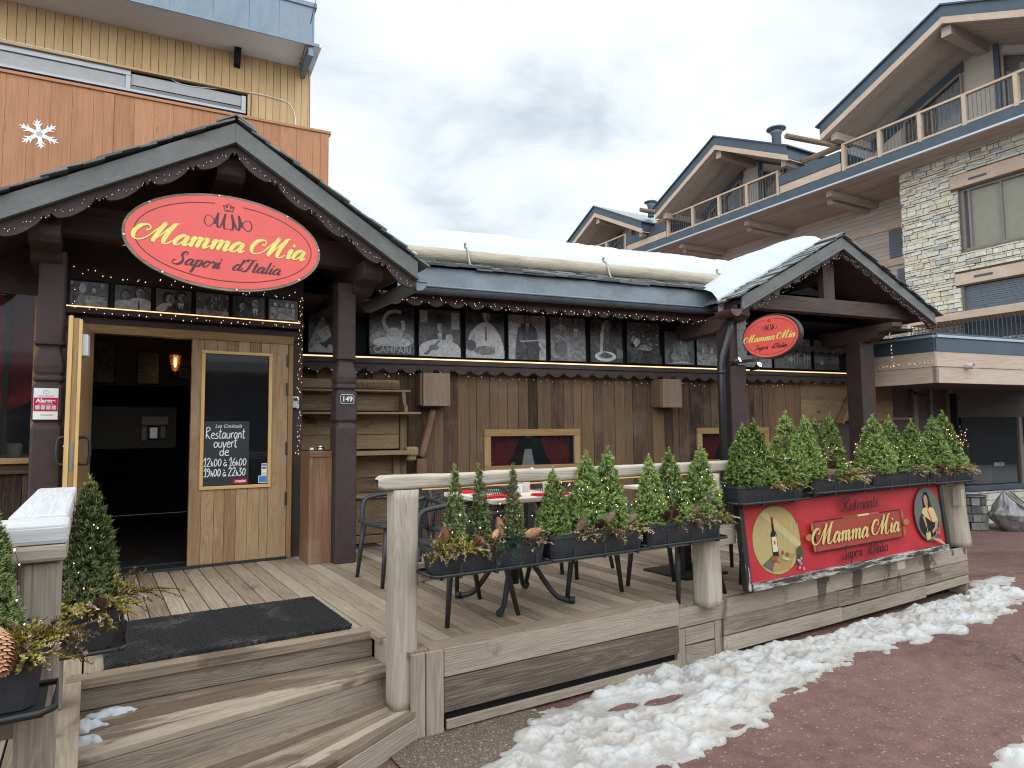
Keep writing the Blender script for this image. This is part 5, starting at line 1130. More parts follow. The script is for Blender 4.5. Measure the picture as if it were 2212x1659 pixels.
    for q in (((x0, z0), (x1, z0), (x1, z0 + .009), (x0, z0 + .009)), ((x0, z0 + .01), (x0 + .009, z0 + .01), (x0 + .009, z1 - .01), (x0, z1 - .01)), ((x1 - .009, z0 + .01), (x1, z0 + .01), (x1, z1 - .01), (x1 - .009, z1 - .01)), ((x0, z1 - .009), (-.22, z1 - .009), (-.22, z1), (x0, z1)), ((.33, z1 - .009), (x1, z1 - .009), (x1, z1), (.33, z1))): P(q, bl)
    for a_, b_, c in ((-.22, .0, (.20, .10, .04)), (.0, .165, (.62, .52, .3)), (.165, .33, (.42, .10, .08))): P([(a_, z1 - .012), (b_, z1 - .012), (b_, z1 + .006), (a_, z1 + .006)], c)
    for sx, xx in ((-1, x0 - .02), (1, x1 + .02)):
        E(xx + sx * .055, -.02, .05, .03, (.36, .18, .07)); E(xx + sx * .005, .06, .02, .05, (.34, .12, .06), 16); E(xx + sx * .005, -.11, .02, .05, (.34, .12, .06), 16)
    mb.build('painted_decoration', 'paintmatt', t)
    mb = MB(); ex, ez = (1, 0, 0), (0, 0, 1); Y_ = -.042
    script(mb, 'Mamma Mia', (.02, Y_, -.085), ex, ez, n, .080, 1.09, .009, .027, (.58, .46, .18), slant=.36)
    script(mb, 'Ristorante', (.06, Y_, .145), ex, ez, n, .056, .50, .006, .014, (.05, .015, .02), slant=.35)
    script(mb, "Sapori d'Italia", (.04, Y_, -.225), ex, ez, n, .050, .62, .006, .014, (.05, .015, .02), slant=.35)
    for dx in (-.40, .46): strokes(mb, [[(-.01, .12), (.0, .09)], [(.012, .12), (.02, .09)]], V((dx, Y_, -.225)), ex, ez, n, 1, 1, 0, .005, .007, (.05, .015, .02))
    mb.build('lettering', 'paintmatt', t)
    for q in ((-hw, .03, -hh - .02, -hw + .05, .07, hh), (hw - .05, .03, -hh - .02, hw, .07, hh), (.5, -.01, -hh - .13, .62, .05, -hh - .06)): mb = MB(); mb.box(*q); mb.build('batten', 'railgrey', t)
board_sign()
def small_signs():
    t = thing('alarm_sign', 'white and red alarm notice on the left porch post', 'sign', (-.295, 5.985, 1.85))
    mb = MB(); mb.box(-.075, .0, -.115, .075, .004, .115); mb.build('plate', 'offwhite', t)
    mb = MB(); mb.box(-.073, -.0015, -.055, .073, .0, .045, .5, (.5, .01, .06))
    for k in range(4): mb.box(-.062 + .033 * k, -.003, -.042, -.036 + .033 * k, -.0016, -.012, .5, (.55, .5, .5))
    mb.box(-.03, -.002, -.085, .045, -.001, -.078, .5, (.25, .55, .15)); mb.tube([V((0, -.002, .085)) + V((.018 * cos(a), 0, .012 * sin(a))) for a in [pi * k / 6 for k in range(13)]], .0015, 4, rnd=.5, col=(.4, .4, .42)); mb.build('print', 'paintmatt', t)
    block('Alarme', .040, 'ink_white', t, (0, -.003, .022), (pi / 2, 0, 0), bold=.0012); block('verisure', .030, 'ink_grey', t, (0, -.003, .058), (pi / 2, 0, 0)); block('avec alerte à la police', .011, 'ink_white', t, (0, -.003, -.002), (pi / 2, 0, 0))
    t = thing('house_number', 'black and white number plate 149 on the turned porch post', 'number plate', (1.965, 5.982, 1.925))
    mb = MB(); mb.box(-.066, 0, -.046, .066, .004, .046); mb.build('plate', 'ink_dark', t, .002)
    q = [(-.062, -.030), (-.05, -.042), (.05, -.042), (.062, -.030), (.062, .030), (.05, .042), (-.05, .042), (-.062, .030)]
    mb = MB(); mb.tube([(x, -.001, z) for x, z in q + q[:1]], .0022, 4); mb.build('border', 'ink_white', t)
    block('149', .066, 'ink_white', t, (0, -.0025, .0), (pi / 2, 0, 0), bold=.0008)
    t = thing('key_safe', 'small grey key safe box hung on the dark jamb right of the door', 'key safe', (1.648, 6.56, 1.92))
    mb = MB(); mb.box(-.036, 0, -.055, .036, .035, .055); mb.build('casing', plain('grey_key_safe', (.40, .42, .42), .4), t, .008)
    mb = MB(); mb.box(-.022, -.004, .012, .022, .0, .038); mb.build('dial_cover', 'plastic', t, .003)
    # chalkboard behind the door glass
    t = thing('chalkboard', 'black chalkboard with handwritten opening hours behind the door glass', 'chalkboard', (1.04, 6.556, 1.445))
    mb = MB(); mb.box(-.19, -.006, -.285, .19, .002, .29); mb.build('board', plain('chalkboard_slate', (.014, .017, .022), .6, 0, .3, 10), t)
    mb = MB(); ex, ez, n = (1, 0, 0), (0, 0, 1), (0, -1, 0); wc = (.72, .72, .70); y = -.007
    for tx, z, h_, wd_, w_ in (('Restaurant', .135, .052, .335, .0075), ('ouvert', .055, .052, .20, .008), ('de', -.02, .05, .085, .008), ('12h00 à 16h00', -.115, .042, .365, .007), ('19h00 à 22h30', -.205, .042, .355, .0075)):
        script(mb, tx, (-.012 if tx != 'de' else -.02, y, z), ex, ez, n, h_, wd_, w_, w_, wc, H, .05)
    mb.build('lettering', 'paintmatt', t)
    block('Les Cocktails', .042, 'ink_white', t, (.01, -.008, .245), (pi / 2, 0, 0), shear=.35); 
    mb = MB(); mb.box(.06, -.009, -.276, .178, -.0065, -.238, .5, (.5, .015, .04)); mb.build('drink_label', 'paintmatt', t); block('granini', .034, 'ink_white', t, (.12, -.010, -.254), (pi / 2, 0, 0), bold=.001)
    for lab, z0, z1, x0, x1, rows in (('tall white strip of card payment stickers on the door glass', 1.235, 1.345, 1.345, 1.392, ((.085, .105, (.10, .25, .5)), (.058, .075, (.5, .02, .05)), (.012, .024, (.4, .45, .45)))), ('blue and white square sticker at the corner of the door glass', 1.165, 1.232, 1.318, 1.390, ((.006, .061, (.06, .22, .5)),))):
        t = thing('sticker', lab, 'sticker', (x0, 6.558, z0)); mb = MB(); mb.box(0, -.002, 0, x1 - x0, .0, z1 - z0); mb.build('backing', 'offwhite', t)
        mb = MB(); 
        for a_, b_, c in rows: mb.box(.005, -.0035, a_, x1 - x0 - .005, -.0022, b_, .5, c)
        mb.build('print', 'paintmatt', t)
    for lab, p, d in (('small lit spotlight in front of the downpipe', (6.50, 5.32, 2.44), (.25, -.5, .25)), ('small lit spotlight beside the porch post under the hanging sign', (6.98, 5.40, 2.41), (-.1, -.5, .3))):
        t = thing('spotlight', lab, 'spotlight', p, 0, 'spotlights under the small sign'); d = V(d).normalized()
        mb = MB(); mb.lathe([(.025, -.07), (.034, -.03), (.036, .02)], (0, 0, 0), 14, ax=d); mb.build('housing', 'blacksteel', t)
        mb = MB(); mb.lathe([(.030, .021), (.026, .027), (.012, .031)], (0, 0, 0), 14, ax=d); mb.build('lens', 'spot', t)
        mb = MB(); mb.tube([(0, 0, -.03), (0, .05, -.05), (0, .13, -.05)], .009, 6); mb.build('bracket', 'blacksteel', t)
small_signs()

# ================================================================== FURNITURE ON THE TERRACE
def hutch():
    t = thing('rustic_hutch', 'tall rustic wooden sideboard with shelves behind the numbered post', 'sideboard', (2.4, 7.4, 0), radians(-9.5))
    y = -.10
    mb = MB(); 
    for a, b in ((.96, 1.12), (1.125, 1.36), (1.44, 1.60), (1.605, 1.84)): mb.box(-.72, y, a, .60, y + .025, b)
    mb.box(-.72, y, 1.87, .60, y + .025, 2.07); mb.box(-.72, y, 2.12, .60, y + .025, 2.22); mb.box(-.72, y, .5, .60, y + .025, .94); mb.build('back_panel', 'hutch', t, .003)
    for z, d_, x1 in ((2.10, .13, .70), (1.845, .30, .78), (1.40, .33, .66), (.955, .42, .60)):
        mb = MB(); mb.box(-.72, y - d_, z - .022, x1, y - .001, z + .022 if z == 1.40 else z, .6 if z > 2 else .75); mb.build('shelf', 'hutch', t, .004)
    mb = MB(); mb.prism([(0, 1.848), (-.26, 1.848), (-.25, 1.90), (-.17, 1.96), (-.14, 2.04), (-.13, 2.076), (0, 2.076)], lambda a, b: (.60, y + a, b), (.04, 0, 0), uvrot=True)
    mb.build('side_bracket', 'hutch', t, .004)
    mb = MB(); mb.box(.605, y - .03, .42, .68, y + .05, 1.82, .3, grain=2); mb.box(.52, y - .06, .42, .60, y - .002, 1.375, .5, grain=2); mb.build('stile', 'hutch', t, .006)
    mb = MB(); mb.obox((.70, y - .16, 1.41), (V((1, -.1, 0)).normalized(), V((.1, 1, 0)).normalized(), V((0, 0, 1))), (.07, .09, .05), .9); mb.obox((.69, y - .16, 1.335), (V((1, 0, 0)), V((0, 1, 0)), V((0, 0, 1))), (.055, .07, .028), .8); mb.build('armrest_end', 'hutch', t, .02)
    mb = MB(); mb.box(-.70, y - .38, .55, .55, y - .35, .93, .2); mb.box(-.70, y - .40, .46, .56, y - .36, .54, .3); mb.build('seat_front', 'hutch', t, .004)
    mb = MB()
    for i in range(22): mb.box(.02 + i * .027, y - .018, 2.135, .036 + i * .027, y - .001, 2.19, .4)
    mb.build('carved_rail', 'hutch', t)
    t2 = thing('timber_brace', 'knobbly dark timber strut leaning on the wall right of the sideboard', 'timber', (0, 0, 0))
    mb = MB(FD); rough_pole(mb, (.86, -.10, 1.34), (1.00, -.12, 1.88), .055, 8, .3); mb.box(.78, -.20, 1.15, .90, -.10, 1.32, .3, grain=2); mb.obox((.76, -.22, 1.06), (V((1, 0, .2)).normalized(), V((0, 1, 0)), V((-.2, 0, 1)).normalized()), (.085, .06, .07), .6); mb.box(.70, -.25, .45, .80, -.14, 1.0, .5, grain=2); mb.build('timber', 'cabinet', t2, .01)
    t3 = thing('diagonal_brace', 'pale diagonal timber brace under the side porch ledge', 'timber', (0, 0, 0))
    mb = MB(FD); mb.beam((7.42, -.10, 1.70), (7.98, -.10, 2.50), .05, .13, (0, 1, 0)); mb.build('brace', 'hutch', t3, .005)
    mb = MB(FD); mb.box(8.02, -.12, 1.70, 8.09, -.03, 2.42, .8, grain=2); mb.build('upright', 'rbpink', t3, .004)
    for z, x in ((2.49, 7.86), (2.07, 7.62)):
        mb = MB(FD); mb.beam((x, -.18, z), (x + .03, -.18, z + .09), .02, .03); mb.build('peg', 'rail', t3)
hutch()
def cabinet():
    t = thing('slim_cabinet', 'narrow rubbed brown wooden cabinet beside the turned post', 'cabinet', (0, 0, 0))
    mb = MB(); mb.box(1.665, 6.10, .45, 1.862, 6.42, 1.455, .5, grain=2); mb.build('carcass', 'cabinet', t, .006)
    mb = MB(); mb.box(1.66, 6.092, 1.40, 1.864, 6.10, 1.458, .3); mb.box(1.66, 6.094, .45, 1.690, 6.10, 1.399, .7, grain=2); mb.box(1.834, 6.094, .45, 1.864, 6.10, 1.399, .6, grain=2); mb.build('front_frame', 'cabinet', t, .003)
    for i, (x, lab) in enumerate(((1.71, 'left round steel ashtray on top of the slim cabinet'), (1.79, 'right pair of stacked steel ashtrays on top of the slim cabinet'))):
        a = thing('ashtray', lab, 'ashtray', (x, 6.2, 1.458)); mb = MB(); mb.lathe([(.036, 0), (.036, .022), (.033, .024), (.031, .012)], (0, 0, 0), 18); mb.build('bowl', 'steel', a)
        mb = MB(); mb.lathe([(.034, .024), (.029, .029), (.033, .031)] if i == 0 else [(.03, .024), (.03, .046), (.027, .046)], (0, 0, 0), 18); mb.build('lid', 'steel', a)
cabinet()
def make_chair():
    """moulded armchair: net seat shell with wrapped back, four splayed legs"""
    t = thing('terrace_chair', 'anthracite net-backed plastic armchair', 'chair')
    def shell(u, v):      # v: 0 front of seat .. 1 top of back
        if v < .5: k = v / .5; y = -.22 + .40 * k; z = .44 - .035 * sin(pi * k * .9); wd = .25 + .0 * k; cup = .015
        else:
            k = (v - .5) / .5; y = .18 + .11 * k; z = .415 + .37 * k ** 1.1; wd = .25 - .035 * k; cup = .02 + .05 * (1 - abs(2 * k - 1))
        s = 2 * u - 1
        if v >= .5: return (s * wd, y - cup * s * s * 1.6, z - .02 * s * s * k)
        return (s * wd, y, z + cup * s * s)
    sc = (plain('perforated_seat_plastic', (.028, .03, .033), .5) if 'seatp' not in M else M['seatp']); M['seatp'] = sc
    mb = MB(); mb.grid(16, 14, lambda u, v: shell(u, v * .5)); mb.build('seat', 'seatp', t, wire=.012)
    mb = MB(); mb.grid(20, 16, lambda u, v: shell(u, .5 + v * .5)); mb.build('backrest', 'seatp', t, wire=.010)
    rim = [shell(0, .5 + .5 * k / 8) for k in range(9)] + [shell(k / 10, 1) for k in range(1, 10)] + [shell(1, 1 - .5 * k / 8) for k in range(9)]
    mb = MB(); mb.tube(rim, .013, 8); mb.tube([shell(0, .5 - .5 * k / 6) for k in range(7)] + [shell(k / 6, 0) for k in range(1, 6)] + [shell(1, .5 * k / 6) for k in range(7)], .014, 8); mb.build('frame', 'plastic', t)
    for s in (-1, 1):
        mb = MB(); mb.tube(catmull([(s * .225, .25, .66), (s * .29, .12, .655), (s * .30, -.08, .64), (s * .285, -.17, .60), (s * .265, -.19, .45)], 6), .016, 8, flat=1.2); mb.build('armrest', 'plastic', t)
        mb = MB(); mb.tube([(s * .225, -.19, .44), (s * .255, -.235, 0)], [.022, .015], 10); mb.build('leg', 'plastic', t)
        mb = MB(); mb.tube([(s * .215, .17, .42), (s * .25, .27, 0)], [.022, .015], 10); mb.build('leg', 'plastic', t)
    return t
def chairs():
    src = make_chair()
    spots = [(2.06, 3.93, .45, -90, 'dark net-backed chair at the table behind the heather window box'), (3.04, 4.03, .45, 92, 'dark net chair behind the middle window box on the front rail'), (3.74, 3.72, .40, -88, 'dark net chair behind the window box at the right end of the front rail'),
             (2.10, 5.12, .45, -88, 'dark chair partly hidden behind the thick post by the steps'), (3.55, 4.75, .45, 175, 'dark chair behind the tall spruces of the middle window box'), (4.62, 3.86, .40, 90, 'dark chair standing behind the left end of the red board'),
             (2.50, 4.66, .45, 5, 'dark net chair at the back side of the laid table'), (-.62, 4.0, .45, 120, 'dark net chair behind the frosted board left of the steps')]
    for i, (x, y, z, a, lab) in enumerate(spots):
        c = src if i == 0 else copy_tree(src); c.location = (x, y, z); c.rotation_euler = (0, 0, radians(a)); c['label'] = lab; c['group'] = 'terrace chairs'
chairs()
def tables():
    t = thing('bistro_table', 'cream topped table on curved black steel feet, laid with red napkins', 'table', (2.50, 4.0, .45), 0, 'terrace tables')
    mb = MB(); mb.box(-.36, -.36, .705, .36, .36, .735, .5); mb.build('table_top', 'cloth', t, .006)
    mb = MB(); mb.tube([(0, 0, .70), (0, 0, .12)], .035, 10); mb.build('pedestal', 'blacksteel', t)
    for k in range(4):
        a = pi / 4 + k * pi / 2; d = V((cos(a), sin(a), 0)); mb = MB(); mb.tube(catmull([V((0, 0, .42)) + d * .04, V((0, 0, .22)) + d * .16, V((0, 0, .06)) + d * .28, V((0, 0, .025)) + d * .36, V((0, 0, .022)) + d * .40], 6), .018, 8); mb.lathe([(.024, -.02), (.024, .02)], V((0, 0, .024)) + d * .40, 10, ax=d); mb.build('foot', 'blacksteel', t)
    T2 = thing('bistro_table', 'cream topped table on a flat square black base, behind the right front post', 'table', (4.34, 4.18, .40), 0, 'terrace tables')
    T3 = thing('bistro_table', 'table farther back under the dining window, laid with glasses', 'table', (3.75, 5.7, .45), 0, 'terrace tables')
    for q in (T2, T3):
        mb = MB(); mb.box(-.36, -.36, .705, .36, .36, .735, .5); mb.build('table_top', 'cloth', q, .006)
        mb = MB(); mb.box(-.04, -.04, .02, .04, .04, .70); mb.build('pedestal', 'blacksteel', q); mb = MB(); mb.box(-.25, -.25, 0, .25, .25, .02); mb.build('base_plate', 'blacksteel', q, .004)
    def napkin(p, lab):
        n_ = thing('napkin', lab, 'napkin', p, 0, 'red napkins'); mb = MB(); mb.box(-.13, -.05, 0, .13, .05, .008, .5); mb.box(-.12, -.045, .0081, .125, .05, .014, .5); mb.build('cloth', 'redcloth', n_, .003)
    for p, lab in (((2.27, 3.78, 1.186), 'red napkin nearest the step post on the laid table'), ((2.62, 3.72, 1.186), 'red napkin at the front right corner of the laid table'), ((2.33, 4.2, 1.186), 'red napkin at the back left of the laid table'), ((2.66, 4.2, 1.186), 'red napkin at the back right of the laid table'), ((3.72, 5.55, 1.186), 'red napkin on the far table under the window')): napkin(p, lab)
    gl = mk_glass('tumbler_glass', (.7, .72, .72), .35)
    for p, lab in (((2.40, 4.12, 1.186), 'clear tumbler left of the salt pots on the laid table'), ((2.62, 4.02, 1.186), 'clear tumbler right of the salt pots on the laid table'), ((2.44, 3.86, 1.186), 'clear tumbler at the middle of the laid table'), ((2.75, 3.95, 1.186), 'clear tumbler at the right edge of the laid table')):
        g = thing('tumbler', lab, 'glass', p, 0, 'tumblers on the laid table'); mb = MB(); mb.lathe([(.028, 0), (.033, .085), (.031, .085), (.026, .008)], (0, 0, 0), 14); mb.build('bowl', gl, g)
        mb = MB(); mb.lathe([(.0275, .001), (.028, .006)], (0, 0, 0), 14); mb.build('base', gl, g)
    for p, lab in (((2.50, 3.98, 1.186), 'white salt pot on the laid table'), ((2.545, 4.0, 1.186), 'white pepper pot on the laid table'), ((3.80, 5.72, 1.186), 'white salt pot on the far table')):
        g = thing('shaker', lab, 'salt pot', p); mb = MB(); mb.box(-.02, -.02, 0, .02, .02, .06); mb.build('body', 'offwhite', g, .005); mb = MB(); mb.lathe([(.016, .06), (.014, .07)], (0, 0, 0), 10); mb.build('cap', 'steel', g)
tables()

# ================================================================== PLANTS
def needle_tuft(mb, p, d, L_, n, wd, rnd, R_):
    d = d.normalized(); a = d.orthogonal().normalized(); b = d.cross(a)
    for k in range(n):
        t = R_.random(); an = R_.uniform(0, 2 * pi); q = p + d * (L_ * t)
        o = (d * R_.uniform(.5, 1.0) + (a * cos(an) + b * sin(an)) * R_.uniform(.5, 1.0)).normalized(); s_ = o.cross(d + a * .3).normalized() * wd; e_ = q + o * L_ * R_.uniform(.55, .9)
        i = mb.add([q - s_, q + s_, e_ + s_ * .35, e_ - s_ * .35]); mb.face((i, i + 1, i + 2, i + 3), None, max(0, min(1, rnd + R_.uniform(-.14, .14))))
def spruce_mesh(seed, h, r, ntuft, kind, slim=1.0, size=1.0, nn=9):
    R_ = random.Random(seed); mb = MB()
    lobes = [(R_.uniform(0, 2 * pi), R_.uniform(.05, .8), R_.uniform(.10, .22)) for _ in range(16)]
    CL = []
    for i in range(int(ntuft / 9)):
        t = (1 - sqrt(R_.random())) * .98; an = R_.uniform(0, 2 * pi); rr = r * ((1 - t) ** .82 * (.72 + .28 * min(1, t * 7)) + .03) * R_.uniform(.55, 1.12); CL.append(V((cos(an) * rr, sin(an) * rr, h * (.02 + .95 * t))))
    for i in range(ntuft):
        t = 1 - sqrt(R_.random()) if R_.random() < .8 else R_.random() ** .7
        t = min(.99, max(0.0, t)); an = R_.uniform(0, 2 * pi)
        prof = (1 - t) ** .82 * (.72 + .28 * min(1, t * 7)) + .03
        rr = r * prof
        for (la, lt, lw) in lobes:
            da = (an - la + pi) % (2 * pi) - pi; rr += r * lw * math.exp(-(da / .5) ** 2 - ((t - lt) / .09) ** 2) * (1 - t * .6)
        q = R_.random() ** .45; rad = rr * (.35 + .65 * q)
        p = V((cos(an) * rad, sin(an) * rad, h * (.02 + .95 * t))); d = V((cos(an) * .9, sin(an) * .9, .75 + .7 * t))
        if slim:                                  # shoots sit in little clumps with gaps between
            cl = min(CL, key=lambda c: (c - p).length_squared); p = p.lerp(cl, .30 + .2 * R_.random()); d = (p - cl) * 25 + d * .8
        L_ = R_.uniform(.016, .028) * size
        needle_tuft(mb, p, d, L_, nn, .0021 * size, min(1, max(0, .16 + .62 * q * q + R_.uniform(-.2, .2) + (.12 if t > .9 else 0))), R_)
    for k in range(7): needle_tuft(mb, V((0, 0, h * (.93 + .012 * k))), V((R_.uniform(-.2, .2), R_.uniform(-.2, .2), 1)), .03 * size, 8, .0021 * size, .75, R_)
    o = mb.build('foliage', kind); 
    tb = MB(); tb.tube([(0, 0, -.08), (.004, 0, h * .4), (0, 0, h * .9)], [.014, .009, .003], 6)
    for k in range(9): an = R_.uniform(0, 2 * pi); z = h * (.1 + .08 * k); tb.tube([(0, 0, z), (cos(an) * r * .6 * (1 - z / h), sin(an) * r * .6 * (1 - z / h), z + .04)], .003, 4)
    tk = tb.build('trunk', 'cabinet'); me, mt = o.data, tk.data
    bpy.data.objects.remove(o); bpy.data.objects.remove(tk); return me, mt
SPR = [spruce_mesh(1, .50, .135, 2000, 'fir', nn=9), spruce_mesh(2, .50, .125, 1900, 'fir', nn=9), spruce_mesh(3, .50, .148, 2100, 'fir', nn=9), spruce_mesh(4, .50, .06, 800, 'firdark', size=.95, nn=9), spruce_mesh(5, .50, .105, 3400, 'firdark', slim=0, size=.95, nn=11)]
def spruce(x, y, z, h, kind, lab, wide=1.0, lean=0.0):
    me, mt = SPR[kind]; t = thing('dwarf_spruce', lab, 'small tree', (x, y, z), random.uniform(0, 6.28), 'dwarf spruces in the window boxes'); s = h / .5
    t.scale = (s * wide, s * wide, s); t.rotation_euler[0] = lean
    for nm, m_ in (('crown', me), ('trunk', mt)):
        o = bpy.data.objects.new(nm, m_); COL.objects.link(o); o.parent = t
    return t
def heather_mesh(seed, mat, L_=.15, n=46, spread=.8):
    R_ = random.Random(seed); mb = MB()
    for i in range(n):
        an = R_.uniform(0, 2 * pi); el = R_.uniform(.15, 1.3) if R_.random() < .6 else R_.uniform(-.1, .5); d = V((cos(an) * cos(el) * spread * 1.3, sin(an) * cos(el) * spread, sin(el)))
        d.normalize(); l = L_ * R_.uniform(.55, 1.15); p = V((R_.uniform(-.06, .06), R_.uniform(-.04, .04), 0)); dr = R_.uniform(.15, .5); tip = R_.random()
        pts = [p + d * (l * k / 5) - V((0, 0, dr * l * (k / 5) ** 2)) for k in range(6)]; mb.tube(pts, .0014, 3, False, .05)
        base = R_.uniform(.2, .62); fl = R_.random() < .3
        for k in range(30):
            t = .15 + .85 * k / 30; j = min(4, int(t * 5)); q = pts[j].lerp(pts[j + 1], t * 5 - j); o = V((R_.uniform(-1, 1), R_.uniform(-1, 1), R_.uniform(-.4, 1))).normalized() + (pts[j + 1] - pts[j]).normalized() * .6
            sd_ = o.orthogonal().normalized() * .0036; e_ = q + o.normalized() * R_.uniform(.009, .017); i_ = mb.add([q - sd_, q + sd_, e_ + sd_ * .6, e_ - sd_ * .6])
            mb.face((i_, i_ + 1, i_ + 2, i_ + 3), None, R_.uniform(.9, 1.0) if fl and t > .55 and R_.random() < .7 else min(.88, max(0, base + .3 * (t - .4) + R_.uniform(-.15, .15))))
    o = mb.build('heather', mat); me = o.data; bpy.data.objects.remove(o); return me
HEA = [heather_mesh(11, 'heather'), heather_mesh(12, 'heather', .13), heather_mesh(13, 'heatherpink', .14), heather_mesh(14, 'juniper', .17, 26, .9), heather_mesh(15, 'heather', .2, 60, 1.0), heather_mesh(16, 'heather', .15, 50, .9)]
def heather(x, y, z, k, s, lab, flip=False):
    names = {3: ('conifer_sprig', 'sprig')}.get(k, ('heather_plant', 'heather')); o = bpy.data.objects.new(names[0], HEA[k]); COL.objects.link(o); o.location = (x, y, z); o.scale = (s, s, s); o.rotation_euler = (0, 0, random.uniform(0, 6.28))
    return tag(o, lab, names[1], 'heather and sprigs in the window boxes')
def cone_mesh(mat, open_):
    mb = MB(); L_ = .10; n = 15; R_ = random.Random(5)
    mb.lathe([(.004, 0), (.016, .012), (.020, .035), (.017, .06), (.008, .085), (.002, .096)], (0, 0, 0), 10, rnd=.05)
    for i in range(n):
        t = i / (n - 1); z = .004 + .088 * t; r = .020 * sin(pi * min(1, .16 + .82 * t)) ** .8 + .002; m_ = 9
        for k in range(m_):
            a = 2 * pi * (k + .5 * (i % 2)) / m_; c_, s_ = cos(a), sin(a); o = V((c_, s_, 0)); tg = V((-s_, c_, 0)); up_ = V((0, 0, 1)); ou = (.013 if open_ else .006) * (1 - .4 * t)
            p = o * r + up_ * z; w_ = r * .40 + .002; tip = p + o * ou + up_ * (.004 if open_ else .012)
            b = mb.add([p - tg * w_ * .6 - up_ * .003, p + tg * w_ * .6 - up_ * .003, tip + tg * w_ * .7, tip + o * .002 + up_ * .003, tip - tg * w_ * .7]); rv = min(1, max(0, R_.uniform(.35, .75)))
            mb.face((b, b + 1, b + 2, b + 3, b + 4), None, rv)
            b = mb.add([tip + tg * w_ * .7, tip + o * .002 + up_ * .003, tip - tg * w_ * .7, p + up_ * .005]); mb.face((b, b + 1, b + 2, b + 3), None, rv * .4)
    o = mb.build('pine_cone', mat); me = o.data; bpy.data.objects.remove(o); return me
CON = [cone_mesh('cone', False), cone_mesh('conegrey', False), cone_mesh('conebrown', True)]
def cone(x, y, z, k, s, rot, lab):
    o = bpy.data.objects.new('pine_cone', CON[k]); COL.objects.link(o); o.location = (x, y, z); o.scale = (s, s, s); o.rotation_euler = rot; return tag(o, lab, 'pine cone', 'pine cones in the window boxes')
def window_box(cx, cy, z0, ln, lab, rz=0.0, wd=.19, ht=.135, clips=3):
    """tapered plastic trough standing in a wire and plate holder"""
    t = thing('window_box', lab, 'planter', (cx, cy, z0), rz, 'window boxes on the railings'); h = ln / 2
    def sec(z, k, mb): 
        a, b = h * 1.0 - .02 * (1 - k), wd / 2 - .022 * (1 - k); c = .022; q = [(a, c - b), (a, b - c), (a - c, b), (c - a, b), (-a, b - c), (-a, c - b), (c - a, -b), (a - c, -b)]
        return mb.add([(x, y, z) for x, y in q])
    mb = MB(); pb = None
    for z, k in ((0, 0), (ht * .80, .8), (ht * .82, 1.05), (ht, 1.1)):
        b = sec(z, k, mb)
        if pb is not None:
            for i in range(8): mb.face((pb + i, pb + (i + 1) % 8, b + (i + 1) % 8, b + i), None, .5)
        pb = b
    b2 = sec(ht, .85, mb); b3 = sec(ht - .025, .8, mb)
    for i in range(8): mb.face((pb + i, pb + (i + 1) % 8, b2 + (i + 1) % 8, b2 + i), None, .5); mb.face((b2 + i, b2 + (i + 1) % 8, b3 + (i + 1) % 8, b3 + i), None, .5)
    bb = sec(0, 0, mb); mb.face(range(bb + 7, bb - 1, -1)); mb.build('trough', 'trough', t)
    mb = MB(); s3 = sec(ht - .02, .8, mb); mb.face(range(s3, s3 + 8)); mb.build('soil', 'soil', t)
    mb = MB(); y0 = -wd / 2 - .028; rim = [(-h - .02, y0 + .03, 0), (-h + .01, y0, 0), (h - .01, y0, 0), (h + .02, y0 + .03, 0), (h + .02, wd / 2 + .01, 0), (-h - .02, wd / 2 + .01, 0), (-h - .02, y0 + .03, 0)]
    mb.tube(rim, .0085, 6); mb.box(-h, y0 + .01, -.012, h, wd / 2, -.004); mb.build('tray', 'blacksteel', t)
    for i in range(clips):
        x = -h + ln * (i + .5) / clips + (.02 if i != 1 else 0); mb = MB(); mb.box(x - .009, y0 - .004, -.02, x + .009, y0 + .004, .06); mb.box(x - .009, y0 + .0041, -.018, x + .009, wd / 2 + .04, -.0125); mb.build('clip', 'blacksteel', t)
    return t
ORD = ['left', 'middle', 'right', 'far right']
def fill_box(where, ztop, trees, heath, cones, y=3.31):
    for i, (x, h, k, wd, nm) in enumerate(trees): spruce(x, y + random.uniform(-.01, .035), ztop - .03, h, k, nm + ' in ' + where, wd)
    for i, (x, dy, k, s, nm) in enumerate(heath): heather(x, y + dy, ztop - .015, k, s, nm + ' in ' + where)
    for i, (x, dy, dz, k, s, rt, nm) in enumerate(cones): cone(x, y + dy, ztop + dz, k, s, rt, nm + ' in ' + where)
up = (.15, .1, 0)
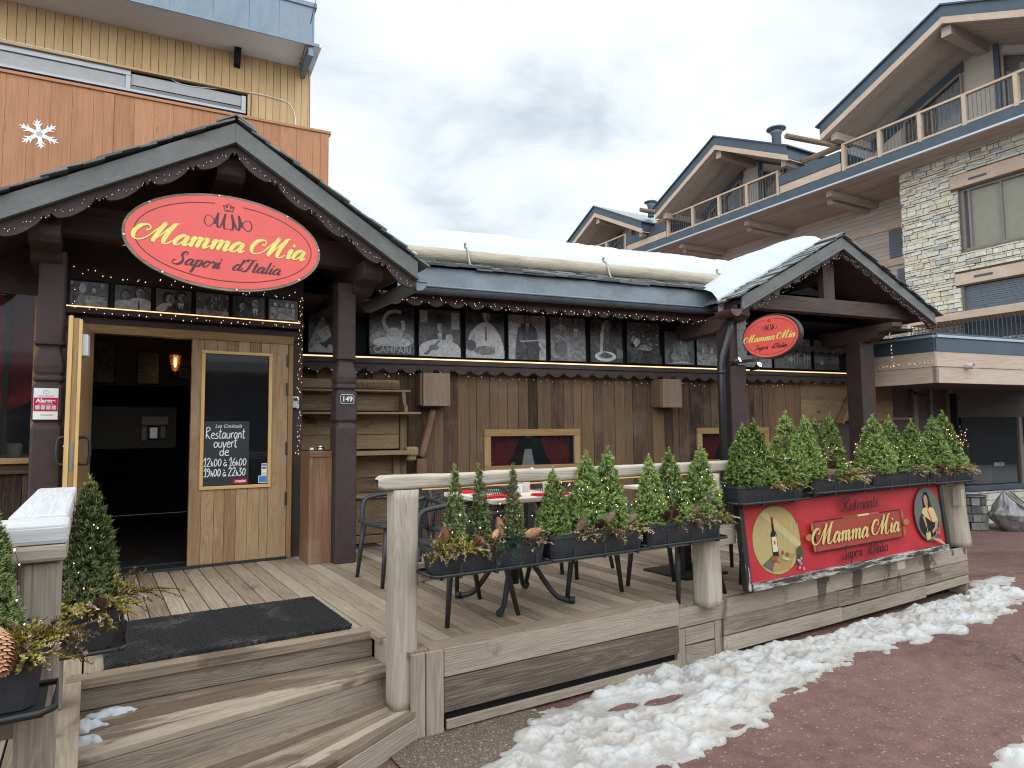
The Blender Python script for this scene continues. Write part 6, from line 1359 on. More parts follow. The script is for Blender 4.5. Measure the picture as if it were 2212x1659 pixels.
def boxes():
    yb = 3.31
    w = 'the window box nearest the steps'; window_box(1.885, yb, .865, .72, 'black window box nearest the steps, full of reddish heather')
    fill_box(w, .995, [(1.70, .44, 3, 1.15, 'left slim dwarf spruce'), (1.855, .44, 3, 1.15, 'middle slim dwarf spruce'), (2.085, .43, 3, 1.05, 'right slim dwarf spruce')],
             [(1.58, -.05, 0, .9, 'leftmost heather'), (1.70, -.06, 1, .9, 'second heather from left'), (1.83, -.04, 2, .85, 'pinkish heather by the middle spruce'), (2.0, -.08, 3, 1.0, 'blue-green conifer sprig'), (2.18, -.04, 2, .9, 'pale heather at the right end'), (1.95, .0, 0, .7, 'heather behind the sprig')],
             [(1.62, -.03, .03, 0, .9, (.3, -.2, 0), 'leftmost orange cone'), (1.76, -.10, .015, 0, .85, (.9, -.7, .4), 'orange cone tipped forward'), (1.975, -.02, .03, 0, 1.0, (-.1, -.15, 0), 'upright orange cone'), (2.08, -.10, .03, 0, 1.0, (1.1, .7, .5), 'orange cone lying right'), (1.90, -.05, .02, 0, .7, (.4, .8, 1), 'small orange cone')])
    w = 'the middle window box of the front rail'; window_box(2.64, yb, .87, .74, 'black middle window box on the front rail')
    fill_box(w, 1.0, [(2.36, .40, 1, 1.05, 'bright leftmost dwarf spruce'), (2.63, .49, 2, .95, 'broad middle dwarf spruce'), (2.79, .51, 0, .95, 'tall right dwarf spruce')],
             [(2.55, -.06, 2, .8, 'pale heather left of centre'), (2.70, -.07, 2, .9, 'pale heather at the centre'), (2.83, -.05, 1, .85, 'yellow heather right of centre'), (2.97, -.03, 0, .85, 'yellow heather at the right end')],
             [(2.47, -.08, .02, 1, .95, (.5, .3, .3), 'grey cone beside the bright spruce'), (2.61, -.06, .02, 2, .9, (.9, -.5, .8), 'dark open cone'), (2.69, -.07, .045, 1, .95, (.3, .7, .2), 'pale cone at the centre'), (2.86, -.06, .03, 1, .9, (.6, .8, .4), 'pale cone at the right')])
    w = 'the right window box of the front rail'; window_box(3.38, yb, .875, .70, 'black window box at the right end of the front rail')
    fill_box(w, 1.01, [(3.13, .44, 1, 1.1, 'left dwarf spruce'), (3.35, .48, 0, 1.1, 'middle dwarf spruce'), (3.64, .50, 0, 1.05, 'right dwarf spruce')],
             [(3.24, -.05, 2, .8, 'pinkish heather at the left'), (3.42, -.06, 2, .85, 'pinkish heather at the middle'), (3.58, -.07, 2, .9, 'drooping pale heather'), (3.75, -.02, 1, .9, 'heather at the right end')],
             [(3.15, -.07, .02, 2, 1.05, (.9, .3, 0), 'leftmost open brown cone'), (3.25, -.06, .03, 2, 1.1, (.5, .3, .8), 'second open brown cone'), (3.42, -.06, .03, 1, .9, (.8, .6, .3), 'pale cone at the middle'), (3.64, -.05, .05, 2, 1.1, (1.2, .4, .9), 'open cone under the right spruce')])
    P = [(4.28, .76, 'first box above the red board', 1.085), (5.17, .83, 'second box above the red board', 1.115), (6.07, .90, 'third box above the red board', 1.115), (6.92, .76, 'fourth box above the red board', 1.105)]
    for i, (cx, ln, nm, z) in enumerate(P): window_box(cx, 3.30, z, ln, 'black window box, ' + ['leftmost', 'second from left', 'third from left', 'rightmost'][i] + ' above the red board', 0, .18, .125, 2 if i < 2 else 3)
    fill_box('the ' + P[0][2], 1.21, [(4.05, .45, 1, 1.25, 'leftmost dwarf spruce'), (4.20, .48, 0, 1.1, 'second dwarf spruce'), (4.56, .54, 2, 1.05, 'tall right dwarf spruce')],
             [(4.28, -.05, 0, .7, 'green heather'), (4.42, -.06, 1, .85, 'heather at the middle'), (4.58, -.05, 0, .8, 'heather at the right'), (4.36, -.02, 3, .7, 'conifer sprig')], [(4.08, -.09, .01, 1, 1.1, (.2, 1.3, .4), 'silvery cone lying left'), (4.22, -.07, .0, 2, .8, (.9, .3, 0), 'small brown cone'), (4.50, -.06, .06, 1, 1.0, (.4, .2, 0), 'pale upright cone'), (4.64, -.06, .04, 2, .9, (.8, .6, 0), 'open cone at the right')], 3.30)
    fill_box('the ' + P[1][2], 1.235, [(4.80, .49, 1, 1.15, 'left dwarf spruce'), (4.98, .46, 3, 1.7, 'thin middle dwarf spruce'), (5.16, .50, 0, 1.0, 'right dwarf spruce')],
             [(5.05, -.05, 0, .9, 'yellow heather at the middle'), (5.25, -.06, 0, .95, 'yellow heather at the right'), (5.45, -.05, 2, .95, 'pinkish heather at the right end'), (5.15, -.06, 1, .8, 'trailing heather')], [(4.87, -.07, .01, 1, 1.15, (.9, 1.0, .2), 'big pale cone'), (4.97, -.05, .04, 2, 1.2, (.7, .4, .7), 'open dark cone')], 3.30)
    fill_box('the ' + P[2][2], 1.235, [(5.76, .50, 2, 1.15, 'broad left dwarf spruce'), (6.02, .49, 1, 1.1, 'middle dwarf spruce'), (6.42, .46, 0, 1.1, 'right dwarf spruce')],
             [(6.12, -.05, 3, .95, 'blue-green sprig'), (6.30, -.06, 2, .9, 'pale heather at the right'), (6.48, -.05, 0, .8, 'yellow heather at the right end')], [(5.76, -.09, .0, 1, 1.3, (.1, .1, 0), 'upright pale cone'), (5.86, -.09, .0, 1, 1.2, (.2, .25, .5), 'second pale cone')], 3.30)
    fill_box('the ' + P[3][2], 1.225, [(6.80, .50, 2, 1.1, 'left dwarf spruce'), (7.03, .55, 0, 1.15, 'tall right dwarf spruce')],
             [(6.75, -.05, 2, .8, 'pale heather at the left'), (6.95, -.06, 2, .8, 'pinkish heather at the middle'), (7.18, -.04, 0, .9, 'yellow heather at the right'), (7.30, -.02, 2, .95, 'heather hanging over the right end')], [(6.68, -.07, .02, 2, 1.2, (.4, 1.3, .2), 'dark open cone'), (7.16, -.06, .04, 1, 1.1, (.3, 1.2, .3), 'long pale cone')], 3.30)
    # foreground left: box on the front of the left railing, and one on the side by the steps
    window_box(-.535, 2.03, .975, .92, 'dark window box with a huge orange cone in the left foreground', 0, .19, .14, 2)
    w = 'the left foreground box'
    for x, h, k in ((-.42, .40, 4), (-.66, .38, 4), (-.88, .40, 4)): spruce(x, 2.05, 1.06, h, k, ['', 'third', 'second', 'leftmost'][1 + [-.42, -.66, -.88].index(x)] + ' dwarf spruce from the left in the left foreground box')
    for x, k in ((-.32, 1), (-.5, 0), (-.75, 2), (-.95, 0)): heather(x, 2.0, 1.10, k, .7, 'heather number %d from the left in the left foreground box' % (4 - [-.32, -.5, -.75, -.95].index(x)))
    t = spruce(-.205, 2.08, 1.06, .36, 4, 'dense dwarf spruce filling the left foreground box', .95)
    for x, y, k, s, nm in ((-.11, 1.99, 5, .8, 'flowering heather at the right end'), (-.14, 1.96, 4, .55, 'yellow heather hanging over the rim'), (-.09, 2.06, 2, .75, 'pinkish heather'), (-.13, 2.02, 5, .6, 'heather under the spruce')): heather(x, y, 1.10, k, s, nm + ' in ' + w)
    cone(-.172, 1.935, 1.165, 0, 1.15, (radians(128), radians(22), radians(32)), 'huge smooth orange pine cone in the left foreground')
    window_box(.015, 3.33, .80, .62, 'black window box hung along the side of the steps, end towards us', radians(90), .19, .17, 2)
    w = 'the box beside the steps'
    spruce(.0, 3.10, .93, .49, 4, 'dense dwarf spruce with fairy lights beside the steps', 1.0); 
    for x, y, k, s, nm in ((.03, 3.06, 5, 1.05, 'flowering heather'), (.06, 3.1, 2, .9, 'pinkish heather'), (.10, 3.15, 4, 1.0, 'yellow heather trailing to the right'), (-.03, 3.03, 1, 1.0, 'heather at the near end'), (.07, 3.3, 3, .9, 'green conifer sprig')): heather(x, y, .965, k, s, nm + ' in ' + w)
    cone(.035, 3.0, .975, 2, .75, (radians(80), .2, .3), 'open grey-brown cone beside the steps')
boxes()
# ------------------------------------------------------------------ fairy lights
def string_lights(lab, pts, nb, spread=.02, lit=True, drop=0.0, r=.0052, wire=.0016, grp='strings of fairy lights', seed=0):
    t = thing('string_lights', lab, 'fairy lights', (0, 0, 0), 0, grp); R_ = random.Random(seed + nb); pts = [V(p) for p in pts]
    ln = [0]
    for a, b in zip(pts, pts[1:]): ln.append(ln[-1] + (b - a).length)
    def at(s):
        for i in range(len(pts) - 1):
            if s <= ln[i + 1] or i == len(pts) - 2: return pts[i].lerp(pts[i + 1], (s - ln[i]) / max(1e-6, ln[i + 1] - ln[i]))
    mb = MB(); wb = MB(); path = []
    for i in range(nb):
        p = at(ln[-1] * (i + R_.uniform(.1, .9)) / nb) + V((R_.uniform(-1, 1), R_.uniform(-.4, .4), R_.uniform(-1, 1))) * spread; path.append(p.copy()); q = p - V((0, 0, drop * R_.uniform(.3, 1))) 
        rr = r * .72 * R_.uniform(.7, 1.15); mb.lathe([(.0008, rr * 1.5), (rr * .8, rr), (rr, 0), (rr * .4, -rr)], q, 6)
        wb.tube([p, q], wire * .8, 3, False)
    wb.tube(path, wire, 3, False); wb.build('cable', 'blacksteel', t); b = mb.build('bulb', 'bulb' if lit else 'bulbdim', t); b['kind'] = 'stuff'
def W2(m, *p): return m @ V(p)
def lights():
    string_lights('fairy lights running up the dark jamb left of the open door', [(-.16, 6.44, 2.80), (-.17, 6.44, 2.1), (-.15, 6.44, 1.15)], 34, .035)
    string_lights('fairy lights sagging above the row of photos over the door', [(-.20, 6.45, 2.97), (.3, 6.45, 2.93), (.9, 6.45, 2.935), (1.3, 6.45, 2.90), (1.64, 6.45, 2.94)], 34, .03)
    string_lights('fairy lights along the warm strip over the door', [(-.18, 6.45, 2.64), (.5, 6.45, 2.63), (1.1, 6.45, 2.63), (1.64, 6.45, 2.65)], 34, .025)
    string_lights('fairy lights bunched down the jamb right of the door', [(1.66, 6.43, 2.93), (1.65, 6.45, 2.2), (1.645, 6.44, 1.4)], 56, .022)
    for sg, nm, x1 in ((-1, 'left', 1.7), (1, 'right', 1.52)):
        string_lights('unlit icicle lights clipped to the %s barge board of the entrance gable' % nm, [(.89 + sg * .03, 5.52, 4.07 - .235), (.89 + sg * x1, 5.52, 4.07 - .225 - x1 * .588)], 62, .018, False, .035, .0052, .0012)
    string_lights('fairy lights looped along the fretted eaves board under the gutter', [W2(FD, .4, -.64, 3.04), W2(FD, 1.0, -.64, 3.07), W2(FD, 2.0, -.64, 3.02), W2(FD, 3.0, -.64, 3.05), W2(FD, 4.2, -.64, 3.01), W2(FD, 5.2, -.66, 3.03), W2(FD, 5.5, -.75, 3.1)], 110, .03, r=.0055)
    string_lights('fairy lights under the picture ledge right of the door', [W2(FD, -.7, -.17, 2.33), W2(FD, -.1, -.17, 2.28), W2(FD, .9, -.17, 2.28)], 18, .03, seed=1)
    string_lights('fairy lights strung along the barn board wall below the ledge', [W2(FD, .9, -.17, 2.30), W2(FD, 2, -.1, 2.25), W2(FD, 4, -.1, 2.24), W2(FD, 6.2, -.1, 2.26), W2(FD, 7.7, -.1, 2.36)], 70, .022, r=.0045, seed=2)
    for sg, nm, x1 in ((-1, 'left', 1.55), (1, 'right', 1.62)):
        string_lights('fairy lights along the %s barge board of the side porch' % nm, [W2(F2, 2.82 + sg * .04, -.02, 4.13 - .24), W2(F2, 2.82 + sg * x1, -.02, 4.13 - .23 - x1 * .535)], 60, .02, False, .02, .0048, .0012, seed=5)
    c = CANOPY
    string_lights('fairy lights dropping down the left face of the shop canopy', [W2(c, -.03, .62, 3.1), W2(c, -.03, .60, 2.55)], 16, .02, r=.007)
    string_lights('fairy lights along the seam of the shop canopy boards', [W2(c, -.03, 1.5, 2.52), W2(c, -.03, .7, 2.53), W2(c, -.03, .02, 2.56)], 34, .02, r=.006, seed=3)
    for lab, x0, x1, z0, z1, y, nb in (('fairy lights draped in the window box nearest the steps', 1.6, 2.2, 1.03, 1.25, 3.25, 10), ('fairy lights draped over the spruces of the middle window box', 2.3, 2.95, 1.05, 1.35, 3.20, 20), ('fairy lights draped over the right window box of the front rail', 3.05, 3.75, 1.05, 1.36, 3.20, 18),
                                       ('fairy lights in the first box above the red board', 4.0, 4.65, 1.27, 1.55, 3.19, 9), ('fairy lights in the second box above the red board', 4.8, 5.5, 1.27, 1.55, 3.19, 16), ('fairy lights in the third box above the red board', 5.7, 6.5, 1.27, 1.55, 3.18, 17), ('fairy lights wound round the spruces of the rightmost box', 6.7, 7.15, 1.3, 1.6, 3.17, 24)):
        R_ = random.Random(nb); string_lights(lab, [(x0 + (x1 - x0) * k / 9, y + R_.uniform(-.02, .02), R_.uniform(z0, z1)) for k in range(10)], nb, .02, r=.0048, wire=.0010, grp='fairy lights in the window boxes')
    string_lights('fairy lights twisted through the spruce in the left foreground', [(-.17, 1.99, 1.36), (-.12, 1.98, 1.27), (-.14, 1.96, 1.19), (-.10, 1.97, 1.13), (-.085, 1.98, 1.08)], 5, .01, r=.0034, wire=.0009, grp='fairy lights in the window boxes')
    string_lights('fairy lights round the spruce beside the steps', [(-.02, 3.0, 1.33), (.03, 2.98, 1.2), (-.05, 2.98, 1.1), (.02, 2.97, 1.02)], 6, .03, r=.0034, wire=.0009, grp='fairy lights in the window boxes')

# ================================================================== ROOF SNOW AND LOG
def roof_snow():
    RZ = lambda y: 3.44 + .37 * (y + .66)
    def edge(y): return .5 + .12 * noise.noise((y * 2, 3, 0))
    mb = MB(FD)
    def top(u, v):
        x = -.7 + 9.2 * u; y = -.27 + 3.2 * v
        th = .26 + .05 * noise.noise((x * 1.1, y * 1.3, 0)) + .018 * noise.noise((x * 5, y * 5, 2)) + .012 * noise.noise((x * 14, y * 9, 2)) * v
        if v < .06: th *= .55 + .45 * (v / .06) ** .6
        if v > .93: th -= .10 * ((v - .93) / .07) ** 2
        return (x, y, RZ(y) + th)
    mb.grid(150, 40, top); b = len(mb.v)
    def fr(u, v): p = V(top(u, 0)); return (p.x, p.y - .02 * sin(pi * v), RZ(p.y) + .02 + (p.z - RZ(p.y) - .02) * v)
    mb.grid(150, 5, fr)
    def bk(u, v): p = V(top(u, 1)); return (p.x, p.y + .02 * sin(pi * v), RZ(p.y) + (p.z - RZ(p.y)) * v)
    mb.grid(150, 4, bk)
    tag(mb.build('snow', 'snow'), 'thick smooth snow lying on the restaurant roof behind the log', 'snow', None, 'stuff')
    mb = MB(F2)
    def s2(u, v):           # left slope of the side porch: u from eave to ridge, v from front to back
        x = 1.05 + 1.80 * u; y = .36 + 3.9 * v + .08 * noise.noise((u * 6, 2, 0)) * (1 - v); z0 = 4.13 - (2.82 - x) * .535 + .03
        th = .22 + .03 * noise.noise((x * 2, y * 2, 4)) + .012 * noise.noise((x * 8, y * 8, 1)); th *= min(1, (v * 9) ** .5 + .18) * (1 - .35 * max(0, u - .85) / .15)
        return (x, y, z0 + th)
    mb.grid(40, 40, s2)
    def s3(u, v): p = V(s2(u, 0)); return (p.x, p.y - .015 * sin(pi * v), p.z - .2 * (1 - v))
    mb.grid(40, 3, s3)
    tag(mb.build('snow', 'snow'), 'snow cap on the left slope of the side porch roof', 'snow', None, 'stuff')
    mb = MB(); mb.lathe([(.05, 0), (.045, .03), (.02, .05)], (2.42, 5.56, 3.205), 10); tag(mb.build('snow', 'snow'), 'small lump of snow on the right eave of the entrance gable', 'snow', None, 'stuff')
roof_snow()
def snow_guard():
    t = thing('snow_guard_log', 'long peeled log held by metal brackets along the restaurant eaves', 'log')
    mb = MB(FD); rough_pole(mb, (.55, -.36, 3.655), (5.40, -.36, 3.675), .080, 18, .05, .5, 40); mb.build('log', 'log', t)
    for x in (1.32, 3.18, 4.98):
        mb = MB(FD); mb.tube(catmull([(x, -.56, 3.50), (x, -.50, 3.56), (x, -.46, 3.66), (x, -.40, 3.755), (x, -.36, 3.77), (x, -.335, 3.80), (x, -.36, 3.83)], 5), .014, 6, flat=.5); mb.build('bracket', 'copper', t)
snow_guard()

# ================================================================== HOUSE ABOVE (left)
FH = frame(.5, 8.6, -5)
def house():
    t = thing('yellow_clad_house', 'taller house behind with yellow boarding, red-brown balcony and blue metal eaves', 'building')
    mb = MB(FH); X0 = -5.0
    x = X0
    while x < 1.98:
        w_ = min(.098, 1.98 - x); mb.box(x + .002, 1.30, 6.44 if x < 1.12 else 5.0, x + w_ - .003, 1.32, 7.4, grain=2); x += .098
    mb.build('wall', 'yellow', t, .002)
    mb = MB(FH); mb.box(X0, 1.321, 3.5, 1.97, 5.5, 7.4); mb.build('wall_core', 'black', t)
    mb = MB(FH); mb.box(X0, 1.33, 5.0, 1.12, 1.42, 6.44); mb.build('window_recess', 'darkwood', t)
    wf = MB(FH); wf.box(X0, 1.26, 6.36, -.32, 1.31, 6.43); wf.box(X0, 1.25, 6.14, 1.10, 1.30, 6.18); wf.box(-.38, 1.262, 6.181, -.32, 1.30, 6.359); wf.box(1.04, 1.262, 6.181, 1.10, 1.30, 6.40); w_ = wf.build('window', plain('aluminium_frame', (.34, .34, .36), .4, .3, .1), t, .004)
    p = MB(FH); p.box(X0, 1.285, 6.185, -.385, 1.29, 6.355, .5); p.box(-.315, 1.285, 6.25, 1.035, 1.29, 6.40, .5); p.build('roller_shutter', plain('grey_roller_box', (.30, .29, .29), .5, .2, .1), w_)
    p = MB(FH); p.box(-.315, 1.30, 6.185, 1.035, 1.305, 6.245); p.build('pane', 'darkglass', w_)
    mb = MB(FH); mb.box(X0, 1.22, 6.43, 1.14, 1.30, 6.46, .6); mb.box(1.12, 1.24, 5.0, 1.16, 1.30, 6.43, .4, grain=2); mb.build('window_trim', 'yellow', t, .004)
    # balcony
    bl = thing('x', None, None); bpy.data.objects.remove(bl)
    mb = MB(FH); x = X0; xe = 2.0
    while x < xe:
        w_ = min(.20, xe - x); mb.box(x + .0007, 0, 3.0, x + w_ - .0007, .025, 5.50, grain=2); x += .20
    mb.box(xe - .025, .026, 3.0, xe, 1.29, 5.50, .5, grain=2); bal = mb.build('balcony', 'redpanel', t, .002)
    mb = MB(FH); mb.box(X0, -.02, 5.50, xe + .03, .05, 5.535, .5); mb.box(xe - .03, .051, 5.50, xe + .03, 1.29, 5.535, .5); mb.build('balcony_rail', 'redpanel', bal, .004)
    for x in (-.50, .78, 1.90):
        mb = MB(FH); mb.box(x, -.012, 3.0, x + .10, -.001, 5.49, .3, grain=2); mb.build('batten', 'redpanel', bal, .003)
    mb = MB(FH)
    def flake(cx, cz, s):
        for k in range(6):
            a = pi / 2 + k * pi / 3 + .15; d = V((cos(a), 0, sin(a))); e_ = V((-sin(a), 0, cos(a))); ln = s * (1.0 if k % 3 else .85); c = V((cx, -.004, cz))
            mb.poly([c + e_ * .022 * s / .2, c + d * ln * .55 + e_ * .018, c + d * ln, c + d * ln * .55 - e_ * .018, c - e_ * .022 * s / .2])
            for sg in (-1, 1):
                for f_, l_ in ((.45, .35), (.68, .24)):
                    q = c + d * ln * f_; o = (d * .75 + e_ * sg * .75).normalized(); n_ = V((-o.z, 0, o.x)) * .012; mb.poly([q - n_ + V((0, -.0003 * (k + 1), 0)), q + o * s * l_ + V((0, -.0003 * (k + 1), 0)), q + n_ * 1.3 + V((0, -.0003 * (k + 1), 0))])
    flake(-1.09, 4.89, .20); mb.build('snowflake', 'offwhite', bal)
    # eaves
    mb = MB(FH); mb.box(X0, .64, 7.02, 2.02, 1.5, 7.06); mb.build('soffit', 'white', t)
    mb = MB(FH)
    x = -1.32
    mb.box(X0, .585, 6.99, 1.98, .60, 7.03)
    for a, b in ((X0, -.3), (-.297, .12), (.123, .62), (.623, 1.06), (1.063, 1.44), (1.443, 1.885)): mb.box(a, .592, 7.03, b, .62, 7.54)
    mb.box(1.888, .592, 7.0, 1.91, 1.9, 7.54); mb.box(X0, .57, 7.54, 1.94, 1.95, 7.60); mb.box(1.84, .62, 6.86, 1.905, 1.295, 7.03)
    m, tt, b = newmat('stained_blue_metal'); pos = nd(tt, 'ShaderNodeNewGeometry').outputs['Position']; n = noise_(tt, mapping(tt, pos, (5, 5, 1.6)), 1, 6, .65, .8)
    rn = attr(tt, 'rnd').outputs['Fac']; c = ramp(tt, math_(tt, 'ADD', n, math_(tt, 'MULTIPLY', rn, .08)), [(.35, (.11, .145, .185)), (.62, (.15, .195, .245)), (.70, (.15, .17, .19)), (.76, (.26, .24, .22))]); tt.links.new(c, b.inputs['Base Color']); b.inputs['Roughness'].default_value = .45; b.inputs['Metallic'].default_value = .15
    mb.build('eaves_fascia', m, t)
    mb = MB(FH); mb.prism([(1.29, 6.80), (1.20, 6.84), (1.17, 6.92), (1.13, 6.97), (1.12, 7.015), (1.29, 7.015)], lambda a, b: (.93, a, b), (.085, 0, 0)); mb.build('bracket', 'black', t)
    mb = MB(FH); mb.tube(catmull([(-2.2, 1.28, 6.50), (-.84, 1.28, 6.49), (.04, 1.28, 6.45), (.35, 1.28, 6.39), (1.06, 1.28, 6.47), (1.5, 1.28, 6.47), (1.70, 1.28, 6.42), (1.78, 1.28, 6.18), (1.78, 1.28, 5.6)], 8), .006, 5); mb.build('cable', 'offwhite', t)
    mb = MB(FH); mb.tube([(1.93, 1.36, 4.2), (1.93, 1.36, 7.0)], .022, 8); mb.tube([(1.99, 1.33, 4.2), (1.985, 1.33, 7.0)], .007, 6); mb.build('downpipe', plain('rusty_pipe', (.17, .085, .05), .6, .2, .4, 8), t)
    mb = MB(FH); mb.tube([(1.76, .7, 6.80), (1.94, .50, 7.75), (2.1, .4, 8.6)], .005, 5); mb.tube([(1.74, .70, 6.74), (1.76, .70, 6.82)], .018, 6); mb.build('guy_wire', 'blacksteel', t)
    mb = MB(FH); mb.box(X0, 1.0, 7.6, 1.9, 6, 7.7); mb.build('roof', 'zinc', t)
house()

# ================================================================== BIG CHALET (right)
FR = frame(22, 0, -2.7)
def chalet():
    t = thing('stone_chalet_building', 'large modern chalet block with cream stone wall, timber balconies and three gables', 'building')
    R_ = random.Random(3)
    mb = MB(FR); z = 3.2; holes = [(6.3, 9.86, 7.03, 8.97), (6.2, 10.05, 8.97, 9.42), (6.3, 9.92, 4.3, 5.95), (6.2, 10.05, 5.9, 6.35)]
    while z < 10.1:
        hh = R_.choice([.06, .075, .09, .10, .12, .16]); y = 5.6 + R_.uniform(-.2, 0)
        while y < 11.6:
            wd = R_.uniform(.14, .46) * (1.25 if hh < .11 else .9); y1 = min(y + wd, 11.6 + R_.uniform(-.02, .02)); cut = False
            for a, b, c, d in holes:
                if y1 > a and y < b and z + hh > c + .02 and z < d - .02:
                    if y < a: y1 = min(y1, a)
                    elif y1 > b and y < b: y = b
                    else: cut = True
            if not cut and y1 - y > .02: mb.box(-.02 - R_.uniform(0, .075), y + .010, z + .009, .12, y1 - .010, z + hh - .009, R_.random(), grain=1)
            y = y1 if y1 > y else y + wd
        z += hh
    mb.build('stone_facing', 'stone', t, .012)
    mb = MB(FR); mb.box(.02, 1.0, 3.0, .6, 6.3, 10.1); mb.box(.02, 9.86, 3.0, .6, 11.55, 10.1); mb.box(.02, 6.3, 3.0, .6, 9.86, 4.2); mb.box(.02, 6.3, 5.95, .6, 9.86, 7.03); mb.box(.02, 6.3, 8.97, .6, 9.86, 10.1); mb.box(.6, 1, 3, 2, 11.4, 10.1); mb.build('wall', 'mortar', t)
    mb = MB(FR); mb.box(-.09, 6.2, 9.0, .1, 10.05, 9.40, .5, grain=1); mb.build('lintel', 'rbpink', t, .01)
    mb = MB(FR); mb.box(-.09, 6.2, 5.98, .1, 10.05, 6.33, .7, grain=1); mb.build('lintel', 'rbpink', t, .01)
    for yv in (8.9, 8.1):
        mb = MB(FR); mb.box(-.10, 9.0, 9.13 if yv > 8.5 else 6.13, -.088, 9.5, 9.2 if yv > 8.5 else 6.2); mb.build('vent', 'rbzinc', t)
    wf = MB(FR)
    for a, b, c, d in ((6.3, 9.86, 7.03, 7.12), (6.3, 9.86, 8.90, 8.97), (9.77, 9.86, 7.121, 8.899), (9.60, 9.66, 7.121, 8.899), (8.74, 8.78, 7.121, 8.899), (7.96, 8.0, 7.121, 8.899), (7.2, 7.24, 7.121, 8.899)): wf.box(.14, a, c, .22, b, d, .3)
    w_ = wf.build('window', plain('taupe_frame', (.20, .17, .155), .5), t)
    p = MB(FR); p.box(.26, 6.3, 7.1, .27, 9.62, 8.9); p.build('blind', 'blind', w_); p = MB(FR); p.box(.19, 6.3, 7.1, .195, 9.8, 8.9); p.build('pane', mk_glass('pale_glass', (.3, .32, .32), .12), w_)
    s = MB(FR)
    for k in range(26): s.box(.10 + .008 * (k % 2), 6.3, 4.3 + k * .063, .16, 9.92, 4.3 + k * .063 + .055)
    s.build('shutter', 'shutter', t)
    mb = MB(FR); mb.box(-1.0, 1, 4.80, -.06, 11.0, 5.02, .6, grain=1); mb.build('terrace_beam', 'rbpink', t, .01)
    mb = MB(FR)
    for k in range(60): mb.box(-.9, 4.5 + k * .11, 3.9, -.88, 4.52 + k * .11, 4.79)
    mb.build('terrace_bars', 'rbzinc', t)
    # recessed boarded front
    mb = MB(FR); z = 3.2
    while z < 10.05: mb.box(2.0, 11.4, z + .004, 2.03, 34, z + .155, grain=1); z += .16
    mb.build('boarded_wall', 'rbwood', t)
    mb = MB(FR); mb.box(2.031, 11.4, 3.0, 7, 34, 11.3); mb.box(.3, 11.35, 3, 2.0, 11.56, 10.0); mb.build('wall', 'rbwood', t)
    for zz in (8.9, 7.55): mb = MB(FR); mb.box(1.93, 11.6, zz, 1.999, 17.5, zz + .25, .5, grain=1); mb.build('trim_board', 'rbpink', t)
    for a, b, c, d in ((12.3, 13.25, 7.85, 8.88), (11.7, 13.0, 6.2, 7.45)):
        s = MB(FR)
        for k in range(int((d - c) / .06)): s.box(1.94 + .006 * (k % 2), a, c + k * .06, 1.99, b, c + k * .06 + .052)
        s.build('shutter', 'shutter', t)
    # balcony level
    mb = MB(FR); y = 1
    mb.box(-1.2, 1, 10.09, -1.16, 34, 10.40); mb.build('balcony_fascia', 'rbzinc', t)
    mb = MB(FR); mb.box(-1.23, 1, 10.03, -1.14, 34, 10.085); mb.build('drip_edge', plain('pale_metal_edge', (.5, .53, .56), .4, .3, .05), t)
    mb = MB(FR); x = -1.13
    while x < 2.0: mb.box(x, 1, 10.06, x + .145, 34, 10.10, grain=1); x += .15
    mb.box(-1.15, 1, 10.2, 2.2, 34, 10.33); mb.build('balcony_floor', 'rbwood', t)
    for y in (13.6, 17.3, 21.0, 24.6):
        for dy, zz, l in ((0, 9.86, -.75), (.35, 9.78, -.2)):
            mb = MB(FR); mb.box(l, y + dy, zz, 2.0, y + dy + .22, zz + .20, .5); mb.build('bracket', 'rbwood', t, .01)
    def rail(y0, y1, posts):
        mb = MB(FR); mb.box(-1.2, y0, 11.28, -1.08, y1, 11.35, .6, grain=1); mb.box(-1.17, y0, 10.43, -1.11, y1, 10.50, .5, grain=1); r = mb.build('balcony_railing', 'rbpink', t, .006)
        for y in posts: mb = MB(FR); mb.box(-1.22, y - .055, 10.38, -1.06, y + .055, 11.28, .5, grain=2); mb.build('post', 'rbpink', r, .006)
        mb = MB(FR); n = int((y1 - y0) / .115)
        for k in range(n): y = y0 + (y1 - y0) * (k + .5) / n; mb.box(-1.147, y - .007, 10.5, -1.133, y + .007, 11.28)
        mb.build('bar', plain('grey_bar', (.12, .13, .14), .4, .4), r)['kind'] = 'stuff'
    rail(1.0, 12.85, (6.35, 7.65, 8.97, 10.25, 11.53, 12.8)); rail(15.42, 21.5, (15.47, 16.95, 18.4, 19.9, 21.45)); rail(24.4, 32, (24.45, 26, 27.5, 29))
    for a, b in ((12.9, 15.38), (21.55, 24.35)):
        mb = MB(FR); mb.box(-1.22, a, 10.41, -.2, b, 10.70, .6, grain=1); mb.build('parapet', 'rbpink', t, .008)
        mb = MB(FR); mb.box(-1.25, a - .01, 10.705, -.2, b + .01, 11.10); mb.build('parapet_cladding', 'rbzinc', t, .008)
        mb = MB(FR); mb.prism([(-1.2, 11.1), (2.0, 12.5), (2.0, 11.1)], lambda p, q: (p, a, q), (0, b - a, 0)); mb.build('low_roof', 'snow', t)
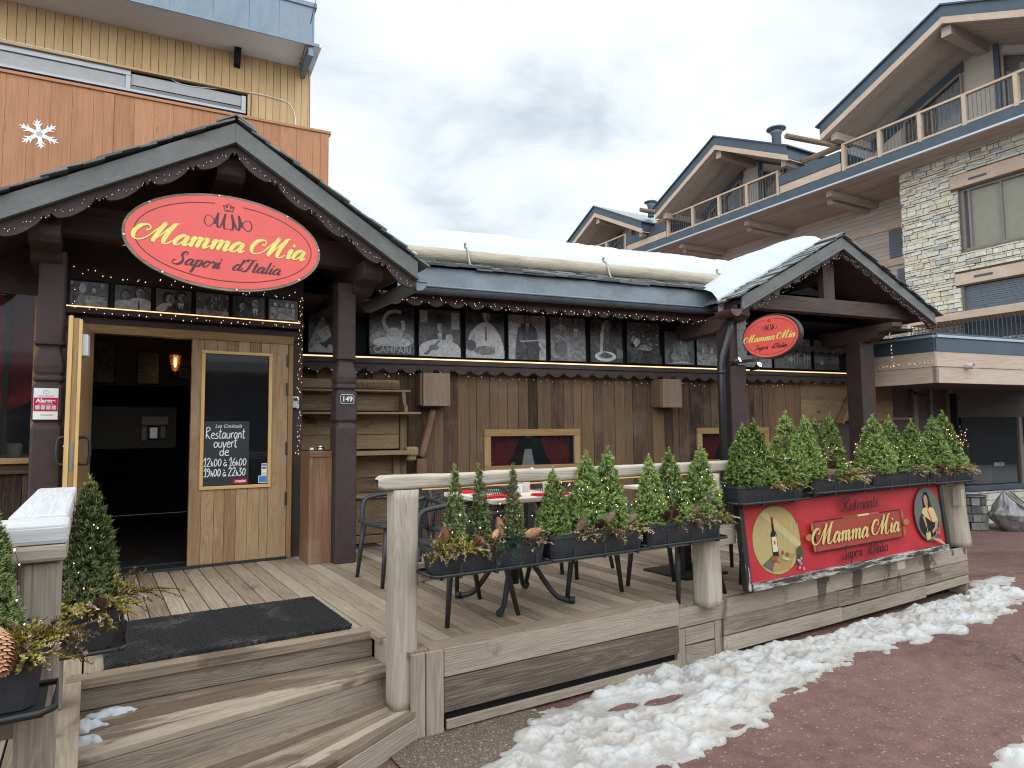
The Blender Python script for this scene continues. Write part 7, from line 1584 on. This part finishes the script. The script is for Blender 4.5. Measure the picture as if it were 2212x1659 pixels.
    # gables
    for ay, az, hl, hr, tn, xb in ((9.15, 13.95, 4.1, 4.3, .465, .45), (18.0, 13.55, 3.65, 3.4, .50, .45), (26.2, 13.15, 2.9, 3.6, .50, .45)):
        g = []
        for sg, run in ((1, hl), (-1, hr)):
            mb = MB(FR); F3 = lambda a, d, x=-1.75, sg=sg, ay=ay, az=az, tn=tn: (x, ay + sg * a, az - a * tn - d)
            mb.prism([(0, 0), (run, 0), (run, .34), (0, .34)], F3, (.05, 0, 0)); mb.prism([(-.0, -.05), (run + .12, -.05), (run + .12, -.0), (0, -.0)], lambda a, d, sg=sg, ay=ay, az=az, tn=tn: (-1.82, ay + sg * a, az - a * tn - d), (6, 0, 0)); mb.build('roof_edge', 'rbzinc', t)
            mb = MB(FR); mb.prism([(0, .34), (run, .34), (run, .54), (0, .54)], F3, (.07, 0, 0), .5); mb.build('barge_board', 'rbpink', t)
            mb = MB(FR)
            for k in range(20): x = -1.68 + k * .18; mb.prism([(0, .46), (run, .46), (run, .50), (0, .50)], lambda a, d, x=x, sg=sg, ay=ay, az=az, tn=tn: (x, ay + sg * a, az - a * tn - d), (.174, 0, 0))
            mb.build('soffit', 'rbwood', t)
            mb = MB(FR); mb.prism([(0, 0), (run, 0), (run, .44), (0, .44)], lambda a, d, sg=sg, ay=ay, az=az, tn=tn: (-1.69, ay + sg * a, az - a * tn - d), (7, 0, 0)); mb.build('roof', 'rbzinc', t)
            mb = MB(FR); mb.box(-1.5, ay + sg * (run - .35) - .11, az - (run - .35) * tn - .76, 1.6, ay + sg * (run - .35) + .11, az - (run - .35) * tn - .50, .5, grain=0); mb.build('purlin', 'rbwood', t, .01)
        mb = MB(FR); mb.box(-1.55, ay - .14, az - .86, 1.6, ay + .14, az - .55, .6, grain=0); mb.build('purlin', 'rbwood', t, .01)
        # back wall under the gable with sloping windows either side of a pier
        hw = min(hl, hr) - .5
        mb = MB(FR); mb.prism([(ay - hw, 10.3), (ay + hw, 10.3), (ay + hw, az - hw * tn - .6), (ay, az - .6), (ay - hw, az - hw * tn - .6)], lambda p, q: (xb + .07, p, q), (.1, 0, 0)); mb.build('gable_wall', 'rbwood', t)
        mb = MB(FR); mb.prism([(.55, .55), (hw, .55), (hw, .93), (.55, .86)], lambda a, d: (xb - .04, ay + a, az - a * tn - d), (.03, 0, 0)); mb.prism([(-.45, 10.3 - az), (-.30, 10.3 - az), (-.30, -.75), (-.45, -.75)], lambda a, d: (xb - .05, ay + a, az + d), (.03, 0, 0)); mb.build('dark_band', 'rbzinc', t)
        for s0, s1 in ((.62, 2.45), (-2.6, -.55)):
            sgn = 1 if s0 > 0 else -1; zt = lambda q: az - abs(q) * tn - .92
            pts = [(ay + s0, 10.35), (ay + s1, 10.35), (ay + s1, zt(s1)), (ay + s0, zt(s0))]; f = MB(FR)
            for i in range(4): p, q = pts[i], pts[(i + 1) % 4]; f.beam((xb - .05, p[0], p[1]), (xb - .05, q[0], q[1]), .06, .09, (1, 0, 0))
            m_ = (s0 + s1) / 2; f.beam((xb - .05, ay + m_, 10.35), (xb - .05, ay + m_, 12.05), .06, .09, (1, 0, 0)); f.beam((xb - .052, ay + s0, 12.05), (xb - .052, ay + s1, 12.05), .06, .10, (1, 0, 0)); w_ = f.build('window', plain('taupe_gable_frame', (.24, .19, .15), .5), t)
            p = MB(FR); p.prism(pts, lambda a, b: (xb - .03, a, b), (.01, 0, 0)); p.build('pane', 'glass', w_)
            c = MB(FR); c.grid(60, 3, lambda u, v: (xb + .02 + .03 * sin(u * 40), ay + s0 + (s1 - s0) * (u * .46 if True else u), 10.36 + (min(zt(s0 + (s1 - s0) * u * .46), 14) - 10.45) * v)); c.build('curtain', plain('pale_net_curtain', (.74, .77, .80), .9, 0, .1), w_)
    for y, z0, r in ((16.4, 12.85, .3), (23.9, 12.2, .26)):
        mb = MB(FR); mb.lathe([(r * .6, 0), (r * .6, .55), (r * .75, .56), (r * .75, .62), (r * .5, .64)], (0, y, z0), 18); mb.lathe([(r * 1.25, .72), (r * 1.25, .76), (r * .4, .84)], (0, y, z0), 18); mb.lathe([(r * .5, .62), (r * .5, .73)], (0, y, z0), 8); mb.build('chimney', 'zinc', t)
    for p0, p1 in (((-1.6, 14.7, 12.28), (1.1, 14.7, 12.5)), ((-.9, 14.65, 11.42), (-.9, 13.05, 11.42)), ((-1.6, 22.8, 11.98), (-.5, 22.8, 12.0)), ((-.9, 22.8, 11.3), (-.9, 21.6, 11.3))):
        mb = MB(FR); rough_pole(mb, p0, p1, .10, 10); mb.build('snow_guard_log', 'casing', t)
chalet()

# ================================================================== SHOP EXTENSION (right)
CANOPY = frame(10.1, 4.84, -2.7)
FS = frame(11.98, 5.67, -10)
def shop():
    t = thing('shop_extension', 'flat roofed shop front with pale board canopy, dark zinc edge and large glass', 'shop')
    e = V((cos(radians(-10)), sin(radians(-10)), 0)); l = V((sin(radians(2.7)), cos(radians(2.7)), 0)); c = V((10.1, 4.84, 0))
    def two(z0, z1, name, mat, out=0.0, bev=0.0, rnd=None):
        mb = MB(); n1 = V((-1, 0, 0)); a = c + l * 3.2; d = c + e * 4.5; th = .05
        i = c + (e + l).normalized() * .05
        o_ = -(e + l).normalized() * out * 1.2
        mb.prism([(0, 0)], lambda p, q: c, (0, 0, 0)) if False else None
        for p, q, nn in ((c, a, -e), (c, d, -l)):
            P = [p + nn * out, q + nn * out, q - nn * th, p - nn * th]; r_ = random.random() if rnd is None else rnd
            b = mb.add([v + V((0, 0, z0)) for v in P] + [v + V((0, 0, z1)) for v in P]); L_ = (q - p).length; H_ = z1 - z0
            for ids, uv in (((0, 1, 5, 4), [(0, 0), (L_, 0), (L_, H_), (0, H_)]), ((1, 2, 6, 5), None), ((2, 3, 7, 6), None), ((3, 0, 4, 7), None), ((3, 2, 1, 0), None), ((4, 5, 6, 7), None)): mb.face([b + k for k in ids], uv, r_)
        return mb.build(name, mat, t)
    two(2.255, 2.485, 'canopy_board', 'rbgreen', 0, rnd=.7); two(2.487, 2.70, 'canopy_board', 'rbgreen', .012, rnd=.45); two(2.70, 2.90, 'roof_edge', 'rbzinc', .02); two(2.90, 2.935, 'roof_edge', plain('pale_zinc_lip', (.36, .42, .47), .4, .4, .08), .045)
    two(2.936, 2.965, 'roof_edge', 'rbzinc', .03)
    mb = MB(); q = [c + e * .03 + l * .03, c + e * 4.5 + l * .03, c + e * 4.5 + l * 3.2, c + e * .03 + l * 3.2]; 
    mb.prism([(0, 0), (1, 0), (2, 0), (3, 0)], lambda a, b: q[int(a)] + V((0, 0, 2.27)), (0, 0, .6)); mb.build('canopy_slab', plain('brown_soffit', (.075, .055, .045), .8, 0, .2, 4), t)
    mb = MB(); pz = c + e * .62 + V((0, 0, 2.5)); mb.lathe([(.042, -.02), (.042, .11), (.036, .11), (.036, .02)], pz, 16, ax=-l); mb.build('overflow_pipe', plain('pale_pipe', (.42, .38, .35), .5), t)
    # front under the canopy
    mb = MB(FS); mb.box(-2.6, .22, .0, .42, .30, 2.3, .4); mb.box(.42, .22, 1.80, 4.5, .30, 2.3); mb.build('wall', plain('brown_shop_panel', (.06, .045, .038), .7, 0, .2, 3), t)
    mb = MB(FS); mb.box(-.46, .17, 0, -.36, .22, 2.3); mb.box(-1.15, .18, 1.75, -.36, .22, 1.80); mb.box(-.04, .18, 0, .02, .22, 2.3); mb.box(.38, .16, 0, .47, .22, 2.3); mb.box(1.90, -.02, .62, 1.99, .05, 1.80); mb.build('mullion', plain('taupe_mullion', (.15, .12, .10), .6), t, .004)
    mb = MB(FS); mb.box(.06, .21, .3, .36, .219, 1.72); mb.build('panel', plain('taupe_panel', (.17, .14, .12), .7), t)
    mb = MB(FS); mb.tube([(-.6, .05, 2.2), (-.45, -.02, 2.14), (-.36, -.06, 2.05)], .03, 8); mb.build('heater', 'blacksteel', t)
    g = MB(FS); g.box(.47, .02, .66, 4.5, .03, 1.80); g.build('pane', mk_glass('shop_glass', (.03, .035, .038), .45), t)
    mb = MB(FS); mb.box(.3, -.10, .56, 4.5, .10, .645); mb.build('sill', 'rbzinc', t, .006)
    R_ = random.Random(8); mb = MB(FS); z = 0.0
    while z < .55:
        h = R_.uniform(.08, .13); x = .3
        while x < 4.5: w_ = R_.uniform(.15, .4); mb.box(x + .005, -.06 - R_.uniform(0, .02), z + .004, x + w_ - .005, .05, min(z + h, .555) - .004, R_.random()); x += w_
        z += h
    mb.build('stone_base', 'stone', t, .008)
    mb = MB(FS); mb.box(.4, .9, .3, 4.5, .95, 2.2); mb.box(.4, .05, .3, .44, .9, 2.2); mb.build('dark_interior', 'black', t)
    mb = MB(FS); mb.box(.5, .3, .66, 1.6, .5, .95); mb.build('display_bench', plain('brick_red_bench', (.20, .09, .07), .8), t)
    # flag reflection modelled as cloth behind the glass; board seen through it
    b = thing('reflected_banner', 'red feather flag with white letters, a reflection modelled behind the shop glass', 'reflected_banner', (12.72, 5.72, .9), radians(-10)); mb = MB()
    mb.grid(8, 14, lambda u, v: (-.02 + .42 * v ** 1.2 * -1 + .16 * u + .02 * sin(v * 5), .012 * sin(u * 6 + v * 8), .25 + .65 * v)); mb.build('cloth', plain('reflected_banner_cloth', (.35, .02, .05), .7), b, solid=.003)
    mb = MB(); mb.tube([(.15, 0, 0), (.14, 0, .3), (-.05, 0, .7), (-.28, 0, .93)], .006, 6); mb.build('pole', 'blacksteel', b)
    for k in range(6): mb = MB(); x = .06 - .055 * k; z = .42 + .075 * k; mb.box(x, -.02, z, x + .07, -.0185, z + .012); mb.box(x, -.02, z + .022, x + .07, -.0185, z + .034); mb.build('lettering', 'ink_white', b)
    b = thing('chalkboard', 'small dark chalkboard standing behind the shop glass', 'chalkboard', (12.63, 5.66, .95), radians(-10)); mb = MB(); mb.box(-.12, 0, 0, .12, .015, .36); mb.build('board', plain('slate_board', (.03, .035, .04), .6), b); R2 = random.Random(2)
    mb = MB()
    for k in range(6): mb.tube([(-.09 + .018 * i, -.003, .06 + .05 * k + R2.uniform(-.008, .008)) for i in range(11 if k > 2 else 8)], .0025, 4)
    mb.build('chalk_writing', 'ink_grey', b)
    mb = MB(); mb.box(-.03, -.003, -.30, .03, .02, 0); mb.box(-.07, -.05, -.32, .07, .07, -.28); mb.build('stand', 'blacksteel', b)
    o = block('HENRI', .10, 'ink_grey', t, FS @ V((1.35, .012, .98)), (pi / 2, 0, radians(-10))); o.scale = (-1, 1, 1)
    # stone drum and wrapped bundle
    p = thing('stone_planter', 'low round grey dry-stone planter in front of the shop glass', 'planter', (11.98, 5.33, 0)); mb = MB(); R3 = random.Random(4)
    for row in range(4):
        a = R3.uniform(0, 1); n = 9
        for k in range(n):
            an = a + 2 * pi * (k + R3.uniform(-.12, .12)) / n; ra = V((cos(an), sin(an), 0)); tg = V((-sin(an), cos(an), 0)); mb.obox(ra * .165 + V((0, 0, .065 + .128 * row)), (tg, ra, V((0, 0, 1))), (.058, .035 + R3.uniform(0, .012), .058), R3.random())
    mb.build('stone_ring', 'greystone', p, .008); mb = MB(); mb.lathe([(.16, 0), (.16, .50)], (0, 0, 0), 16); mb.build('filling', 'soil', p)
    mb = MB(); mb.lathe([(.21, .515), (.215, .525), (.21, .545)], (0, 0, 0), 24); mb.build('rim', 'rbzinc', p)
    s = thing('wrapped_bundle', 'bulky bundle wrapped in crumpled grey plastic film by the shop', 'bundle', (12.35, 4.92, 0)); mb = MB()
    def sk(u, v):
        a = 2 * pi * u; z = .62 * v
        prof = (.38 * sin(pi * min(1, .30 + .55 * (1 - v))) if v < .45 else .38 * (1 - v) ** .9 * 1.25 + .035)
        r = prof * (1 + .12 * noise.noise((cos(a) * 2, sin(a) * 2, z * 4)) + .10 * noise.noise((cos(a) * 5, sin(a) * 5, z * 9)) + .05 * noise.noise((cos(a) * 13, sin(a) * 13, z * 22)) + (.10 * sin(a * 9 + z * 4) * max(0, v - .4)))
        return (-.16 * v * v * 1.3 + r * cos(a), r * sin(a) * .8, max(0, z) + .02 * noise.noise((u * 12, v * 8, 1)))
    mb.grid(72, 40, sk); mb.build('film', 'wrap', s)
    mb = MB(); mb.tube(catmull([(-.20, -.08, .62), (-.12, -.17, .5), (-.02, -.28, .36), (.10, -.33, .22)], 6), [.03] * 10 + [.022] * 9, 8, flat=.5); mb.tube(catmull([(-.24, -.03, .60), (-.2, -.12, .48), (-.1, -.26, .33), (-.0, -.34, .18)], 6), .024, 8, flat=.5); mb.build('film_fold', 'wrap', s)
    ps = thing('parasol', 'white parasol with blue hem above the shop roof at the far right', 'parasol', (17.3, 5.15, 2.62)); mb = MB()
    for k in range(8):
        a0, a1 = 2 * pi * k / 8, 2 * pi * (k + 1) / 8; mb.poly([(0, 0, 1.25), (1.6 * cos(a0), 1.6 * sin(a0), .52), (1.6 * cos(a1), 1.6 * sin(a1), .52)])
    mb.build('canopy', 'offwhite', ps, solid=.01)
    mb = MB()
    for k in range(8):
        a0, a1 = 2 * pi * k / 8, 2 * pi * (k + 1) / 8; mb.poly([(1.605 * cos(a0), 1.605 * sin(a0), .52), (1.605 * cos(a1), 1.605 * sin(a1), .52), (1.605 * cos(a1), 1.605 * sin(a1), .40), (1.605 * cos(a0), 1.605 * sin(a0), .40)])
    mb.build('hem', plain('navy_cloth', (.03, .04, .16), .8), ps, solid=.01); mb = MB(); mb.tube([(0, 0, -.2), (0, 0, 1.3)], .03, 8); mb.build('pole', 'steel', ps)
shop()
def opposite():
    t = thing('opposite_chalet', 'low dark chalet with a snowy roof, reflected in the door and window glass', 'building')
    mb = MB(); mb.box(-16, -15, 0, 70, -9.2, 3.4); mb.build('wall', 'barn', t)
    mb = MB(); mb.prism([(-8.3, 3.45), (-15.5, 6.6), (-15.5, 6.4), (-8.4, 3.3)], lambda a, b: (-17, a, b), (88, 0, 0)); mb.build('roof', 'darkwood', t)
    mb = MB(); mb.prism([(-8.45, 3.54), (-8.5, 3.85), (-15.4, 6.95), (-15.4, 6.62)], lambda a, b: (-16.8, a, b), (87.6, 0, 0)); mb.build('roof_snow', 'snow', t)
    for x in range(-14, 23, 4):
        w_ = MB(); w_.box(x, -9.19, 1.0, x + 1.6, -9.1, 2.2); f = w_.build('window', 'framewood', t); p = MB(); p.box(x + .1, -9.098, 1.1, x + 1.5, -9.08, 2.1); p.build('pane', 'darkglass', f)
opposite()
lights()
